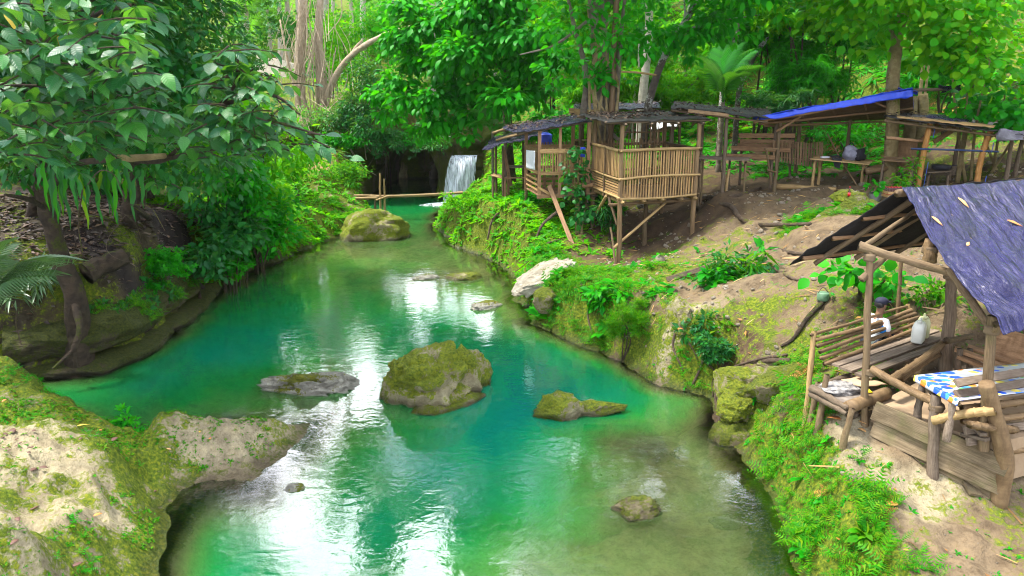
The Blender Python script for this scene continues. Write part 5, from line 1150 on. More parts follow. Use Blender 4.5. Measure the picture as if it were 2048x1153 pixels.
# ---------------------------------------------------------------- small things about the place
c0 = GP(1645, 604, 13.0); t = thing('green_can', 'small dull green can on the slope left of the near hut', 'can', tuple(c0))
V, Fc = tube([c0, c0 + UP * .02, c0 + UP * .14, c0 + UP * .16], [.10, .11, .11, .09], 14); part(t, 'can', V, Fc, flat('dull_green_paint', (.10, .19, .11), .5))
V, Fc = tube(smooth_path([c0 + Vector((-.10, 0, .15)), c0 + Vector((-.02, 0, .26)), c0 + Vector((.10, 0, .15))]), .008, 6); part(t, 'handle', V, Fc, M_BARKPOLE)
c0 = PD(1752, 384, 21.0); c0.z = gz(c0.x, c0.y) - .03; t = thing('plant_pot', 'grey bucket planted with round green leaves', 'plant pot', tuple(c0))
V, Fc = tube([c0, c0 + UP * .05, c0 + UP * .28, c0 + UP * .30, c0 + UP * .27], [.13, .14, .18, .19, .15], 16); part(t, 'bucket', V, Fc, flat('grey_plastic', (.12, .13, .11), .5))
POT = c0 + UP * .28
c0 = PD(1790, 378, 20.6); c0.z = gz(c0.x, c0.y); t = thing('bottle_crate', 'wooden crate filled with red topped drink bottles', 'crate', tuple(c0))
for z in (.05, .14):
    for a, b in (((-.26, -.17), (.26, -.17)), ((-.26, .17), (.26, .17)), ((-.26, -.17), (-.26, .17)), ((.26, -.17), (.26, .17))):
        bar(t, 'slat', c0 + Vector((*a, z)), c0 + Vector((*b, z)), .035, M_SLAT, 'plank', .01, (0, -1, 0) if a[1] == b[1] else (1, 0, 0))
M_REDP = flat('red_plastic', (.55, .015, .02), .35); M_COLA = flat('dark_cola_glass', (.05, .012, .008), .15)
def bottle(t, c, h=.26, lab=True):
    V, Fc = tube([c, c + UP * .01, c + UP * h * .55, c + UP * h * .72, c + UP * h * .95], [.03, .034, .034, .016, .014], 10); o = part(t, 'bottle', V, Fc, M_COLA)
    V, Fc = tube([c + UP * h * .2, c + UP * h * .5], .0365, 10); part(o, 'label', V, Fc, M_REDP); V, Fc = tube([c + UP * h * .93, c + UP * h], .017, 8); part(o, 'cap', V, Fc, M_REDP)
for i in range(6):
    for j in range(3): 
        c = c0 + Vector((-.21 + i * .084, -.11 + j * .11, .02)); tb = thing('drink_bottle', 'red labelled drink bottle standing in the wooden crate', 'bottle', tuple(c), 'bottles in the wooden crate'); bottle(tb, c, .27)
c = GP(1697, 397, 19); c = PD(1697, 399, 18.7); t = thing('drink_bottle', 'single red labelled drink bottle standing alone on the tan rock', 'bottle', tuple(c)); bottle(t, c + UP * .02, .30)

# ================================================================ plants
def L_simple():   # folded diamond
    return np.array([(0, 0, 0), (.42, .21, .05), (1, 0, -.08), (.42, -.21, .05)], float), np.array([(0, 2, 1), (0, 3, 2)])
def L_narrow():
    return np.array([(0, 0, 0), (.35, .085, .02), (1, 0, -.18), (.35, -.085, .02)], float), np.array([(0, 2, 1), (0, 3, 2)])
def L_broad(wd=.27, cup=.05, droop=.14):
    V = [(0, 0, 0), (.16, 0, 0), (.45, 0, .01), (.75, 0, -.03), (1, 0, -droop)]
    for s in (1, -1): V += [(.14, s * wd * .62, cup * .6), (.42, s * wd, cup), (.74, s * wd * .66, cup * .4 - .03)]
    Fc = []
    for b, fl in ((5, 0), (8, 1)):
        q = [(0, 1, b), (1, 2, b + 1), (1, b + 1, b), (2, 3, b + 2), (2, b + 2, b + 1), (3, 4, b + 2)]
        Fc += [t[::-1] if fl else t for t in q]
    return np.array(V, float), np.array(Fc)
def L_round(): return L_broad(.42, .06, .12)
def L_fern(n=9, w_=.24, curl=.35):
    V, Fc = [], []
    for i in range(n):
        s = (i + .6) / n; z = .28 * math.sin(s * 2.0) - curl * s * s; l = w_ * math.sin(math.pi * min(1, s * .92 + .08)) ** .8 + .02
        for sg in (1, -1):
            b = len(V); dx = .5 / n
            V += [(s - dx * .6, 0, z), (s + dx * .6, 0, z - .01), (s + l * .38, sg * l, z - l * .22)]; Fc.append((b, b + 1, b + 2) if sg < 0 else (b, b + 2, b + 1))
    return np.array(V, float), np.array(Fc)
def L_palm(n=22, w_=.30, curl=.5, lw=.012, rise=.55):
    V, Fc = [], []
    P = lambda s: np.array((s - .12 * s * s * curl, 0, rise * math.sin(s * 1.7) * .6 - curl * s * s * .75))
    for i in range(10):
        s0 = i / 10; s1 = (i + 1) / 10; a, b_ = P(s0), P(s1); b = len(V); r0 = .012 * (1 - s0) + .003; r1 = .012 * (1 - s1) + .003
        V += [a + (0, r0, 0), a - (0, r0, 0), b_ - (0, r1, 0), b_ + (0, r1, 0)]; Fc += [(b, b + 1, b + 2), (b, b + 2, b + 3)]
    for i in range(n):
        s = .14 + .85 * (i + .5) / n; a = P(s); l = w_ * (math.sin(math.pi * (s * .8 + .12)) ** .7 + .12)
        for sg in (1, -1):
            b = len(V); m = a + (l * .32, sg * l * .5, .02); e = a + (l * .62, sg * l * .92, -l * .35)
            V += [a + (-lw, 0, 0), a + (lw, 0, 0), m + (lw * 1.2, 0, 0), m - (lw * 1.2, 0, 0), e]
            q = [(b, b + 1, b + 2), (b, b + 2, b + 3), (b + 3, b + 2, b + 4)]; Fc += q if sg < 0 else [t[::-1] for t in q]
    return np.array(V, float), np.array(Fc)
def combine(base, mats):
    V, Fc, n = [], [], 0
    for M in mats:
        v = base[0] @ np.array(M.to_3x3()).T + np.array(M.translation); V.append(v); Fc.append(base[1] + n); n += len(v)
    return np.concatenate(V), np.concatenate(Fc)
def rosette(leaf, n, pitch=20, seed=0, up=0.0, smin=.7):
    r = random.Random(seed); ms = []
    for i in range(n):
        ms.append(Matrix.Translation((0, 0, up * i / n)) @ Matrix.Rotation(2 * math.pi * i / n + r.uniform(-.4, .4), 4, 'Z') @ Matrix.Rotation(R(-pitch + r.uniform(-22, 22)), 4, 'Y') @ Matrix.Rotation(r.uniform(-.4, .4), 4, 'X') @ Matrix.Scale(r.uniform(smin, 1), 4))
    return combine(leaf, ms)
def scatter(base, pos, xdir, nrm, sc):
    V0, F0 = base; N = len(pos); m = len(V0)
    X = xdir / (np.linalg.norm(xdir, axis=1)[:, None] + 1e-9)
    Z = nrm - (nrm * X).sum(1)[:, None] * X; Z /= np.linalg.norm(Z, axis=1)[:, None] + 1e-9
    Y = np.cross(Z, X); s = np.asarray(sc, float).reshape(-1, 1, 1)
    V = pos[:, None] + s * (V0[None, :, 0:1] * X[:, None] + V0[None, :, 1:2] * Y[:, None] + V0[None, :, 2:3] * Z[:, None])
    return V.reshape(-1, 3), (F0[None] + (np.arange(N) * m)[:, None, None]).reshape(-1, F0.shape[1])
def rnd(n, d=3): return RNG.normal(size=(n, d))
def unit(a): return a / (np.linalg.norm(a, axis=1)[:, None] + 1e-9)
def crown_pts(lobes, n, clump=14, spread=.20, shell=.55, droop=.35, low=-1.0):
    """leaf places through a crown of several lobes: leaves gather in clumps, gaps stay between them"""
    w_ = np.array([(l[1][0] * l[1][1] * l[1][2]) ** .75 * (l[2] if len(l) > 2 else 1) for l in lobes]); w_ /= w_.sum()
    P, O = [], []
    for l, q in zip(lobes, w_):
        c = np.array(tuple(l[0])); r = np.array(l[1]); k = max(1, int(n * q / clump))
        d = unit(rnd(k)); rad = (shell + (1 - shell) * RNG.random(k)) ** 1.0 * np.where(RNG.random(k) < .25, RNG.random(k), 1)
        d[:, 2] = np.where(d[:, 2] < low, -d[:, 2], d[:, 2])
        cc = c + d * rad[:, None] * r
        a = np.repeat(cc, clump, 0); off = rnd(len(a)) * spread * r.mean()
        off[:, 2] *= .6
        P.append(a + off); O.append(unit(np.repeat(d, clump, 0) * .6 + unit(off) * .9 + rnd(len(a)) * .35))
    P = np.concatenate(P); O = np.concatenate(O); O[:, 2] -= droop
    return P, O
def crown_mesh(lobes, n, leaf, size, **kw):
    P, O = crown_pts(lobes, n, **kw)
    Nn = np.array([0, 0, 1.0]) + rnd(len(P)) * .45 + O * .25
    return scatter(leaf, P, O, Nn, size * RNG.uniform(.65, 1.2, len(P)))
def leafpart(t, name, VF, mat, kind=None):
    o = part(t, name, VF[0], VF[1], mat, smooth=False)
    if kind: o['kind'] = kind
    return o
def trunk(t, path, r0, r1, mat, n=12, seed=0, rough=.28, name='trunk', k=7, flare=.0, scale=2.2, label=None):
    P = smooth_path(path, k); s = np.linspace(0, 1, len(P)); rad = r0 + (r1 - r0) * s + flare * np.exp(-s * 14)
    V, Fc = tube(P, rad, n, seed, rough, scale); return part(t, name, V, Fc, mat, label=label)

LM_BIG = leaf_mat('big_leaf', [(.004, .052, .022), (.006, .080, .026), (.012, .12, .012), (.004, .065, .038), (.03, .18, .006), (.006, .07, .038), (.007, .085, .02), (.004, .05, .02), (.010, .10, .01)], .42, .28, .40, vein=True)
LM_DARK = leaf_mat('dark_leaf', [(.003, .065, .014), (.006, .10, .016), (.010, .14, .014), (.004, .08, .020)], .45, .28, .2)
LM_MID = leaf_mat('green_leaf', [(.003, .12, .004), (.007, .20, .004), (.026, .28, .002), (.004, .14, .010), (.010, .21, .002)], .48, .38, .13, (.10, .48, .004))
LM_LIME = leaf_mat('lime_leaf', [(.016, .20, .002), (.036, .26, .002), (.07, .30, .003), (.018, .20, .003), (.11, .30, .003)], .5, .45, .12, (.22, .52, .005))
LM_FERN = leaf_mat('fern_leaf', [(.010, .13, .002), (.030, .20, .002), (.006, .10, .003), (.07, .22, .002), (.018, .16, .002), (.10, .20, .004)], .55, .36, .12, (.14, .42, .003))
LM_FAR = leaf_mat('far_leaf', [(.016, .16, .012), (.04, .23, .012), (.014, .14, .03), (.08, .28, .012)], .5, .4, .3)
LM_DRY = leaf_mat('dry_leaf', [(.20, .10, .03), (.30, .16, .06), (.12, .06, .03), (.35, .20, .05)], .7, .2, .2, (.4, .2, .05))
LM_PALM = leaf_mat('palm_leaf', [(.008, .14, .008), (.016, .19, .006), (.008, .12, .012)], .42, .3, .3)
LM_GREYPALM = leaf_mat('shaded_palm_leaf', [(.05, .12, .06), (.08, .15, .08), (.04, .10, .05)], .4, .25, .6)
M_BARK = rock_mat('brown_bark', (.030, .021, .014), (.105, .072, .046), moss_c=((.04, .055, .008), (.09, .10, .012)), amount=.35, wet=False)
M_BARK_TAN = rock_mat('tan_bark', (.42, .31, .19), (.62, .50, .35), amount=-.1, wet=False)
M_BARK_YEL = rock_mat('yellow_bark', (.24, .17, .07), (.46, .36, .17), moss_c=((.13, .15, .02), (.2, .2, .03)), amount=.25, wet=False)
M_BARK_GREY = rock_mat('grey_bark', (.13, .10, .07), (.34, .29, .22), moss_c=((.09, .11, .03), (.14, .14, .04)), amount=.2, wet=False)
M_LICHEN = rock_mat('lichen_bark', (.06, .05, .04), (.16, .13, .10), moss_c=((.42, .43, .38), (.55, .55, .50)), amount=.42, wet=False)
M_PALE = rock_mat('pale_bark', (.42, .36, .28), (.62, .56, .47), amount=-.3, wet=False)
M_ROOT = rock_mat('root_bark', (.06, .042, .028), (.17, .12, .08), amount=.15, wet=False)

simple, narrow, broad, roundl, fern, palm = L_simple(), L_narrow(), L_broad(), L_round(), L_fern(), L_palm()
rose5 = rosette(simple, 6, 12, 1); bam5 = rosette(narrow, 7, -10, 2); fern5 = rosette(L_fern(8, .22), 5, 28, 3); grass = rosette(narrow, 7, 62, 4); broad5 = rosette(broad, 6, 18, 5); ferntri = rosette(L_fern(6, .24), 4, 30, 9)

# ---------------------------------------------------------------- big-leaved tree on the near west bank
def set_lv(me, V, n):
    a = me.attributes.new('lv', 'FLOAT_VECTOR', 'POINT'); a.data.foreach_set('vector', np.tile(np.asarray(V, np.float32), (n, 1)).ravel())
def big_leaf_tree(label, twigs, trunk_path, tr, branches, mat_leaf, n_obj, size, mat_bark=M_BARK, group=None, name='broadleaf_tree', per=(6, 10)):
    t = thing(name, label, 'tree', tuple(trunk_path[0]), group)
    trunk(t, trunk_path, tr[0], tr[1], mat_bark, 14, 3, .35, flare=tr[0] * .6)
    for pth, r in branches:
        V, Fc = tube(smooth_path(pth, 5), np.linspace(r, r * .35, (len(pth) - 1) * 5 + 1), 8, 2, .2); part(t, 'branch', V, Fc, mat_bark)
    vs = []
    for i in range(5):
        lb_ = L_broad(.25 + .03 * i, .02 + .035 * (i % 3), .08 + .09 * (i % 4)); me = mesh_np('leaf', *lb_, smooth=True); set_lv(me, lb_[0], 1); me.materials.append(mat_leaf); vs.append(me)
    P, X, Nn, S = [], [], [], []; tw = []
    for c, rad in twigs:
        c = Vector(c); k = random.randint(*per); hd = random.uniform(0, 6.28)
        tip = c + Vector((math.cos(hd), math.sin(hd), random.uniform(-.5, .1))) * rad
        tw.append((smooth_path([c + Vector((0, 0, .05)), (c + tip) / 2 + Vector((0, 0, .05)), tip], 3)))
        for j in range(k):
            s = (j + .5) / k; p = lerp(c, tip, s) + Vector((0, 0, .03)); a = hd + (1 if j % 2 else -1) * random.uniform(.5, 1.4) * (1 - .5 * s)
            P.append(p); X.append((math.cos(a), math.sin(a), random.uniform(-.9, .05))); Nn.append((random.gauss(0, .35), random.gauss(-.18, .35), 1)); S.append(size * random.choice((random.uniform(.5, .8), random.uniform(.75, 1.15), random.uniform(.85, 1.2))))
    it = [tube(q, np.linspace(.012, .005, len(q)), 5, cap=False) for q in tw]; V, Fc = merge(it); o = part(t, 'twigs', V, Fc, mat_bark); o['kind'] = 'stuff'
    P, X, Nn, S = map(np.array, ([tuple(p) for p in P], X, Nn, S)); order = np.argsort(-S / P[:, 1]); sep, rest = order[:n_obj], order[n_obj:]
    bs = base_of(t)
    for i in sep:
        x = Vector(X[i]).normalized(); z = Vector(Nn[i]); z = (z - x * z.dot(x)).normalized(); y = z.cross(x)
        o = bpy.data.objects.new('leaf', random.choice(vs)); COL.objects.link(o); o.parent = t
        o.matrix_basis = Matrix.Translation(Vector(P[i]) - bs) @ Matrix((x, y, z)).transposed().to_4x4() @ Matrix.Scale(S[i], 4)
    if len(rest): set_lv(leafpart(t, 'leaves', scatter(broad, P[rest], X[rest], Nn[rest], S[rest]), mat_leaf, 'stuff').data, broad[0], len(rest))
    return t
def px_region(poly_px, n, d0, d1):
    """n points at random distances d0..d1 seen inside a photo polygon"""
    q = np.array(poly_px, float); o = []
    while len(o) < n:
        x, y = RNG.uniform(q[:, 0].min(), q[:, 0].max()), RNG.uniform(q[:, 1].min(), q[:, 1].max()); ins = False
        for i in range(len(q)):
            a, b = q[i], q[(i + 1) % len(q)]
            if (a[1] > y) != (b[1] > y) and x < (b[0] - a[0]) * (y - a[1]) / (b[1] - a[1]) + a[0]: ins = not ins
        if ins: o.append(PD(x, y, RNG.uniform(d0, d1)))
    return o
b_ = PD(140, 640, 15.2); b_.z = gz(b_.x, b_.y) - .2
tp = [b_, PD(150, 600, 15.2), PD(122, 520, 15.1), PD(100, 440, 15.0), PD(88, 360, 14.8), PD(70, 250, 14.5), PD(60, 100, 14), PD(70, -80, 13.5)]
br = [([PD(90, 380, 14.9), PD(150, 330, 13.5), PD(240, 320, 12.5)], .10), ([PD(70, 250, 14.5), PD(120, 190, 12), PD(240, 130, 10.2)], .08), ([PD(65, 180, 14.3), PD(30, 170, 11.5), PD(20, 200, 9.5)], .07), ([PD(60, 100, 14), PD(160, 40, 11.5), PD(260, 10, 10.2)], .08), ([PD(95, 420, 15), PD(60, 400, 14.2), PD(10, 390, 13.6)], .07)]
tw = [(p, random.uniform(.3, .55)) for p in px_region([(-60, -60), (300, -60), (300, 130), (330, 260), (250, 300), (120, 330), (-60, 330)], 270, 7.6, 12.5)]
tw += [(p, .4) for p in px_region([(130, 60), (330, 160), (340, 260), (240, 320), (90, 280)], 36, 9.0, 12.5)]
tw += [(PD(310, 365, 11.5), .35), (PD(345, 375, 11.7), .3)]
BIG_TREE = big_leaf_tree('leaning brown tree at the west edge with the largest drooping leaves', tw, tp, (.22, .12), br, LM_BIG, 290, .245)
b2_ = PD(300, 440, 19.8); b2_.z = gz(b2_.x, b2_.y) - .2
tp = [b2_, PD(262, 400, 16), PD(265, 330, 14.5), PD(330, 320, 12.8), PD(395, 250, 11.6), PD(440, 210, 10.8)]
br = [([PD(395, 250, 11.6), PD(462, 185, 10.3), PD(478, 110, 9.9)], .035), ([PD(440, 210, 10.8), PD(540, 190, 9.9), PD(600, 230, 9.6)], .035), ([PD(330, 320, 12.8), PD(420, 300, 11), PD(560, 300, 10.4)], .035), ([PD(440, 210, 10.8), PD(500, 230, 10), PD(640, 270, 9.4)], .03)]
tw = [(p, random.uniform(.28, .5)) for p in px_region([(425, 110), (500, 80), (560, 170), (610, 225), (645, 285), (560, 320), (460, 270), (380, 265)], 84, 9.4, 11.2)] + [(p, .4) for p in px_region([(300, 190), (440, 210), (540, 310), (420, 330), (300, 290)], 26, 10.5, 12.5)]
big_leaf_tree('young tree reaching over the water with grey-green drooping leaves', tw, tp, (.055, .03), br, LM_BIG, 250, .23, per=(5, 8))

for px, py, dd_ in ((128, 62, 9.0), (12, 20, 9.2), (205, 28, 9.4)):
    lb_ = L_broad(.27, .04, .2); c_ = PD(px, py, dd_)
    o = bpy.data.objects.new('leaf', mesh_np('leaf', lb_[0] * .26, lb_[1])); o.data.materials.append(flat('yellowed_leaf', (.50, .36, .03), .5)); COL.objects.link(o); o.parent = BIG_TREE; o.matrix_basis = Matrix.Translation(c_ - base_of(BIG_TREE)) @ Matrix.Rotation(px, 4, 'Z') @ Matrix.Rotation(.9, 4, 'Y'); o['label'] = 'yellowed leaf among the green ones'
# strap-leaved fern hanging from the horizontal bough
c0 = PD(185, 335, 13.3); t = thing('strap_fern', 'hanging fern with long wavy strap leaves under the big leaved tree', 'fern', tuple(c0))
for i in range(34):
    st = c0 + Vector((random.uniform(-.95, .95), random.uniform(-.45, .45), random.uniform(-.15, .2))); L = random.uniform(.4, 1.1); hd = random.uniform(-1, 1); m = 9
    V, Fc = [], []
    for j in range(m):
        s = j / (m - 1); p = st + Vector((math.sin(hd) * .22 * math.sin(s * 1.4) + .02 * math.sin(s * 14 + i), -.16 * math.sin(s * 1.5), .05 * math.sin(s * 3) - L * s ** 1.25)); wv = .042 * math.sin(math.pi * (s * .9 + .06)) * (1 + .25 * math.sin(s * 22 + i))
        V += [p + Vector((wv, 0, .01)), p + Vector((0, .012, 0)), p - Vector((wv, 0, -.01))]
    for j in range(m - 1):
        b = j * 3; Fc += [(b, b + 1, b + 4, b + 3), (b + 1, b + 2, b + 5, b + 4)]
    part(t, 'frond', V, Fc, LM_FERN if i % 3 == 0 else LM_DARK)
# narrow-leaved palm fronds at the west edge
def palm_plant(label, c, n, L, mat, pitch=(15, 75), base=None, stem=None, head=None, group=None, name='palm', cat='palm'):
    t = thing(name, label, cat, tuple(c if stem is None else stem[0]), group); ms = []
    for i in range(3):
        V, Fc = (base or palm) if i == 0 else L_palm(20 + 3 * i, .26 + .04 * i, .4 + .15 * i); me = mesh_np('frond', V, Fc, False); me.materials.append(mat); ms.append(me)
    if stem: trunk(t, stem[:-1], stem[-1], stem[-1] * .7, M_PALE if cat == 'coconut palm' else M_BARK_GREY, 10, 2, .12)
    for i in range(n):
        a = (head[i] if head else 2 * math.pi * i / n + random.uniform(-.3, .3)); p = random.uniform(*pitch)
        o = bpy.data.objects.new('frond', random.choice(ms)); COL.objects.link(o); o.parent = t
        o.matrix_basis = Matrix.Translation(Vector(c) - base_of(t)) @ Matrix.Rotation(a, 4, 'Z') @ Matrix.Rotation(R(-p), 4, 'Y') @ Matrix.Rotation(random.uniform(-.5, .5), 4, 'X') @ Matrix.Scale(L * random.uniform(.75, 1.1), 4)
    return t
c0 = PD(20, 640, 12.0)
palm_plant('dark palm clump with long thin leaflets at the lower west edge', c0 + Vector((-.5, .2, .0)), 11, 1.6, LM_GREYPALM, (25, 75), L_palm(24, .26, .55, .006), head=[-.5, -.2, .1, .3, .6, .9, 1.2, 1.6, -.9, 2.0, -1.3])
# upright tree fern / palm on the hillside
c0 = PD(1446, 205, 29.5)
palm_plant('feathery upright palm between the pale trunks on the hillside', c0, 9, 2.3, LM_PALM, (30, 82), L_palm(30, .30, .40, .010), stem=(Vector((c0.x, c0.y, gz(c0.x, c0.y) - .2)), c0 - UP * .6, c0, .11), head=[.1, 3.0, -.4, -1.5, -2.6, 1.5, .8, 2.3, -1.0])
t_ = None
c0 = PD(985, 255, 30.0); palm_plant('small fan-like palm just left of the smaller tree hut', c0, 8, 1.3, LM_PALM, (-20, 50), L_palm(18, .3, .7, .02), stem=(Vector((c0.x, c0.y, gz(c0.x, c0.y) - .2)), c0 - UP * .4, c0, .06))

# ---------------------------------------------------------------- trees
def tree(label, path, r0, r1, lobes, n, leaf, size, lm, bark, name='tree', branches=(), clump=14, spread=.2, shell=.55, droop=.35, group=None, seed=1, flare=None, low=-1.0):
    b = Vector(path[0]); t = thing(name, label, 'tree', tuple(b), group)
    trunk(t, path, r0, r1, bark, 12, seed, .3, flare=r0 * .5 if flare is None else flare)
    for pth, r in branches:
        V, Fc = tube(smooth_path(pth, 5), np.linspace(r, r * .35, (len(pth) - 1) * 5 + 1), 8, 2, .25); part(t, 'branch', V, Fc, bark)
    if n: leafpart(t, 'crown', crown_mesh(lobes, n, leaf, size, clump=clump, spread=spread, shell=shell, droop=droop, low=low), lm, None)
    return t
def gp_(px, py, d, dz=-.2): q = PD(px, py, d); return Vector((q.x, q.y, gz(q.x, q.y) + dz))
tree('tall tree on the west bank with its crown high over the water', [Vector((-13.5, 13.5, gz(-13.5, 13.5) - .2)), Vector((-13.2, 13.6, 6)), Vector((-12, 14, 10)), Vector((-11, 14, 13))], .35, .18,
     [(Vector((-10.5, 14.5, 11.5)), (3.2, 3.2, 1.5)), (Vector((-7.6, 12, 11.8)), (2.6, 2.4, 1.2)), (Vector((-8, 17.5, 12.5)), (3, 2.6, 1.4)), (Vector((-12, 18.5, 12)), (3.2, 3, 1.6)), (Vector((-6, 15.5, 13)), (2.0, 2.4, 1.2)), (Vector((-13, 23, 12.5)), (3.2, 3, 2))], 7000, rose5, .42, LM_DARK, M_BARK, 'broadleaf_tree',
     [([Vector((-13.2, 13.6, 6)), Vector((-10, 14, 10)), Vector((-7.5, 12.5, 11.5))], .14), ([Vector((-12, 14, 10)), Vector((-9.5, 16.5, 11.5)), Vector((-7, 16.5, 12.6))], .12)], seed=15)
# dense small-leaved tree west
tree('dense small-leaved dark tree rising behind the big leaves', [gp_(255, 440, 18.5), PD(258, 330, 18), PD(250, 200, 17.5), PD(260, 0, 17), PD(270, -200, 16.5)], .15, .08,
     [(PD(330, 60, 16.5), (1.7, 1.3, 1.9)), (PD(380, 180, 16.8), (1.1, 1.0, 1.1)), (PD(270, 190, 17), (1.3, 1.0, 1.1)), (PD(420, 30, 17), (.7, 1, 1.5)), (PD(320, -160, 16), (2.6, 2.2, 1.8)), (PD(150, -260, 15), (3, 2.2, 2))], 15000, simple, .17, LM_DARK, M_BARK, clump=16, spread=.16)
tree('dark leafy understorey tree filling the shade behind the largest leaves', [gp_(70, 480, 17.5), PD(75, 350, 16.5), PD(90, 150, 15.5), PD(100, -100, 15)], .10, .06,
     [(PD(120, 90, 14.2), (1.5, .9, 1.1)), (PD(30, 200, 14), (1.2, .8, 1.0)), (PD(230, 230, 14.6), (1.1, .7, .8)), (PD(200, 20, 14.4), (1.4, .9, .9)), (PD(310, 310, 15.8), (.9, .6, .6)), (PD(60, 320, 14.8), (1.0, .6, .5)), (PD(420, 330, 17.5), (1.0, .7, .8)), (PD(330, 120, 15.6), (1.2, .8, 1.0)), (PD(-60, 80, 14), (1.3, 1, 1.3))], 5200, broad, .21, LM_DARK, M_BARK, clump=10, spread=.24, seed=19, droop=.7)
# more dark trees behind it, closing the west side
tree('tall shaded tree deep in the west wood', [gp_(40, 330, 24), PD(50, 100, 24), PD(60, -200, 24)], .25, .15, [(PD(80, 150, 24), (4, 2.5, 3.2)), (PD(-80, 60, 23), (4, 3, 4)), (PD(200, 300, 23.5), (2.2, 1.6, 1.6)), (PD(60, -250, 22), (5, 4, 3))], 8000, broad, .30, LM_DARK, M_BARK, seed=4)
tree('shaded tree with slim trunk behind the leaf litter', [gp_(300, 420, 24), PD(300, 250, 24.5), PD(310, 0, 25)], .12, .08, [(PD(300, 200, 25), (2.4, 2, 2.6)), (PD(420, 230, 26), (1.6, 1.6, 1.6)), (PD(200, 40, 25), (3.2, 2.5, 3))], 7000, simple, .30, LM_DARK, M_BARK, seed=5)
for i, (px, d, lb) in enumerate(((248, 19.5, 'thin dark sapling on the leaf litter, first from the big trunk'), (272, 19.0, 'thin dark sapling on the leaf litter, second from the big trunk'), (285, 20.5, 'forked sapling on the litter with the shade behind'))):
    t = thing('sapling', lb, 'tree', tuple(gp_(px, 440, d))); trunk(t, [gp_(px, 440, d), PD(px + 4, 360, d), PD(px + random.uniform(-12, 18), 240, d)], .06, .04, M_BARK, 8, i, .2)
    leafpart(t, 'crown', crown_mesh([(PD(px, 250, d), (.9, .7, .7))], 500, simple, .2, clump=8), LM_MID)
# backlit lime shrubs of the west bank
def shrub(label, c, r, n, leaf, size, lm, name='shrub', cat='shrub', group=None, stems=3, droop=.35, spread=.22, shell=.5, clump=10):
    c = Vector(c); g0 = gz(c.x, c.y); t = thing(name, label, cat, (c.x, c.y, g0), group)
    its = [tube(smooth_path([Vector((c.x + random.uniform(-.2, .2) * r[0], c.y, g0 - .1)), (Vector((c.x, c.y, g0)) + c) / 2 + Vector((random.uniform(-.2, .2) * r[0], 0, 0)), c + Vector((random.uniform(-.5, .5) * r[0], random.uniform(-.5, .5) * r[1], .3 * r[2]))], 4), np.linspace(.03, .012, 9) * max(.6, min(2, r[0])), 6) for _ in range(stems)]
    if its:
        V, Fc = merge(its); part(t, 'stem', V, Fc, M_BARK)
    lb = [(c + Vector((random.uniform(-.75, .75) * r[0], random.uniform(-.75, .75) * r[1], random.uniform(-.65, .75) * r[2])), tuple(q * random.uniform(.38, .66) for q in r)) for _ in range(7)] + [(c, tuple(q * .55 for q in r))]
    leafpart(t, 'foliage', crown_mesh(lb, n, leaf, size, clump=clump, spread=spread * 1.25, shell=shell, droop=droop), lm)
    return t
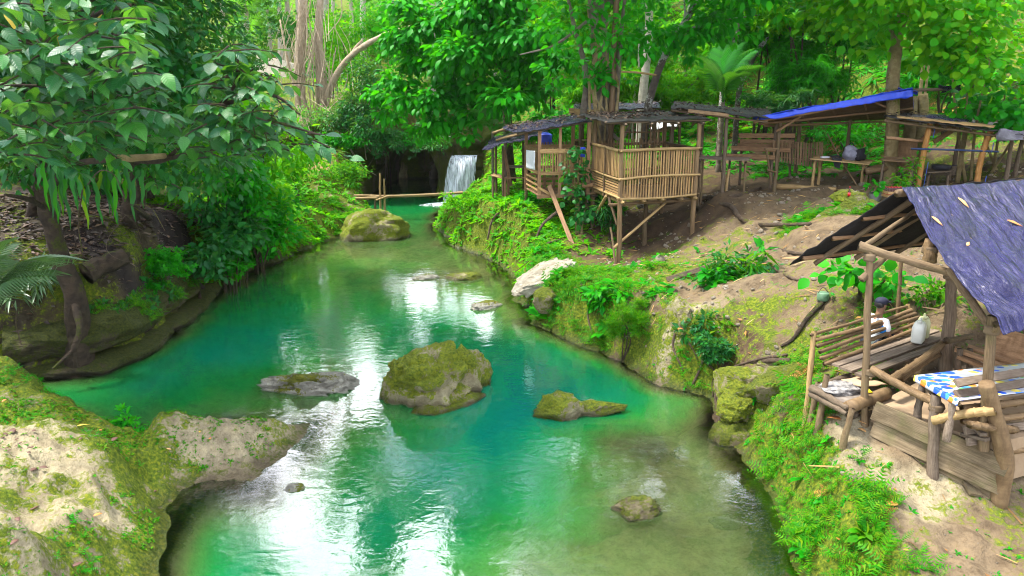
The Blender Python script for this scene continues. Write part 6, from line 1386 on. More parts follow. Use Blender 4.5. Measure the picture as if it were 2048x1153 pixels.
for (px, py, d, r, n, lf_, sz, lm, lb) in [
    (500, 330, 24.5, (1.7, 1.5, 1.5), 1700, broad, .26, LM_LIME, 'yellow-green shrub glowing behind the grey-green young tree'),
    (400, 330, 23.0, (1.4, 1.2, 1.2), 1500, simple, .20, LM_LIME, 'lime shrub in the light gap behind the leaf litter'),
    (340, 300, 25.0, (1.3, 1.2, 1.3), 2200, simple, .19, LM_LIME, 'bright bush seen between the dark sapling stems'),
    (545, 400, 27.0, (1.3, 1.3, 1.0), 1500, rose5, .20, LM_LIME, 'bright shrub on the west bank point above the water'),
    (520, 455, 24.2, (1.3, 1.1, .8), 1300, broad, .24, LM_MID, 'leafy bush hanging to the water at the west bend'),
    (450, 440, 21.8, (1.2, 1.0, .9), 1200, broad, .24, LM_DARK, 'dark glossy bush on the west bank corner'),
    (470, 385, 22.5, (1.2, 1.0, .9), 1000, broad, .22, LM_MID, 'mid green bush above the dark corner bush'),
    (590, 330, 33.0, (1.4, 1.2, .9), 2200, simple, .22, LM_LIME, 'lime bush below the tan vine tree'),
    (215, 560, 17.4, (.7, .6, .45), 500, broad, .2, LM_DARK, 'low dark bush on the rock wall beside the sawn log'),
    (300, 535, 18.6, (.9, .7, .5), 700, rose5, .15, LM_MID, 'leafy mound on the crest of the rock wall'),
    (385, 520, 20.2, (1.0, .8, .6), 800, broad, .22, LM_DARK, 'dark drooping bush over the middle of the rock wall'),
    (450, 520, 21.8, (.9, .7, .6), 700, rose5, .16, LM_MID, 'ferny bush spilling over the rock wall near the bend'),
    (150, 500, 17.0, (.7, .6, .5), 450, broad, .2, LM_DARK, 'dark bush tucked behind the leaning brown trunk'),
    (60, 560, 15.5, (.8, .6, .5), 500, narrow, .4, LM_GREYPALM, 'grassy clump left of the leaning brown trunk'),
    (15, 370, 21, (1.6, 1.0, .9), 900, broad, .24, LM_DARK, 'dark bush at the west picture edge behind the leaning trunk'),
    (690, 345, 36.5, (1.0, .9, .6), 1300, simple, .2, LM_FERN, 'bright round bush beside the cave mouth'),
    (570, 470, 28.5, (1.3, .9, .55), 1500, simple, .15, LM_LIME, 'low yellow-green bush at the sandy inlet'),
    (720, 250, 41.0, (1.6, 1.1, 1.4), 2600, simple, .24, LM_DARK, 'blue-green ivy bush draped on the cliff left of the cave'),
    (745, 180, 41.5, (1.5, 1.1, 1.6), 2600, simple, .24, LM_DARK, 'upper ivy bush on the cliff beneath the slanting branch'),
    (690, 275, 40.5, (1.1, .7, .5), 1400, simple, .22, LM_MID, 'ivy cushion over the low slot beside the cave'),
    (700, 110, 46, (1.6, 1.3, 2.2), 2600, simple, .26, LM_LIME, 'vine-clad yellow-green column behind the slanting branch'),
    (760, 60, 47, (1.4, 1.2, 2.0), 2200, simple, .26, LM_MID, 'tall bushy column left of the central tree'),
    (660, 60, 52, (1.4, 1.2, 2.2), 1800, simple, .28, LM_LIME, 'pale lime bush behind the twin tan trunks'),
    (770, 268, 40.6, (1.2, .6, .35), 1200, simple, .2, LM_DARK, 'dark ivy curtain over the cave top'),
    (850, 276, 40.8, (1.3, .6, .35), 1300, simple, .2, LM_MID, 'green ivy curtain between cave and fall'),
    (640, 250, 42, (2.2, 1.0, 1.1), 1400, simple, .2, LM_FAR, 'thin straggling bush among the fallen vines')]:
    shrub(lb, PD(px, py, d), r, n, lf_, sz, lm, stems=0 if 'ivy' in lb else 3)

# gnarled tan tree wrapped in vines
b_ = gp_(615, 270, 44.5)
t = tree('pale tan twin-trunked tree wrapped in dry vines', [b_, PD(600, 180, 44.5), PD(603, 60, 44.5), PD(612, -120, 44.5)], .32, .26, [], 0, simple, .3, LM_FAR, M_BARK_TAN, 'vine_tree',
         [([PD(648, 270, 44.6), PD(642, 150, 44.6), PD(637, 60, 44.6), PD(648, -100, 44.8)], .40), ([PD(640, 240, 44.2), PD(668, 160, 43.5), PD(705, 110, 42.8), PD(770, 70, 42), PD(840, 52, 41), PD(930, 40, 39)], .22), ([PD(600, 215, 44.3), PD(575, 120, 44.5), PD(560, 40, 45)], .10), ([PD(690, 130, 43), PD(712, 95, 43), PD(725, 80, 43)], .12)], flare=.5)
it = []
for i in range(90):
    x0 = random.gauss(625, 26); y0 = random.uniform(-20, 190); x1 = x0 + random.gauss(0, 22) + (8 if x0 > 630 else -4); y1 = y0 + random.uniform(60, 230); d = random.uniform(43.3, 44.2)
    it.append(tube(smooth_path([PD(x0, y0, d), PD((x0 + x1) / 2 + random.gauss(0, 10), (y0 + y1) / 2, d - .1), PD(x1, min(y1, 335), d - random.uniform(0, 1.2))], 4), random.uniform(.010, .03), 5, cap=False))
for i in range(26):
    x0 = random.uniform(590, 700); y0 = random.uniform(190, 290); x1 = x0 + random.uniform(-30, 70); 
    it.append(tube(smooth_path([PD(x0, y0, 43), PD((x0 + x1) / 2 + random.gauss(0, 12), y0 + random.uniform(10, 60), 42), PD(x1, y0 + random.uniform(20, 90), 41)], 4), random.uniform(.015, .03), 5, cap=False))
V, Fc = merge(it); o = part(t, 'vines', V, Fc, M_BARK_TAN); o['kind'] = 'stuff'
# central overhanging tree
lob = []
for (px, py, d_, r_) in ((900, 40, 31, 1.1), (960, 20, 30.5, 1.2), (850, 60, 31.5, .9), (830, 120, 31, .9), (790, 150, 31.5, .7), (880, 130, 30.5, 1.0), (940, 110, 30.5, 1.1), (1000, 80, 30, 1.1), (1060, 60, 30, 1.1), (1040, 130, 30.3, .9), (990, 165, 30.5, .9), (920, 185, 30.8, .9), (860, 195, 31.2, .9), (805, 200, 31.8, .7), (770, 230, 32, .6), (840, 245, 31.5, .7), (895, 245, 31.6, .7), (950, 235, 31.5, .8), (1015, 215, 30.5, .8), (1070, 190, 30, .8), (1085, 240, 29.8, .6), (1035, 260, 30.5, .5), (800, 60, 32, .8), (820, 5, 32, .9), (1110, 100, 29.5, .7), (1000, -20, 30, 1.3), (760, 190, 32, .5), (925, 275, 31.8, .4)):
    lob.append((PD(px + random.gauss(0, 8), py + random.gauss(0, 8), d_ + random.gauss(0, .7)), (r_ * 1.15, r_ * 1.0, r_ * .62)))
tree('large tree bending over the cave pool with drooping glossy leaves', [gp_(1020, 290, 33.5), PD(1015, 200, 33), PD(1030, 100, 32), PD(1060, -30, 31)], .22, .14, lob, 11000, broad, .36, LM_MID, M_BARK, 'broadleaf_tree',
     [([PD(1022, 150, 32.5), PD(940, 100, 31.5), PD(850, 110, 31)], .10), ([PD(1020, 190, 33), PD(940, 190, 31.5), PD(840, 200, 31.5)], .08), ([PD(1030, 100, 32), PD(960, 40, 31), PD(880, 20, 31)], .08), ([PD(1022, 140, 32.5), PD(1080, 100, 31), PD(1120, 90, 30)], .07)], clump=11, spread=.30, shell=.3, seed=7, droop=.6)
# old tree the huts are built round
hb = Vector((2.55, 25.9, 0)); hb.z = gz(hb.x, hb.y) - .3
lob = [(Vector((3.5, 25.5, 11.5)), (5.0, 4.0, 2.2)), (Vector((6.5, 25, 13.5)), (4.5, 4, 2.6)), (Vector((8.5, 23, 10.8)), (3.2, 3, 1.7)), (Vector((5.5, 21, 15)), (4, 3.5, 2)), (Vector((3.2, 24.5, 9.6)), (2.2, 2, 1)), (Vector((5.2, 24, 10.2)), (2.4, 2, 1.1)), (Vector((7, 23.5, 9.2)), (1.8, 2, .9)), (PD(1150, 30, 25), (1.1, 1.2, 1.3)), (PD(1240, 90, 24.6), (1.2, 1.1, .8)), (PD(1130, 130, 25.5), (.9, .9, .8)), (PD(1180, 160, 24.9), (.8, .7, .5)), (PD(1310, 60, 25), (1.3, 1.2, .9)), (PD(1400, 60, 25), (1.4, 1.3, .8)), (PD(1260, 160, 26.5), (.6, .6, .4)), (PD(1480, 20, 25), (1.4, 1.3, .7))]
t = tree('thick multi-stemmed old tree growing up between the tree huts', [hb, PD(1196, 330, 25.6), PD(1205, 230, 25.5), PD(1195, 140, 25.4), PD(1186, 20, 25.3), PD(1180, -250, 25)], .22, .15, lob, 13500, broad, .30, LM_MID, M_BARK_GREY, 'broadleaf_tree',
     [([PD(1215, 330, 25.4), PD(1215, 200, 25.3), PD(1210, 100, 25.2), PD(1206, -60, 25.0), PD(1215, -250, 24.8)], .17), ([PD(1165, 240, 25.6), PD(1172, 150, 25.4), PD(1150, 60, 25.5), PD(1130, -30, 25.5)], .13), ([PD(1230, 250, 25.3), PD(1243, 60, 25.2), PD(1260, -80, 25.1)], .10), ([PD(1178, 40, 25.4), PD(1110, 90, 25.6), PD(1040, 110, 26)], .06), ([PD(1200, 240, 25.3), PD(1240, 280, 25), PD(1262, 245, 25.2)], .09),
      ([PD(1186, 20, 25.3), Vector((4.5, 25, 9.5)), Vector((6.5, 24.5, 12))], .14), ([PD(1180, -100, 25.3), Vector((3, 25, 11)), Vector((2.0, 24, 13))], .12)], seed=9, clump=12, spread=.17, droop=.45)
it = [tube(smooth_path([PD(1190 + random.gauss(0, 14), random.uniform(-30, 120), 25.15), PD(1195 + random.gauss(0, 16), 170, 25.05), PD(1198 + random.gauss(0, 18), random.uniform(220, 400), 25.1)], 5), random.uniform(.02, .06), 6, cap=False) for _ in range(9)]
V, Fc = merge(it); o = part(t, 'aerial_roots', V, Fc, M_BARK_YEL); o['kind'] = 'stuff'
t = tree('leaning dark trunk blotched with white lichen behind the tree hut', [Vector((PD(1292, 240, 26.3).x, 26.3, gz(PD(1292, 240, 26.3).x, 26.3) - .2)), PD(1290, 260, 26.3), PD(1302, 190, 26.2), PD(1330, 110, 26.0), PD(1372, 40, 25.8), PD(1405, -15, 25.6), PD(1440, -120, 25.2)], .14, .10, [(PD(1440, 40, 25.2), (1.2, 1, .8)), (PD(1370, 90, 25.6), (.7, .7, .6)), (Vector((8.5, 25.5, 11)), (2.5, 2.5, 1.5))], 2200, broad, .28, LM_MID, M_LICHEN, 'leaning_tree', [([PD(1352, 80, 25.9), PD(1400, 50, 25.6), PD(1520, 30, 25.2)], .05), ([PD(1372, 40, 25.8), PD(1368, 0, 25.9)], .06)], seed=11)
bar(thing('bamboo_pole', 'tall straight tan pole standing through the roofs beside the old tree', 'pole', tuple(gp_(1222, 300, 25.0))), 'pole', gp_(1222, 300, 25.0), PD(1236, -60, 24.9), .10, M_BAMBOO_OLD, 'bamboo')
bar(thing('bamboo_pole', 'short level bamboo tied between the old tree and the lichen trunk', 'pole', tuple(PD(1275, 146, 25.4))), 'pole', PD(1232, 144, 25.3), PD(1312, 151, 26.0), .035, M_BAMBOO, 'bamboo')
# pale trunks behind
for (pts, r0, r1, d, bk, lb) in [([(1284, 210), (1290, 150), (1297, 70), (1300, -40)], .22, .16, 34, M_PALE, 'straight pale trunk seen through leaves right of the old tree'), ([(1268, 200), (1276, 150), (1280, 60)], .06, .05, 35, M_PALE, 'very thin pale stem beside the straight pale trunk'),
                                ([(1448, 160), (1462, 110), (1480, 40), (1490, -40)], .13, .09, 31, M_LICHEN, 'slim white-blotched trunk behind the feathery palm'), ([(1478, 185), (1495, 140), (1520, 95), (1545, 70)], .12, .08, 31, M_LICHEN, 'curved mottled trunk leaning right of the feathery palm'), ([(1372, 130), (1376, 60), (1380, -20)], .10, .08, 38, M_PALE, 'whitish stem behind the bright bamboo')]:
    p0 = PD(*pts[0], d); pth = [Vector((p0.x, p0.y, gz(p0.x, p0.y) - .2))] + [PD(*q, d) for q in pts]
    t = thing('tree', lb, 'tree', tuple(pth[0])); trunk(t, pth, r0, r1, bk, 10, int(d), .15); leafpart(t, 'crown', crown_mesh([(PD(pts[-1][0], pts[-1][1] - 60, d), (1.6, 1.6, 1.2))], 700, simple, .3), LM_MID)
# yellow-barked tree at the blue tarp
b_ = gp_(1782, 330, 24.0)
lob = [(PD(1700, 30, 23.5), (1.6, 1.4, .7)), (PD(1860, 40, 23), (1.2, 1.1, .7)), (PD(1780, -60, 23), (3.0, 2.4, 1.2)), (PD(1740, 95, 23.6), (.7, .6, .35)), (PD(1850, 110, 24), (.8, .7, .35))]
tree('yellow-brown trunk rising through the blue tarp, broad lime leaves above', [b_, PD(1785, 240, 23.9), PD(1786, 170, 23.9), PD(1790, 110, 23.8), PD(1797, 60, 23.8), PD(1808, 20, 23.8), PD(1800, -80, 23.8)], .19, .16, lob, 2200, roundl, .28, LM_LIME, M_BARK_YEL, 'broadleaf_tree',
     [([PD(1800, 50, 23.7), PD(1822, 15, 23.5), PD(1850, -10, 23.4)], .08), ([PD(1788, 125, 23.8), PD(1775, 40, 23.7), PD(1740, 5, 23.6)], .05)], seed=13, clump=8, spread=.25, flare=.05)
for px, lb, h in ((1826, 'broken brown stump left of its twin behind the roofs', 193), (1847, 'broken brown stump right of its twin behind the roofs', 188)):
    t = thing('stump', lb, 'stump', tuple(gp_(px, 240, 25.8))); trunk(t, [gp_(px, 240, 25.8), PD(px - 2, 220, 25.8), PD(px, h, 25.8)], .2, .15, M_BARK_YEL, 12, px, .25)
for px, x1, lb in ((1842, 1856, 'slender bamboo stem standing behind the tarp, the thicker of two'), (1852, 1868, 'slender bamboo stem standing behind the tarp, the thinner of two')):
    bar(thing('young_bamboo', lb, 'bamboo', tuple(gp_(px, 180, 26))), 'stem', gp_(px, 180, 26), PD(x1, 40, 26), .06 if px == 1842 else .04, M_BARK_YEL, 'bamboo')
# big soft-leaved bush on the right slope
def leafy_bush(label, lobes, base, n, leaf, size, lm, name='shrub', n_obj=0, bark=M_BARK_YEL):
    t = thing(name, label, 'shrub', tuple(base)); it = [tube(smooth_path([Vector(base) + Vector((random.uniform(-.3, .3), 0, -.1)), (Vector(base) + Vector(l[0])) / 2, Vector(l[0])], 5), np.linspace(.05, .02, 11), 6) for l in lobes]
    V, Fc = merge(it); part(t, 'stem', V, Fc, bark)
    P, O = crown_pts(lobes, n, clump=7, spread=.3, droop=.5); Nn = np.array([0, -.35, 1.0]) + rnd(len(P)) * .4; S = size * RNG.uniform(.6, 1.15, len(P))
    order = np.argsort(P[:, 1] - S * 4); sep, rest = order[:n_obj], order[n_obj:]; bs = base_of(t); me = None
    for i in sep:
        if me is None: me = mesh_np('leaf', *leaf); me.materials.append(lm)
        x = Vector(O[i]).normalized(); z = Vector(Nn[i]); z = (z - x * z.dot(x)).normalized(); y = z.cross(x)
        o = bpy.data.objects.new('leaf', me); COL.objects.link(o); o.parent = t; o.matrix_basis = Matrix.Translation(Vector(P[i]) - bs) @ Matrix((x, y, z)).transposed().to_4x4() @ Matrix.Scale(S[i], 4)
    leafpart(t, 'foliage', scatter(leaf, P[rest], O[rest], Nn[rest], S[rest]), lm, 'stuff'); return t
leafy_bush('broad soft-leaved lime bush on the slope right of the yellow trunk', [(PD(1940, 60, 22.5), (1.4, 1.1, .9)), (PD(1980, 120, 22), (1.2, 1, .8)), (PD(1900, 90, 22.8), (.9, .8, .6)), (PD(1960, 10, 22.5), (1.5, 1.2, .6))], gp_(1950, 220, 23.5), 1300, roundl, .27, LM_LIME, n_obj=150)
leafy_bush('lower soft-leaved bush over the roof of the cook shelter', [(PD(2010, 190, 22.5), (1.1, .9, .8)), (PD(1960, 215, 23), (.9, .8, .5)), (PD(2050, 230, 22), (.9, .8, .6))], gp_(2000, 260, 23.5), 700, roundl, .26, LM_MID, n_obj=60)
leafy_bush('broad leaves glowing under the eave of the near hut', [(PD(1700, 545, 13.0), (.62, .4, .22)), (PD(1770, 560, 12.8), (.42, .4, .26))], gp_(1740, 600, 13.2), 130, roundl, .24, LM_MID, n_obj=60, bark=M_BARK)
leafy_bush('round leaves growing from the grey bucket', [(POT + UP * .22, (.24, .2, .16))], POT, 30, roundl, .20, LM_MID, 'pot_plant', 20)
leafy_bush('vine with heart leaves climbing up beside the smaller tree hut', [(PD(1155, 305, 24.0), (.35, .25, .25)), (PD(1148, 345, 23.8), (.45, .3, .4)), (PD(1150, 385, 23.8), (.3, .3, .3)), (PD(1170, 420, 23.6), (.5, .4, .4))], gp_(1160, 430, 23.8), 260, roundl, .21, LM_DARK, 'vine')
leafy_bush('leafy climber in front of the left orange post', [(PD(1822, 345, 21.6), (.3, .25, .45)), (PD(1800, 365, 21.3), (.4, .3, .22))], gp_(1815, 375, 21.5), 220, simple, .17, LM_FERN, 'vine')
for (px, py, d, r, n, lf_, sz, lm, lb) in [
    (1040, 405, 27.0, (.75, .6, .42), 700, simple, .22, LM_MID, 'fresh green bush on the mossy bank below the pool shelter'),
    (940, 400, 29.5, (1.0, .8, .35), 900, simple, .17, LM_LIME, 'yellow-green cushion of plants at the tip of the east bank'),
    (1470, 585, 16.0, (1.05, .75, .75), 1900, simple, .17, LM_DARK, 'dark leafy shrub on the mound between path and water'),
    (1492, 525, 16.4, (.4, .4, .5), 160, narrow, .45, LM_FERN, 'spiky grass tuft crowning the shrub mound'),
    (1255, 645, 15.9, (.5, .4, .35), 420, ferntri, .2, LM_FERN, 'fern clump hanging on the east bank below the white slab'),
    (1400, 655, 14.6, (.5, .4, .4), 500, simple, .17, LM_DARK, 'dark fern clump under the shrub mound'),
    (1440, 700, 13.9, (.5, .4, .35), 420, rose5, .13, LM_DARK, 'dark herbs over the hollow beside the roots'),
    (1210, 600, 17.0, (.6, .5, .35), 420, broad, .2, LM_MID, 'broad leaved plants on the mossy shoulder east of the white slab'),
    (1440, 560, 16.2, (.4, .4, .3), 300, broad, .24, LM_MID, 'blue-green broadleaf sprout on the shrub mound'),
    (1445, 655, 14.6, (.32, .3, .22), 90, broad, .26, LM_FERN, 'bright star-leaved plant on the dark mound'),
    (1320, 600, 16.2, (.35, .3, .2), 160, broad, .2, LM_MID, 'fresh green plant on the pale rock rib'),
    (1195, 395, 25.2, (.6, .5, .45), 500, simple, .2, LM_DARK, 'dark bush under the joists of the tree hut'),
    (1220, 430, 23.4, (.35, .35, .45), 420, narrow, .3, LM_DARK, 'spiky blue-green plant beneath the tree hut floor'),
    (1750, 1080, 7.9, (.20, .18, .10), 40, broad, .16, LM_FERN, 'broad bright weed in the fern bank'),
    (270, 860, 11.0, (.28, .25, .16), 260, simple, .10, LM_MID, 'fern clump in the notch of the pale shelf'),
    (250, 840, 11.2, (.15, .15, .12), 30, broad, .13, LM_MID, 'small broadleaf weed over the fern clump of the shelf'),
    (280, 1080, 9.2, (.12, .12, .10), 14, broad, .16, LM_FERN, 'bright two-leaved seedling at the shelf edge'),
    (1860, 590, 12.6, (.5, .4, .25), 300, simple, .15, LM_FERN, 'low weeds behind the near hut posts'),
    (1560, 360, 28, (1.2, .9, .6), 900, simple, .2, LM_DARK, 'dark bush behind the slat fence'),
    (1700, 270, 28, (1.4, .8, .7), 1000, simple, .22, LM_MID, 'bush on the bare slope behind the bag table')]:
    shrub(lb, PD(px, py, d), r, n, lf_, sz, lm)
# bright background thickets on the valley side behind the huts
for (px, py, d, r, n, lf_, sz, lm, lb) in [
    (1180, 190, 36, (2.2, 1.6, 1.6), 2200, bam5, .38, LM_LIME, 'lime thicket behind the board shelter'),
    (1350, 180, 36, (2.4, 1.6, 1.8), 2600, bam5, .40, LM_LIME, 'brightest lime bamboo thicket behind the lichen trunk'),
    (1420, 80, 38, (2.6, 1.8, 1.9), 2400, bam5, .42, LM_LIME, 'tall yellow-lime thicket above the feathery palm'),
    (1250, 60, 38, (2.6, 1.8, 2.0), 2200, rose5, .30, LM_LIME, 'lime crown seen past the old tree stems'),
    (1540, 60, 32, (2.0, 1.5, 1.4), 1800, rose5, .26, LM_MID, 'mid green crown over the hillside, right of the palm'),
    (1620, 150, 30, (1.7, 1.2, 1.2), 1500, bam5, .40, LM_MID, 'arching bamboo spray above the blue tarp'),
    (1690, 60, 31, (1.8, 1.3, 1.4), 1500, bam5, .40, LM_MID, 'bamboo spray left of the yellow trunk'),
    (1600, 20, 30, (2.0, 1.4, 1.2), 1600, rose5, .28, LM_LIME, 'lime crown at the upper edge above the blue tarp'),
    (1100, 60, 37, (2.2, 1.6, 2.2), 2000, rose5, .3, LM_LIME, 'pale lime crown behind the central tree'),
    (1560, 210, 29, (1.1, .9, .6), 900, bam5, .36, LM_DARK, 'dark bamboo sprays just over the blue tarp edge'),
    (1900, 150, 27.5, (1.4, 1.0, .8), 700, bam5, .36, LM_MID, 'sprays behind the slender bamboo stems'),
    (1120, 250, 33, (1.6, 1.1, .9), 1300, simple, .24, LM_MID, 'green bushes between smaller tree hut and board shelter'),
    (1060, 280, 32, (1.0, .9, .5), 800, simple, .2, LM_FERN, 'bushes above the blue drum')]:
    shrub(lb, PD(px, py, d), r, n, lf_, sz, lm, 'thicket', 'thicket', stems=5)

# tall sparse trees across the pool whose heads stand above the frame (seen in the water)
for (x_, y_, hgt, n_, lb) in ((-9.5, 49, 25, 3600, 'tall sparse tree on the cliff, west one of three'), (-5.5, 52, 28, 3600, 'tall sparse tree on the cliff, middle one of three'), (-1.0, 48, 21, 3600, 'tall sparse tree on the cliff, east one of three'), (-3.6, 46.5, 13, 2000, 'shorter sparse tree in front of the three tall cliff trees'), (-12.8, 53, 21, 2600, 'tall sparse tree set back west of the cliff trees')):
    b_ = Vector((x_, y_, gz(x_, y_) - .2)); tree(lb, [b_, b_ + Vector((.3, 0, hgt * .5)), b_ + Vector((-.2, -1, hgt))], .22, .08, [(b_ + Vector((random.uniform(-3, 3), random.uniform(-2, 1), hgt * random.uniform(.5, 1.12))), (1.5, 1.5, .6)) for _ in range(13)], n_, rose5, .36, LM_MID, M_PALE,
         branches=[([b_ + Vector((.2, -.2, hgt * f)), b_ + Vector((random.uniform(-1.5, 1.5), -.6, hgt * (f + .12))), b_ + Vector((random.uniform(-4, 4), -1, hgt * (f + .25)))], .12) for f in (.45, .52, .6, .66, .7, .75, .8)], seed=int(y_))
# ---------------------------------------------------------------- far valley: coconut palms and the wood beyond
i = 0
for (px, py0, py1, d, lean, lb) in [(486, 110, -30, 74, 4, 'grey coconut trunk farthest left on the far slope'), (538, 110, 20, 78, -3, 'coconut palm with low crown, left of the white trunks'), (560, 130, -60, 66, -10, 'white slanting coconut trunk left of the tan tree'), (575, 135, -70, 68, -8, 'second white coconut trunk left of the tan tree'), (590, 140, -80, 64, 2, 'coconut trunk half behind the tan tree'), (700, 60, -60, 80, -4, 'thin white trunk over the yellow-green column'), (780, 60, -80, 74, -2, 'pale palm trunk behind the central tree'), (510, 90, 10, 88, 2, 'distant drooping palm in the pale haze'), (440, 90, -20, 70, 0, 'palm behind the dense dark tree'), (660, 40, -60, 90, 3, 'distant stem between the twin tan trunks')]:
    p0 = PD(px, py0, d); p0.z = gz(p0.x, p0.y) - .3; c = PD(px + lean, py1, d); L = 4.2
    t = palm_plant(lb, c, 13, L, LM_FAR, (-35, 55), L_palm(20, .22, .9, .03), stem=(p0, (p0 + c) / 2 + Vector((.2, 0, 0)), c, .26), name='coconut_palm', cat='coconut palm', group='coconut palms on the far slope')
lobes = []
for k_ in range(60):
    x_, y_ = RNG.uniform(-45, 22), RNG.uniform(58, 120); lobes.append((Vector((x_, y_, gz(x_, y_) + RNG.uniform(.3, 1.6))), (RNG.uniform(1.5, 3), RNG.uniform(1.5, 3), RNG.uniform(1, 2.2))))
for k_ in range(24):
    x_, y_ = RNG.uniform(-10, 22), RNG.uniform(46, 60); lobes.append((Vector((x_, y_, gz(x_, y_) + RNG.uniform(.5, 2))), (RNG.uniform(1.3, 2.4), RNG.uniform(1.2, 2), RNG.uniform(1, 2.2))))
VF = crown_mesh(lobes, 16000, rose5, .50, clump=10)
tag(link('far_wood', mesh_np('far_wood', *VF, smooth=False), LM_FAR), 'pale green wood over the far slopes', kind='stuff')
# dense wood on the west slope behind the big trees
lobes = []
for k_ in range(46):
    x_, y_ = RNG.uniform(-34, -13), RNG.uniform(22, 48); lobes.append((Vector((x_, y_, gz(x_, y_) + RNG.uniform(.5, 6))), (RNG.uniform(1.5, 2.8), RNG.uniform(1.5, 2.4), RNG.uniform(1.2, 2.5))))
VF = crown_mesh(lobes, 13000, rose5, .36, clump=10)
tag(link('west_wood', mesh_np('west_wood', *VF, smooth=False), LM_DARK), 'dark wood on the west slope', kind='stuff')

# the pale low wall far up the valley
a, b = PD(470, 122, 66), PD(600, 140, 62); a.z = gz(a.x, a.y) + .1; b.z = gz(b.x, b.y) + .1
lone('low_wall', 'whitish low wall along the far slope behind the palms', 'wall', a + UP * .4, b + UP * .4, .7, M_PALE, 'plank', .2, (0, -1, 0))

# ---------------------------------------------------------------- ground cover
def on_ground(n, x0, x1, y0, y1, dens):
    """n candidate places, kept with the chance dens(x, y, z, moss, soil) gives"""
    x = RNG.uniform(x0, x1, n); y = RNG.uniform(y0, y1, n); z_ = ground_z(x, y); s_ = soil_at(x, y); kp = RNG.random(n) < dens(x, y, z_, s_[:, 3])
    return np.stack([x, y, z_], -1)[kp], s_[kp, 3]
def cover(name, label, P, base, size, lm, up=.6, jit=.6, lift=0.0):
    n = len(P); e = .12
    gx_ = (ground_z(P[:, 0] + e, P[:, 1], False) - ground_z(P[:, 0] - e, P[:, 1], False)) / (2 * e); gy_ = (ground_z(P[:, 0], P[:, 1] + e, False) - ground_z(P[:, 0], P[:, 1] - e, False)) / (2 * e)
    nn = unit(np.stack([-gx_, -gy_, np.ones(n)], -1)); nn = unit(nn * (1 - up) + np.array([0, 0, up]) + rnd(n) * .18); a = RNG.uniform(0, 6.28, n)
    X = np.stack([np.cos(a), np.sin(a), np.zeros(n)], -1); X = X - (X * nn).sum(1)[:, None] * nn
    S = size * np.exp(rnd(n, 1)[:, 0] * .35)
    VF = scatter(base, P + np.array([0, 0, lift]), X, nn, S); o = link(name, mesh_np(name, *VF, smooth=False), lm)
    return tag(o, label, kind='stuff')
def patchy(P2, sc=.8, lo=-.1, hi=.35, s=71): return sstep(lo, hi, fbm(np.stack([P2[0], P2[1], P2[0] * 0], -1) * sc, 3, s))
in_view = lambda x, y: (np.abs(x) < .80 * y + 1.5)
# near fern bank, east
P, _ = on_ground(26000, 2.2, 7.5, 4.5, 12.5, lambda x, y, z, m: (z > .06) * in_view(x, y) * np.clip(m * 1.25 - .25, 0, 1) * (.35 + .65 * patchy((x, y), 1.6)) * .30)
cover('ferns', 'bright ferns covering the near east bank', P, fern5, .22, LM_FERN, .45)
P, _ = on_ground(26000, 2.2, 8.0, 4.5, 12.5, lambda x, y, z, m: (z > .04) * in_view(x, y) * np.clip(m * 1.3 - .1, 0, 1) * patchy((x, y), 2.2, -.2, .3, 72) * .6)
cover('low_herbs', 'small leafy herbs on the near east bank', P, rose5, .055, LM_MID, .5)
P, _ = on_ground(30000, 0.2, 9, 12, 22.5, lambda x, y, z, m: (z > .05) * np.clip(m * 1.7 - .6, 0, 1) * (.3 + .7 * patchy((x, y), 1.2, -.2, .3, 73)) * .75)
cover('bank_ferns', 'ferns and herbs on the mossy east bank', P, ferntri, .19, LM_FERN, .4)
P, _ = on_ground(30000, 0.2, 9, 12, 23, lambda x, y, z, m: (z > .05) * np.clip(m * 1.7 - .55, 0, 1) * patchy((x, y), 1.5, -.1, .3, 74) * .6)
cover('bank_herbs', 'leafy herbs on the mossy east bank', P, rose5, .11, LM_MID, .5)
P, _ = on_ground(26000, -4, 4, 22, 42, lambda x, y, z, m: (z > .05) * np.clip(m * 1.3 - .15, 0, 1) * (.4 + .6 * patchy((x, y), .9, -.2, .3, 75)) * .8)
cover('mound_herbs', 'herbs and grass over the tip of the east bank', P, rose5, .17, LM_LIME, .5)
# west bank and beyond
P, _ = on_ground(22000, -12, -5.5, 20, 42, lambda x, y, z, m: (z > .05) * np.clip(m * 1.3 - .3, 0, 1) * (.35 + .65 * patchy((x, y), .7, -.2, .3, 76)) * .75)
cover('west_herbs', 'bright herbs over the far west bank', P, rose5, .19, LM_LIME, .5)
# ledge
P, _ = on_ground(120000, -9, -1.8, 5.0, 12.8, lambda x, y, z, m: (z > .10) * np.clip(m * 1.5 - .25, 0, 1) * patchy((x, y), 1.5, -.15, .28, 77) * .6)
cover('shelf_plants', 'tiny green plants in the moss of the pale shelf', P, rose5, .036, LM_FERN, .6)
P, _ = on_ground(30000, -9, -1.8, 5.0, 12.8, lambda x, y, z, m: (z > .12) * np.clip(m * 1.5 - .6, 0, 1) * patchy((x, y), 1.1, .05, .35, 78) * .35)
cover('shelf_ferns', 'small ferns in the moss of the pale shelf', P, ferntri, .10, LM_MID, .6)
# path weeds and the slope round the huts
P, _ = on_ground(24000, 3, 22, 6.5, 26, lambda x, y, z, m: (z > .3) * in_view(x, y) * (.025 + .18 * np.clip(m, 0, 1)) * patchy((x, y), .9, .15, .4, 79))
cover('path_weeds', 'scattered weeds on the sandy slope', P, ferntri, .15, LM_FERN, .7)
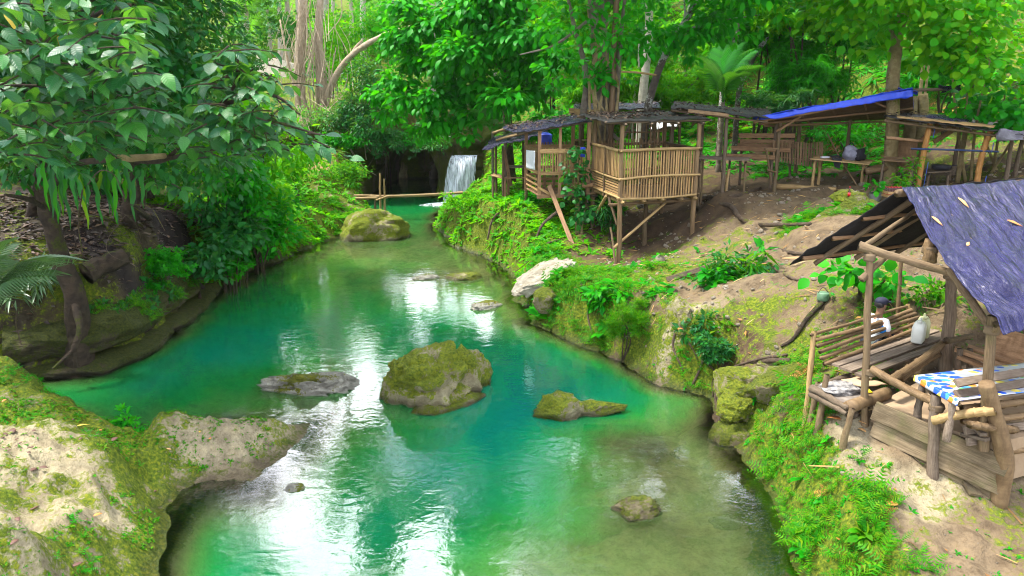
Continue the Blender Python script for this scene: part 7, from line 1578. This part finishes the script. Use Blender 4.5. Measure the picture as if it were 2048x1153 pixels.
# hillside
P, _ = on_ground(40000, -2, 40, 25.5, 48, lambda x, y, z, m: (z > 2.9) * in_view(x, y) * sstep(25.5, 29, y + x * .05) * (.25 + .75 * patchy((x, y), .5, -.2, .3, 80)) * .6)
cover('hill_undergrowth', 'bamboo-like undergrowth on the hillside', P, bam5, .42, LM_MID, .75, lift=.05)
P, _ = on_ground(12000, -2, 40, 26, 50, lambda x, y, z, m: (z > 3.1) * in_view(x, y) * patchy((x, y), .4, 0, .3, 81) * .6)
cover('hill_shrubs', 'low leafy shrubs on the hillside', P, broad5, .30, LM_LIME, .8, lift=.3)
P, _ = on_ground(9000, 8, 40, 27, 44, lambda x, y, z, m: (z > 3.6) * in_view(x, y) * patchy((x, y), .6, 0, .3, 82) * .4)
cover('dry_sprays', 'dead brown sprays on the hillside', P, bam5, .40, LM_DRY, .6, lift=.05)
P, _ = on_ground(12000, -40, 20, 44, 110, lambda x, y, z, m: .5 * patchy((x, y), .2, -.1, .3, 83) * (z > .5))
cover('far_grass', 'grass and herbs on the far valley floor', P, rose5, .4, LM_LIME, .8)
# leaf litter, west
P, _ = on_ground(24000, -13, -4.5, 14.5, 25, lambda x, y, z, m: (z > .9) * (m < .6) * .6)
cover('leaf_litter', 'dead leaves on the shaded west bank', P, simple, .16, leaf_mat('litter_leaf', [(.036, .028, .032), (.065, .05, .048), (.02, .016, .018), (.10, .07, .05), (.06, .032, .02)], .55, .05, .4, (.1, .06, .04)), .8, lift=.02)

# ferns, roots and small plants growing out of the undercut rock wall
def on_wall(n, z0, z1, s0=0, s1=1.0):
    i = RNG.integers(int(s0 * ns), int(s1 * ns) - 1, n); j = RNG.integers(0, nt_, n); P = WALL[i, j]; kp = (P[:, 2] > z0) & (P[:, 2] < z1) & (fbm(P * 1.3, 3, 331) > -.05); return P[kp], np.concatenate([onr[i], np.full((n, 1), .6)], 1)[kp]
for nm, lb, n_, z0, z1, s0, leaf_, sz, lm in (('wall_ferns', 'ferns hanging from the west rock wall', 3200, .7, 3, .15, ferntri, .22, LM_FERN), ('wall_plants', 'dark leafy plants on the west rock wall', 2800, .8, 3, .1, rose5, .16, LM_DARK), ('wall_drape', 'leafy plants hanging over the bend of the west bank', 3200, .4, 3, .55, broad5, .22, LM_MID)):
    P, Nn = on_wall(n_, z0, z1, s0); a = RNG.uniform(0, 6.28, len(P)); X = np.stack([np.cos(a), np.sin(a), -.5 + 0 * a], -1); VF = scatter(leaf_, P, X, Nn + rnd(len(P)) * .3, sz * RNG.uniform(.6, 1.3, len(P)))
    tag(link(nm, mesh_np(nm, *VF, smooth=False), lm), lb, kind='stuff')
# pebbles, twigs and dead leaves on the trodden slope
P, _ = on_ground(9000, 2.5, 16, 6, 26, lambda x, y, z, m: (z > .35) * in_view(x, y) * (m < .6) * (.25 + .75 * patchy((x, y), 1.2, -.2, .3, 91)) * .5)
v_, f_ = ico(1); VF = scatter((v_ * np.array([1, .8, .55]) + .12 * np.sin(v_[:, [1, 2, 0]] * 5), f_), P, rnd(len(P)), np.tile([0, 0, 1.0], (len(P), 1)) + rnd(len(P)) * .2, .022 * np.exp(rnd(len(P), 1)[:, 0] * .5) * np.clip(P[:, 1] / 10, .8, 1.8))
tag(link('pebbles', mesh_np('pebbles', *VF, smooth=False), rock_mat('pebble_stone', (.20, .16, .11), (.42, .36, .27), amount=-.2, wet=False)), 'pebbles and crumbs of earth on the sandy slope', kind='stuff')
P, _ = on_ground(9000, 2.5, 18, 6, 26, lambda x, y, z, m: (z > .35) * in_view(x, y) * (.2 + .8 * patchy((x, y), .9, -.1, .35, 92)) * .35)
cover('twig_litter', 'dead twigs and straw on the sandy slope', P, (np.array([(0, -.03, .03), (1, -.015, .04), (1, .015, .03), (0, .03, .02), (.5, 0, .09)]), np.array([(0, 4, 3), (0, 1, 4), (1, 2, 4), (2, 3, 4)])), .22, leaf_mat('straw', [(.16, .10, .05), (.30, .20, .10), (.08, .05, .03), (.36, .26, .14)], .8, .05, .15), .3, lift=.015)
P, _ = on_ground(5000, 2.5, 18, 6, 26, lambda x, y, z, m: (z > .35) * in_view(x, y) * patchy((x, y), .9, -.1, .35, 93) * .35)
cover('dead_leaf_litter', 'small dead leaves on the sandy slope', P, simple, .10, LM_DRY, .7, lift=.02)
P, _ = on_ground(9000, 2.2, 7.5, 4.5, 12.5, lambda x, y, z, m: (z > .1) * np.clip(m * 1.4 - .5, 0, 1) * patchy((x, y), 1.6, .1, .4, 94) * .07)
cover('dead_fronds', 'dead brown fronds among the near ferns', P, fern5, .20, LM_DRY, .3)
P, _ = on_ground(14000, 2.2, 7.5, 4.5, 12.5, lambda x, y, z, m: (z > .1) * np.clip(m * 1.4 - .5, 0, 1) * patchy((x, y), 1.1, 0, .35, 95) * .16)
cover('broad_weeds', 'broad leaved weeds among the near ferns', P, broad5, .12, LM_MID, .6, lift=.05)
P, _ = on_ground(12000, .2, 9, 12, 23, lambda x, y, z, m: (z > .1) * np.clip(m * 1.4 - .3, 0, 1) * patchy((x, y), 1.1, .05, .4, 96) * .22)
cover('bank_weeds', 'broad leaved weeds on the mossy east bank', P, broad5, .17, LM_MID, .6, lift=.08)

# ---------------------------------------------------------------- roots, vines, twigs
def vine(label, pts, r, mat, name='root', cat='root', r1=None, side=()):
    pts = [Vector(p) for p in pts]; t = thing(name, label, cat, tuple(pts[0])); P = smooth_path(pts, 7)
    V, Fc = tube(P, np.linspace(r, r1 or r * .5, len(P)), 8, int(r * 1000), .25, 5); part(t, 'stem' if name != 'root' else 'main_root', V, Fc, mat)
    for s in side:
        P = smooth_path([Vector(q) for q in s], 6); V, Fc = tube(P, np.linspace(r * .6, r * .2, len(P)), 6); part(t, 'side_root' if name == 'root' else 'twig', V, Fc, mat)
    return t
G = lambda px, py, d, dz=.03: GP(px, py, d) + UP * dz
vine('long twin roots creeping over the rocks below the bench', [G(1580, 725, 13), G(1520, 740, 13), G(1470, 755, 12.8), G(1432, 790, 12.6), G(1440, 850, 12)], .055, M_ROOT, side=[[G(1575, 715, 13.2), G(1500, 735, 13.2), G(1430, 762, 13), G(1425, 800, 12.5)], [G(1470, 755, 12.8), G(1450, 790, 12.6), G(1450, 830, 12.2)]])
vine('dark root or hose trailing down the slope to the ferns', [G(1645, 610, 13.6), G(1615, 650, 13.3), G(1585, 690, 13.2), G(1560, 712, 13.2)], .05, M_BARK)
vine('curved grey root snaking across the path', [G(1395, 420, 22.5), G(1455, 418, 22), G(1480, 440, 21), G(1520, 455, 20.2), G(1620, 452, 19.6)], .09, M_ROOT, side=[[G(1455, 418, 22), G(1400, 400, 23), G(1350, 405, 23)]])
vine('root running level under the tree hut', [G(1330, 410, 24.5), G(1400, 402, 24), G(1470, 395, 24), G(1520, 380, 24)], .09, M_ROOT)
vine('bent root hanging on the mossy bank tip', [PD(1005, 420, 27), PD(985, 440, 26.7), PD(975, 480, 26.6)], .06, M_ROOT)
vine('pale root arching down beside the white slab', [PD(1120, 420, 24), PD(1085, 450, 23.6), PD(1068, 490, 23.4)], .06, M_ROOT, side=[[PD(1120, 480, 23), PD(1090, 490, 22.8), PD(1060, 520, 22.5), PD(1030, 545, 22.3)]])
vine('slim root crossing the slope below the path', [G(1550, 545, 16.5), G(1580, 560, 15.5), G(1610, 575, 14.8)], .04, M_ROOT)
vine('thin root over the mossy shoulder below the white slab', [G(1160, 570, 18.8), G(1180, 610, 18), G(1175, 650, 17.4), G(1190, 690, 16.6)], .035, M_ROOT)
vine('forked root running down the pale rib of the east bank', [G(1330, 610, 16.3), G(1350, 660, 15.4), G(1345, 710, 15), G(1365, 765, 14.6)], .035, M_ROOT, side=[[G(1350, 660, 15.4), G(1380, 700, 15), G(1395, 750, 14.6)]])
vine('tangled root at the waterline under the dark hollow', [G(1400, 690, 14.6), G(1405, 730, 14.2), G(1385, 775, 14.2)], .04, M_ROOT, side=[[G(1405, 730, 14.2), G(1430, 760, 13.8), G(1435, 790, 13.5)]])
vine('straight dark root across the bare path', [G(1540, 500, 18), G(1600, 515, 17), G(1650, 508, 17)], .05, M_ROOT)
b_ = PD(150, 620, 15)
vine('roots spilling from the leaning brown tree to the water', [PD(150, 610, 14.9), PD(160, 660, 14.6), PD(148, 700, 14.4), PD(152, 735, 14.4)], .08, M_BARK, side=[[PD(148, 700, 14.4), PD(120, 725, 14.2), PD(105, 738, 14.1)]])
p0 = GP(170, 565, 15.5); bar(thing('fallen_log', 'sawn yellowish log lying on the west bank beside the big trunk', 'log', tuple(p0)), 'log', PD(172, 548, 15.6), PD(248, 512, 16.3), .22, M_BARK, 'pole')
vine('mossy broken branch sticking out level above the litter', [PD(235, 318, 12.6), PD(280, 316, 12.4), PD(330, 312, 12.3)], .07, M_BARK_YEL, 'branch', 'branch', .045)
q = [PD(175, 370, 12.5), PD(200, 342, 12.3), PD(228, 350, 12.1), PD(243, 380, 12.0), PD(258, 408, 11.9), PD(300, 415, 11.9), PD(330, 462, 11.8)]
vine('bare pale twig curling over the dark leaf litter', q, .010, M_ROOT, 'bare_twig', 'twig', .005, side=[[q[4], PD(232, 420, 11.9), PD(252, 430, 11.9), PD(268, 432, 11.9)], [PD(252, 430, 11.9), PD(218, 475, 12.0), PD(215, 503, 12.0), PD(240, 520, 12.0), PD(272, 526, 12.0)], [PD(252, 430, 11.9), PD(272, 450, 11.9), PD(282, 478, 11.9)], [PD(215, 503, 12), PD(190, 508, 12), PD(165, 530, 12)], [q[4], PD(290, 428, 11.9), PD(315, 430, 11.9)]])
for px, y0, y1, lb in ((165, 380, 520, 'thin liana hanging before the big trunk'), (192, 10, 300, 'long liana hanging through the big leaves'), (40, 600, 690, 'pale dangling aerial root at the west edge')):
    vine(lb, [PD(px, y0, 12.2), PD(px - 8, (y0 + y1) / 2, 12.3), PD(px + 3, y1, 12.2)], .014, M_BARK, 'liana', 'vine', .008)
it = []
t = thing('hanging_vines', 'thin vines dangling in front of the dark cave', 'vine', tuple(PD(800, 280, 40)))
for i in range(24):
    x = random.uniform(735, 895); y0 = random.uniform(265, 300); it.append(tube(smooth_path([PD(x, y0, 40.2), PD(x + random.gauss(0, 3), y0 + 20, 40.2), PD(x + random.gauss(0, 5), y0 + random.uniform(25, 60), 40.2)], 3), .011, 5, cap=False))
V, Fc = merge(it); o = part(t, 'vines', V, Fc, M_BARK); o['kind'] = 'stuff'
leafpart(t, 'foliage', crown_mesh([(PD(x, 285 + random.uniform(0, 25), 40.1), (.35, .2, .5)) for x in (755, 790, 798, 830, 865, 890)], 700, simple, .18, clump=8), LM_DARK)

# ---------------------------------------------------------------- dry leaves
def dry(name, label, c, L, wd, yaw, pitch, mat, group, curl=.12):
    V, Fc = L_broad(wd / L * .5 * 1.1, .05, curl); o = link(name, mesh_np(name, V * L, Fc), mat); o.location = c; o.rotation_euler = (random.uniform(-.2, .2), pitch, yaw)
    m = o.modifiers.new('thickness', 'SOLIDIFY'); m.thickness = .004
    return tag(o, label, 'leaf', group)
M_SHEATH = flat('dry_leaf_tan', (.55, .33, .14), .7, .2, (.40, .22, .08)); M_DEAD = flat('dead_leaf_brown', (.085, .045, .035), .6, .3, (.14, .07, .05)); M_YEL = flat('yellow_leaf', (.62, .42, .06), .6); M_ORG = flat('orange_leaf', (.55, .20, .05), .6)
sl = (E0 - R0).normalized(); tn = ax.cross(sl); tn = tn if tn.z > 0 else -tn
for (px, py, lb, L, rot) in ((1916, 396, 'tan dry leaf highest on the near hut tarp', .24, .25), (1864, 434, 'tan dry leaf by the tarp\'s left edge', .21, .35), (1930, 494, 'thin straw leaf lowest on the tarp', .15, 2.2), (2016, 442, 'orange dry leaf at the picture side of the tarp', .22, .9)):
    r = ray(px, py); n_ = Vector(tn); dd = (R0 - Vector((0, 0, CAMZ))).dot(n_) / r.dot(n_); c = Vector((0, 0, CAMZ)) + r * dd
    j = int(np.argmin(((P_TARP - np.array(tuple(c))) ** 2).sum(1))); c = Vector(P_TARP[j]) + n_ * .03
    x = (sl * math.cos(rot) + ax * math.sin(rot)).normalized(); y = n_.cross(x)
    V, Fc = L_broad(.16, .03, .04); o = link('dry_leaf', mesh_np('dry_leaf', V * L, Fc), M_ORG if 'orange' in lb else M_SHEATH)
    o.matrix_world = Matrix.Translation(c) @ Matrix((x, y, n_)).transposed().to_4x4(); m = o.modifiers.new('thickness', 'SOLIDIFY'); m.thickness = .006
    tag(o, lb, 'leaf', 'dry leaves on the near hut tarp')
for (px, py, lb, L, mt) in [(35, 877, 'reddish dead leaf in the hollow at the west edge of the shelf', .16, M_DEAD), (62, 1025, 'dark curled leaf below the shelf\'s white band', .16, M_DEAD), (155, 858, 'large yellow leaf on the shelf', .17, M_YEL), (205, 865, 'orange leaf next to the large yellow leaf', .09, M_ORG), (15, 812, 'thin orange leaf at the top of the west hollow', .10, M_ORG), (62, 948, 'dark leaf under the long moss strip', .12, M_DEAD), (82, 953, 'second dark leaf under the long moss strip', .11, M_DEAD), (38, 1063, 'purple-grey leaf in the lower moss', .10, M_DEAD), (45, 1120, 'dark leaf near the lower picture edge', .11, M_DEAD), (147, 1146, 'black leaf at the lowest edge of the shelf', .12, M_DEAD), (188, 1040, 'orange-brown leaf in the middle moss', .11, M_ORG), (180, 1063, 'brown leaf under the orange-brown one', .10, M_DEAD), (250, 1082, 'brown leaf by the bright seedling', .10, M_DEAD), (315, 990, 'dark leaf at the pool side of the moss', .09, M_DEAD), (400, 870, 'small yellow leaf on the pale knob', .06, M_YEL), (424, 885, 'small red leaf on the pale knob', .06, M_ORG), (335, 912, 'tan leaf by the dark hole', .08, M_SHEATH), (225, 890, 'brown twiggy leaf on the shelf crest', .14, M_DEAD), (165, 880, 'brown leaf left of the crest', .08, M_DEAD), (148, 845, 'small brown leaf above the large yellow leaf', .06, M_DEAD), (1365, 660, 'orange dead leaf on the pale rock rib', .18, M_ORG), (1795, 1020, 'orange sliver of leaf on the sand', .16, M_ORG), (1680, 855, 'orange straw on the sand below the tray', .2, M_ORG), (1695, 967, 'brown leaf on the sand by the ferns', .16, M_DEAD), (1715, 868, 'pale husk in front of the tray logs', .14, M_SHEATH), (1715, 855, 'second husk nearer the tray logs', .12, M_SHEATH), (1680, 1115, 'orange leaf in the fern bank', .12, M_ORG)]:
    c = GP(px, py, 10 if px < 700 else 9) if py != 660 else PD(px, py, 14.6)
    dry('fallen_leaf', lb, c + UP * .035, L, L * .5, random.uniform(0, 6.28), random.uniform(-.1, .1), mt, 'fallen leaves')
for k_ in range(14):
    x_, y_ = random.uniform(8, 70), random.uniform(870, 915); dry('fallen_leaf', 'small grey-brown leaf in the sandy hollow at the west edge', GP(x_, y_, 10) + UP * .03, .06, .035, random.uniform(0, 6.28), 0, M_DEAD, 'leaves in the sandy hollow')

# ---------------------------------------------------------------- the person sitting behind the bench
def skin_body(name, t, joints, edges, radii, mat, sub=2):
    me = bpy.data.meshes.new(name); bs = base_of(t)
    me.from_pydata([tuple(Vector(j) - bs) for j in joints], edges, []); o = link(name, me, mat, t)
    s = o.modifiers.new('skin', 'SKIN'); s.use_smooth_shade = True
    o.data.skin_vertices  # created with the modifier
    for sv_, r in zip(o.data.skin_vertices[0].data, radii): sv_.radius = (r, r) if np.isscalar(r) else r
    o.data.skin_vertices[0].data[0].use_root = True
    m = o.modifiers.new('smooth', 'SUBSURF'); m.levels = m.render_levels = sub
    return o
hc = PD(1754, 611, 11.75); gnd = gz(hc.x, hc.y)
pl = Vector((hc.x, hc.y, hc.z - .78)); t = thing('person', 'person in dark cap and white shirt sitting behind the bamboo bench', 'person', tuple(pl))
fx = Vector((.95, .25, 0)).normalized(); sx_ = Vector((.25, -.95, 0)).normalized()
Q = lambda f, s, u: pl + fx * f + sx_ * s + UP * u
M_SKIN = flat('brown_skin', (.20, .105, .065), .55, .3); M_SHIRT = flat('white_shirt', (.72, .74, .78), .85, .2); M_SHORTS = flat('dark_shorts', (.03, .035, .05), .85); M_CAP = flat('navy_cap', (.012, .014, .035), .8); M_HAIR = flat('black_hair', (.012, .010, .010), .6)
J = [Q(0, 0, .10), Q(.02, 0, .30), Q(.04, 0, .46), Q(.06, 0, .57), Q(.07, 0, .64), Q(.09, 0, .74), Q(.10, 0, .83),
     Q(.05, .18, .53), Q(.10, .24, .30), Q(.28, .20, .22), Q(.36, .18, .24), Q(.05, -.18, .53), Q(.10, -.24, .30), Q(.28, -.20, .22), Q(.36, -.18, .24),
     Q(.05, .10, .10), Q(.42, .15, .34), Q(.46, .13, -.02), Q(.58, .14, -.06), Q(.05, -.10, .10), Q(.42, -.15, .34), Q(.46, -.13, -.02), Q(.58, -.14, -.06)]
E = [(0, 1), (1, 2), (2, 3), (3, 4), (4, 5), (5, 6), (2, 7), (7, 8), (8, 9), (9, 10), (2, 11), (11, 12), (12, 13), (13, 14), (0, 15), (15, 16), (16, 17), (17, 18), (0, 19), (19, 20), (20, 21), (21, 22)]
rad = [(.14, .11), (.13, .10), (.14, .10), .06, .05, (.085, .075), (.075, .07), .06, .042, .034, .03, .06, .042, .034, .03, .085, .06, .045, .035, .085, .06, .045, .035]
skin_body('body', t, J, E, rad, M_SKIN)
skin_body('shirt', t, [Q(0, 0, .08), Q(.02, 0, .30), Q(.04, 0, .46), Q(.055, 0, .56), Q(.05, .18, .535), Q(.085, .225, .37), Q(.05, -.18, .535), Q(.085, -.225, .37)], [(0, 1), (1, 2), (2, 3), (2, 4), (4, 5), (2, 6), (6, 7)], [(.165, .13), (.152, .122), (.158, .12), .075, .076, .064, .076, .064], M_SHIRT)
skin_body('shorts', t, [Q(0, 0, .12), Q(.05, .10, .11), Q(.34, .14, .29), Q(.05, -.10, .11), Q(.34, -.14, .29)], [(0, 1), (1, 2), (0, 3), (3, 4)], [.15, .10, .078, .10, .078], M_SHORTS)
V, Fc = ico(3); 
def blobby(nm, c, d, mat, cut=None):
    v = V * np.array(d); 
    W_ = np.array([tuple(Vector(c) + fx * a + sx_ * b + UP * q) for a, b, q in v]); return part(t, nm, W_, Fc, mat)
blobby('cap', Q(.085, 0, .845), (.108, .098, .07), M_CAP)
W_ = [Q(.15 + .11 * math.cos(a), .085 * math.sin(a), .835 - .015 * math.cos(a)) for a in np.linspace(-1.57, 1.57, 9)]; W_ += [w_ + UP * .012 for w_ in W_]
part(t, 'cap_brim', W_, [tuple(range(9))[::-1], tuple(range(9, 18))] + [(i, i + 1, i + 10, i + 9) for i in range(8)] + [(8, 0, 9, 17)], M_CAP)
blobby('hair', Q(.045, 0, .80), (.07, .088, .075), M_HAIR)
for s in (-1, 1):
    blobby('ear', Q(.085, s * .088, .775), (.018, .010, .030), M_SKIN); blobby('eye', Q(.168, s * .032, .785), (.010, .014, .010), M_HAIR)
blobby('nose', Q(.178, 0, .765), (.022, .014, .020), M_SKIN); blobby('mouth', Q(.165, 0, .735), (.012, .024, .007), flat('lips', (.18, .07, .055), .5))
blobby('blue_print', Q(.03, .17, .42), (.10, .075, .075), flat('blue_print_cloth', (.02, .16, .62), .85, .2, (.05, .30, .70), 14))
for s in (-1, 1):     # hands: palm with four fingers and a thumb, resting over the knees
    w0 = Q(.36, s * .18, .24); js = [w0, w0 + fx * .05 - UP * .004]; es = [(0, 1)]; rd = [.026, .03]
    for i in range(4):
        o_ = (i - 1.5) * .017; b = len(js); ln = (.06, .07, .066, .05)[i]
        js += [w0 + fx * .08 + sx_ * o_, w0 + fx * (.08 + ln * .5) + sx_ * o_ * 1.1 - UP * .012, w0 + fx * (.08 + ln * .85) + sx_ * o_ * 1.1 - UP * .035]; es += [(1, b), (b, b + 1), (b + 1, b + 2)]; rd += [.010, .009, .008]
    b = len(js); js += [w0 + fx * .045 - sx_ * s * .032, w0 + fx * .075 - sx_ * s * .045 - UP * .01]; es += [(0, b), (b, b + 1)]; rd += [.011, .009]
    skin_body('hand', t, js, es, rd, M_SKIN, 1)
q = Q(.1, 0, 0); o = rock('low stone the person sits on', (pl.x, pl.y, pl.z - .12), (.26, .24, .16), 151, M_LIME_MOSS)

# ---------------------------------------------------------------- the moist air of the valley
V = [(x, y, z) for z in (-4.0, 62.0) for x, y in ((-190, -30), (190, -30), (190, 200), (-190, 200))]
hz = link('haze', mesh_np('haze', V, [(3, 2, 1, 0), (4, 5, 6, 7), (0, 1, 5, 4), (1, 2, 6, 5), (2, 3, 7, 6), (3, 0, 4, 7)], False))
k = NT('haze'); v = k.n('ShaderNodeVolumePrincipled'); v.inputs['Color'].default_value = (.93, .97, 1, 1); v.inputs['Density'].default_value = .00012; v.inputs['Anisotropy'].default_value = .25
k.t.links.new(v.outputs[0], k.out.inputs['Volume']); hz.data.materials.append(k.m); tag(hz, 'pale moist air filling the valley', kind='stuff')
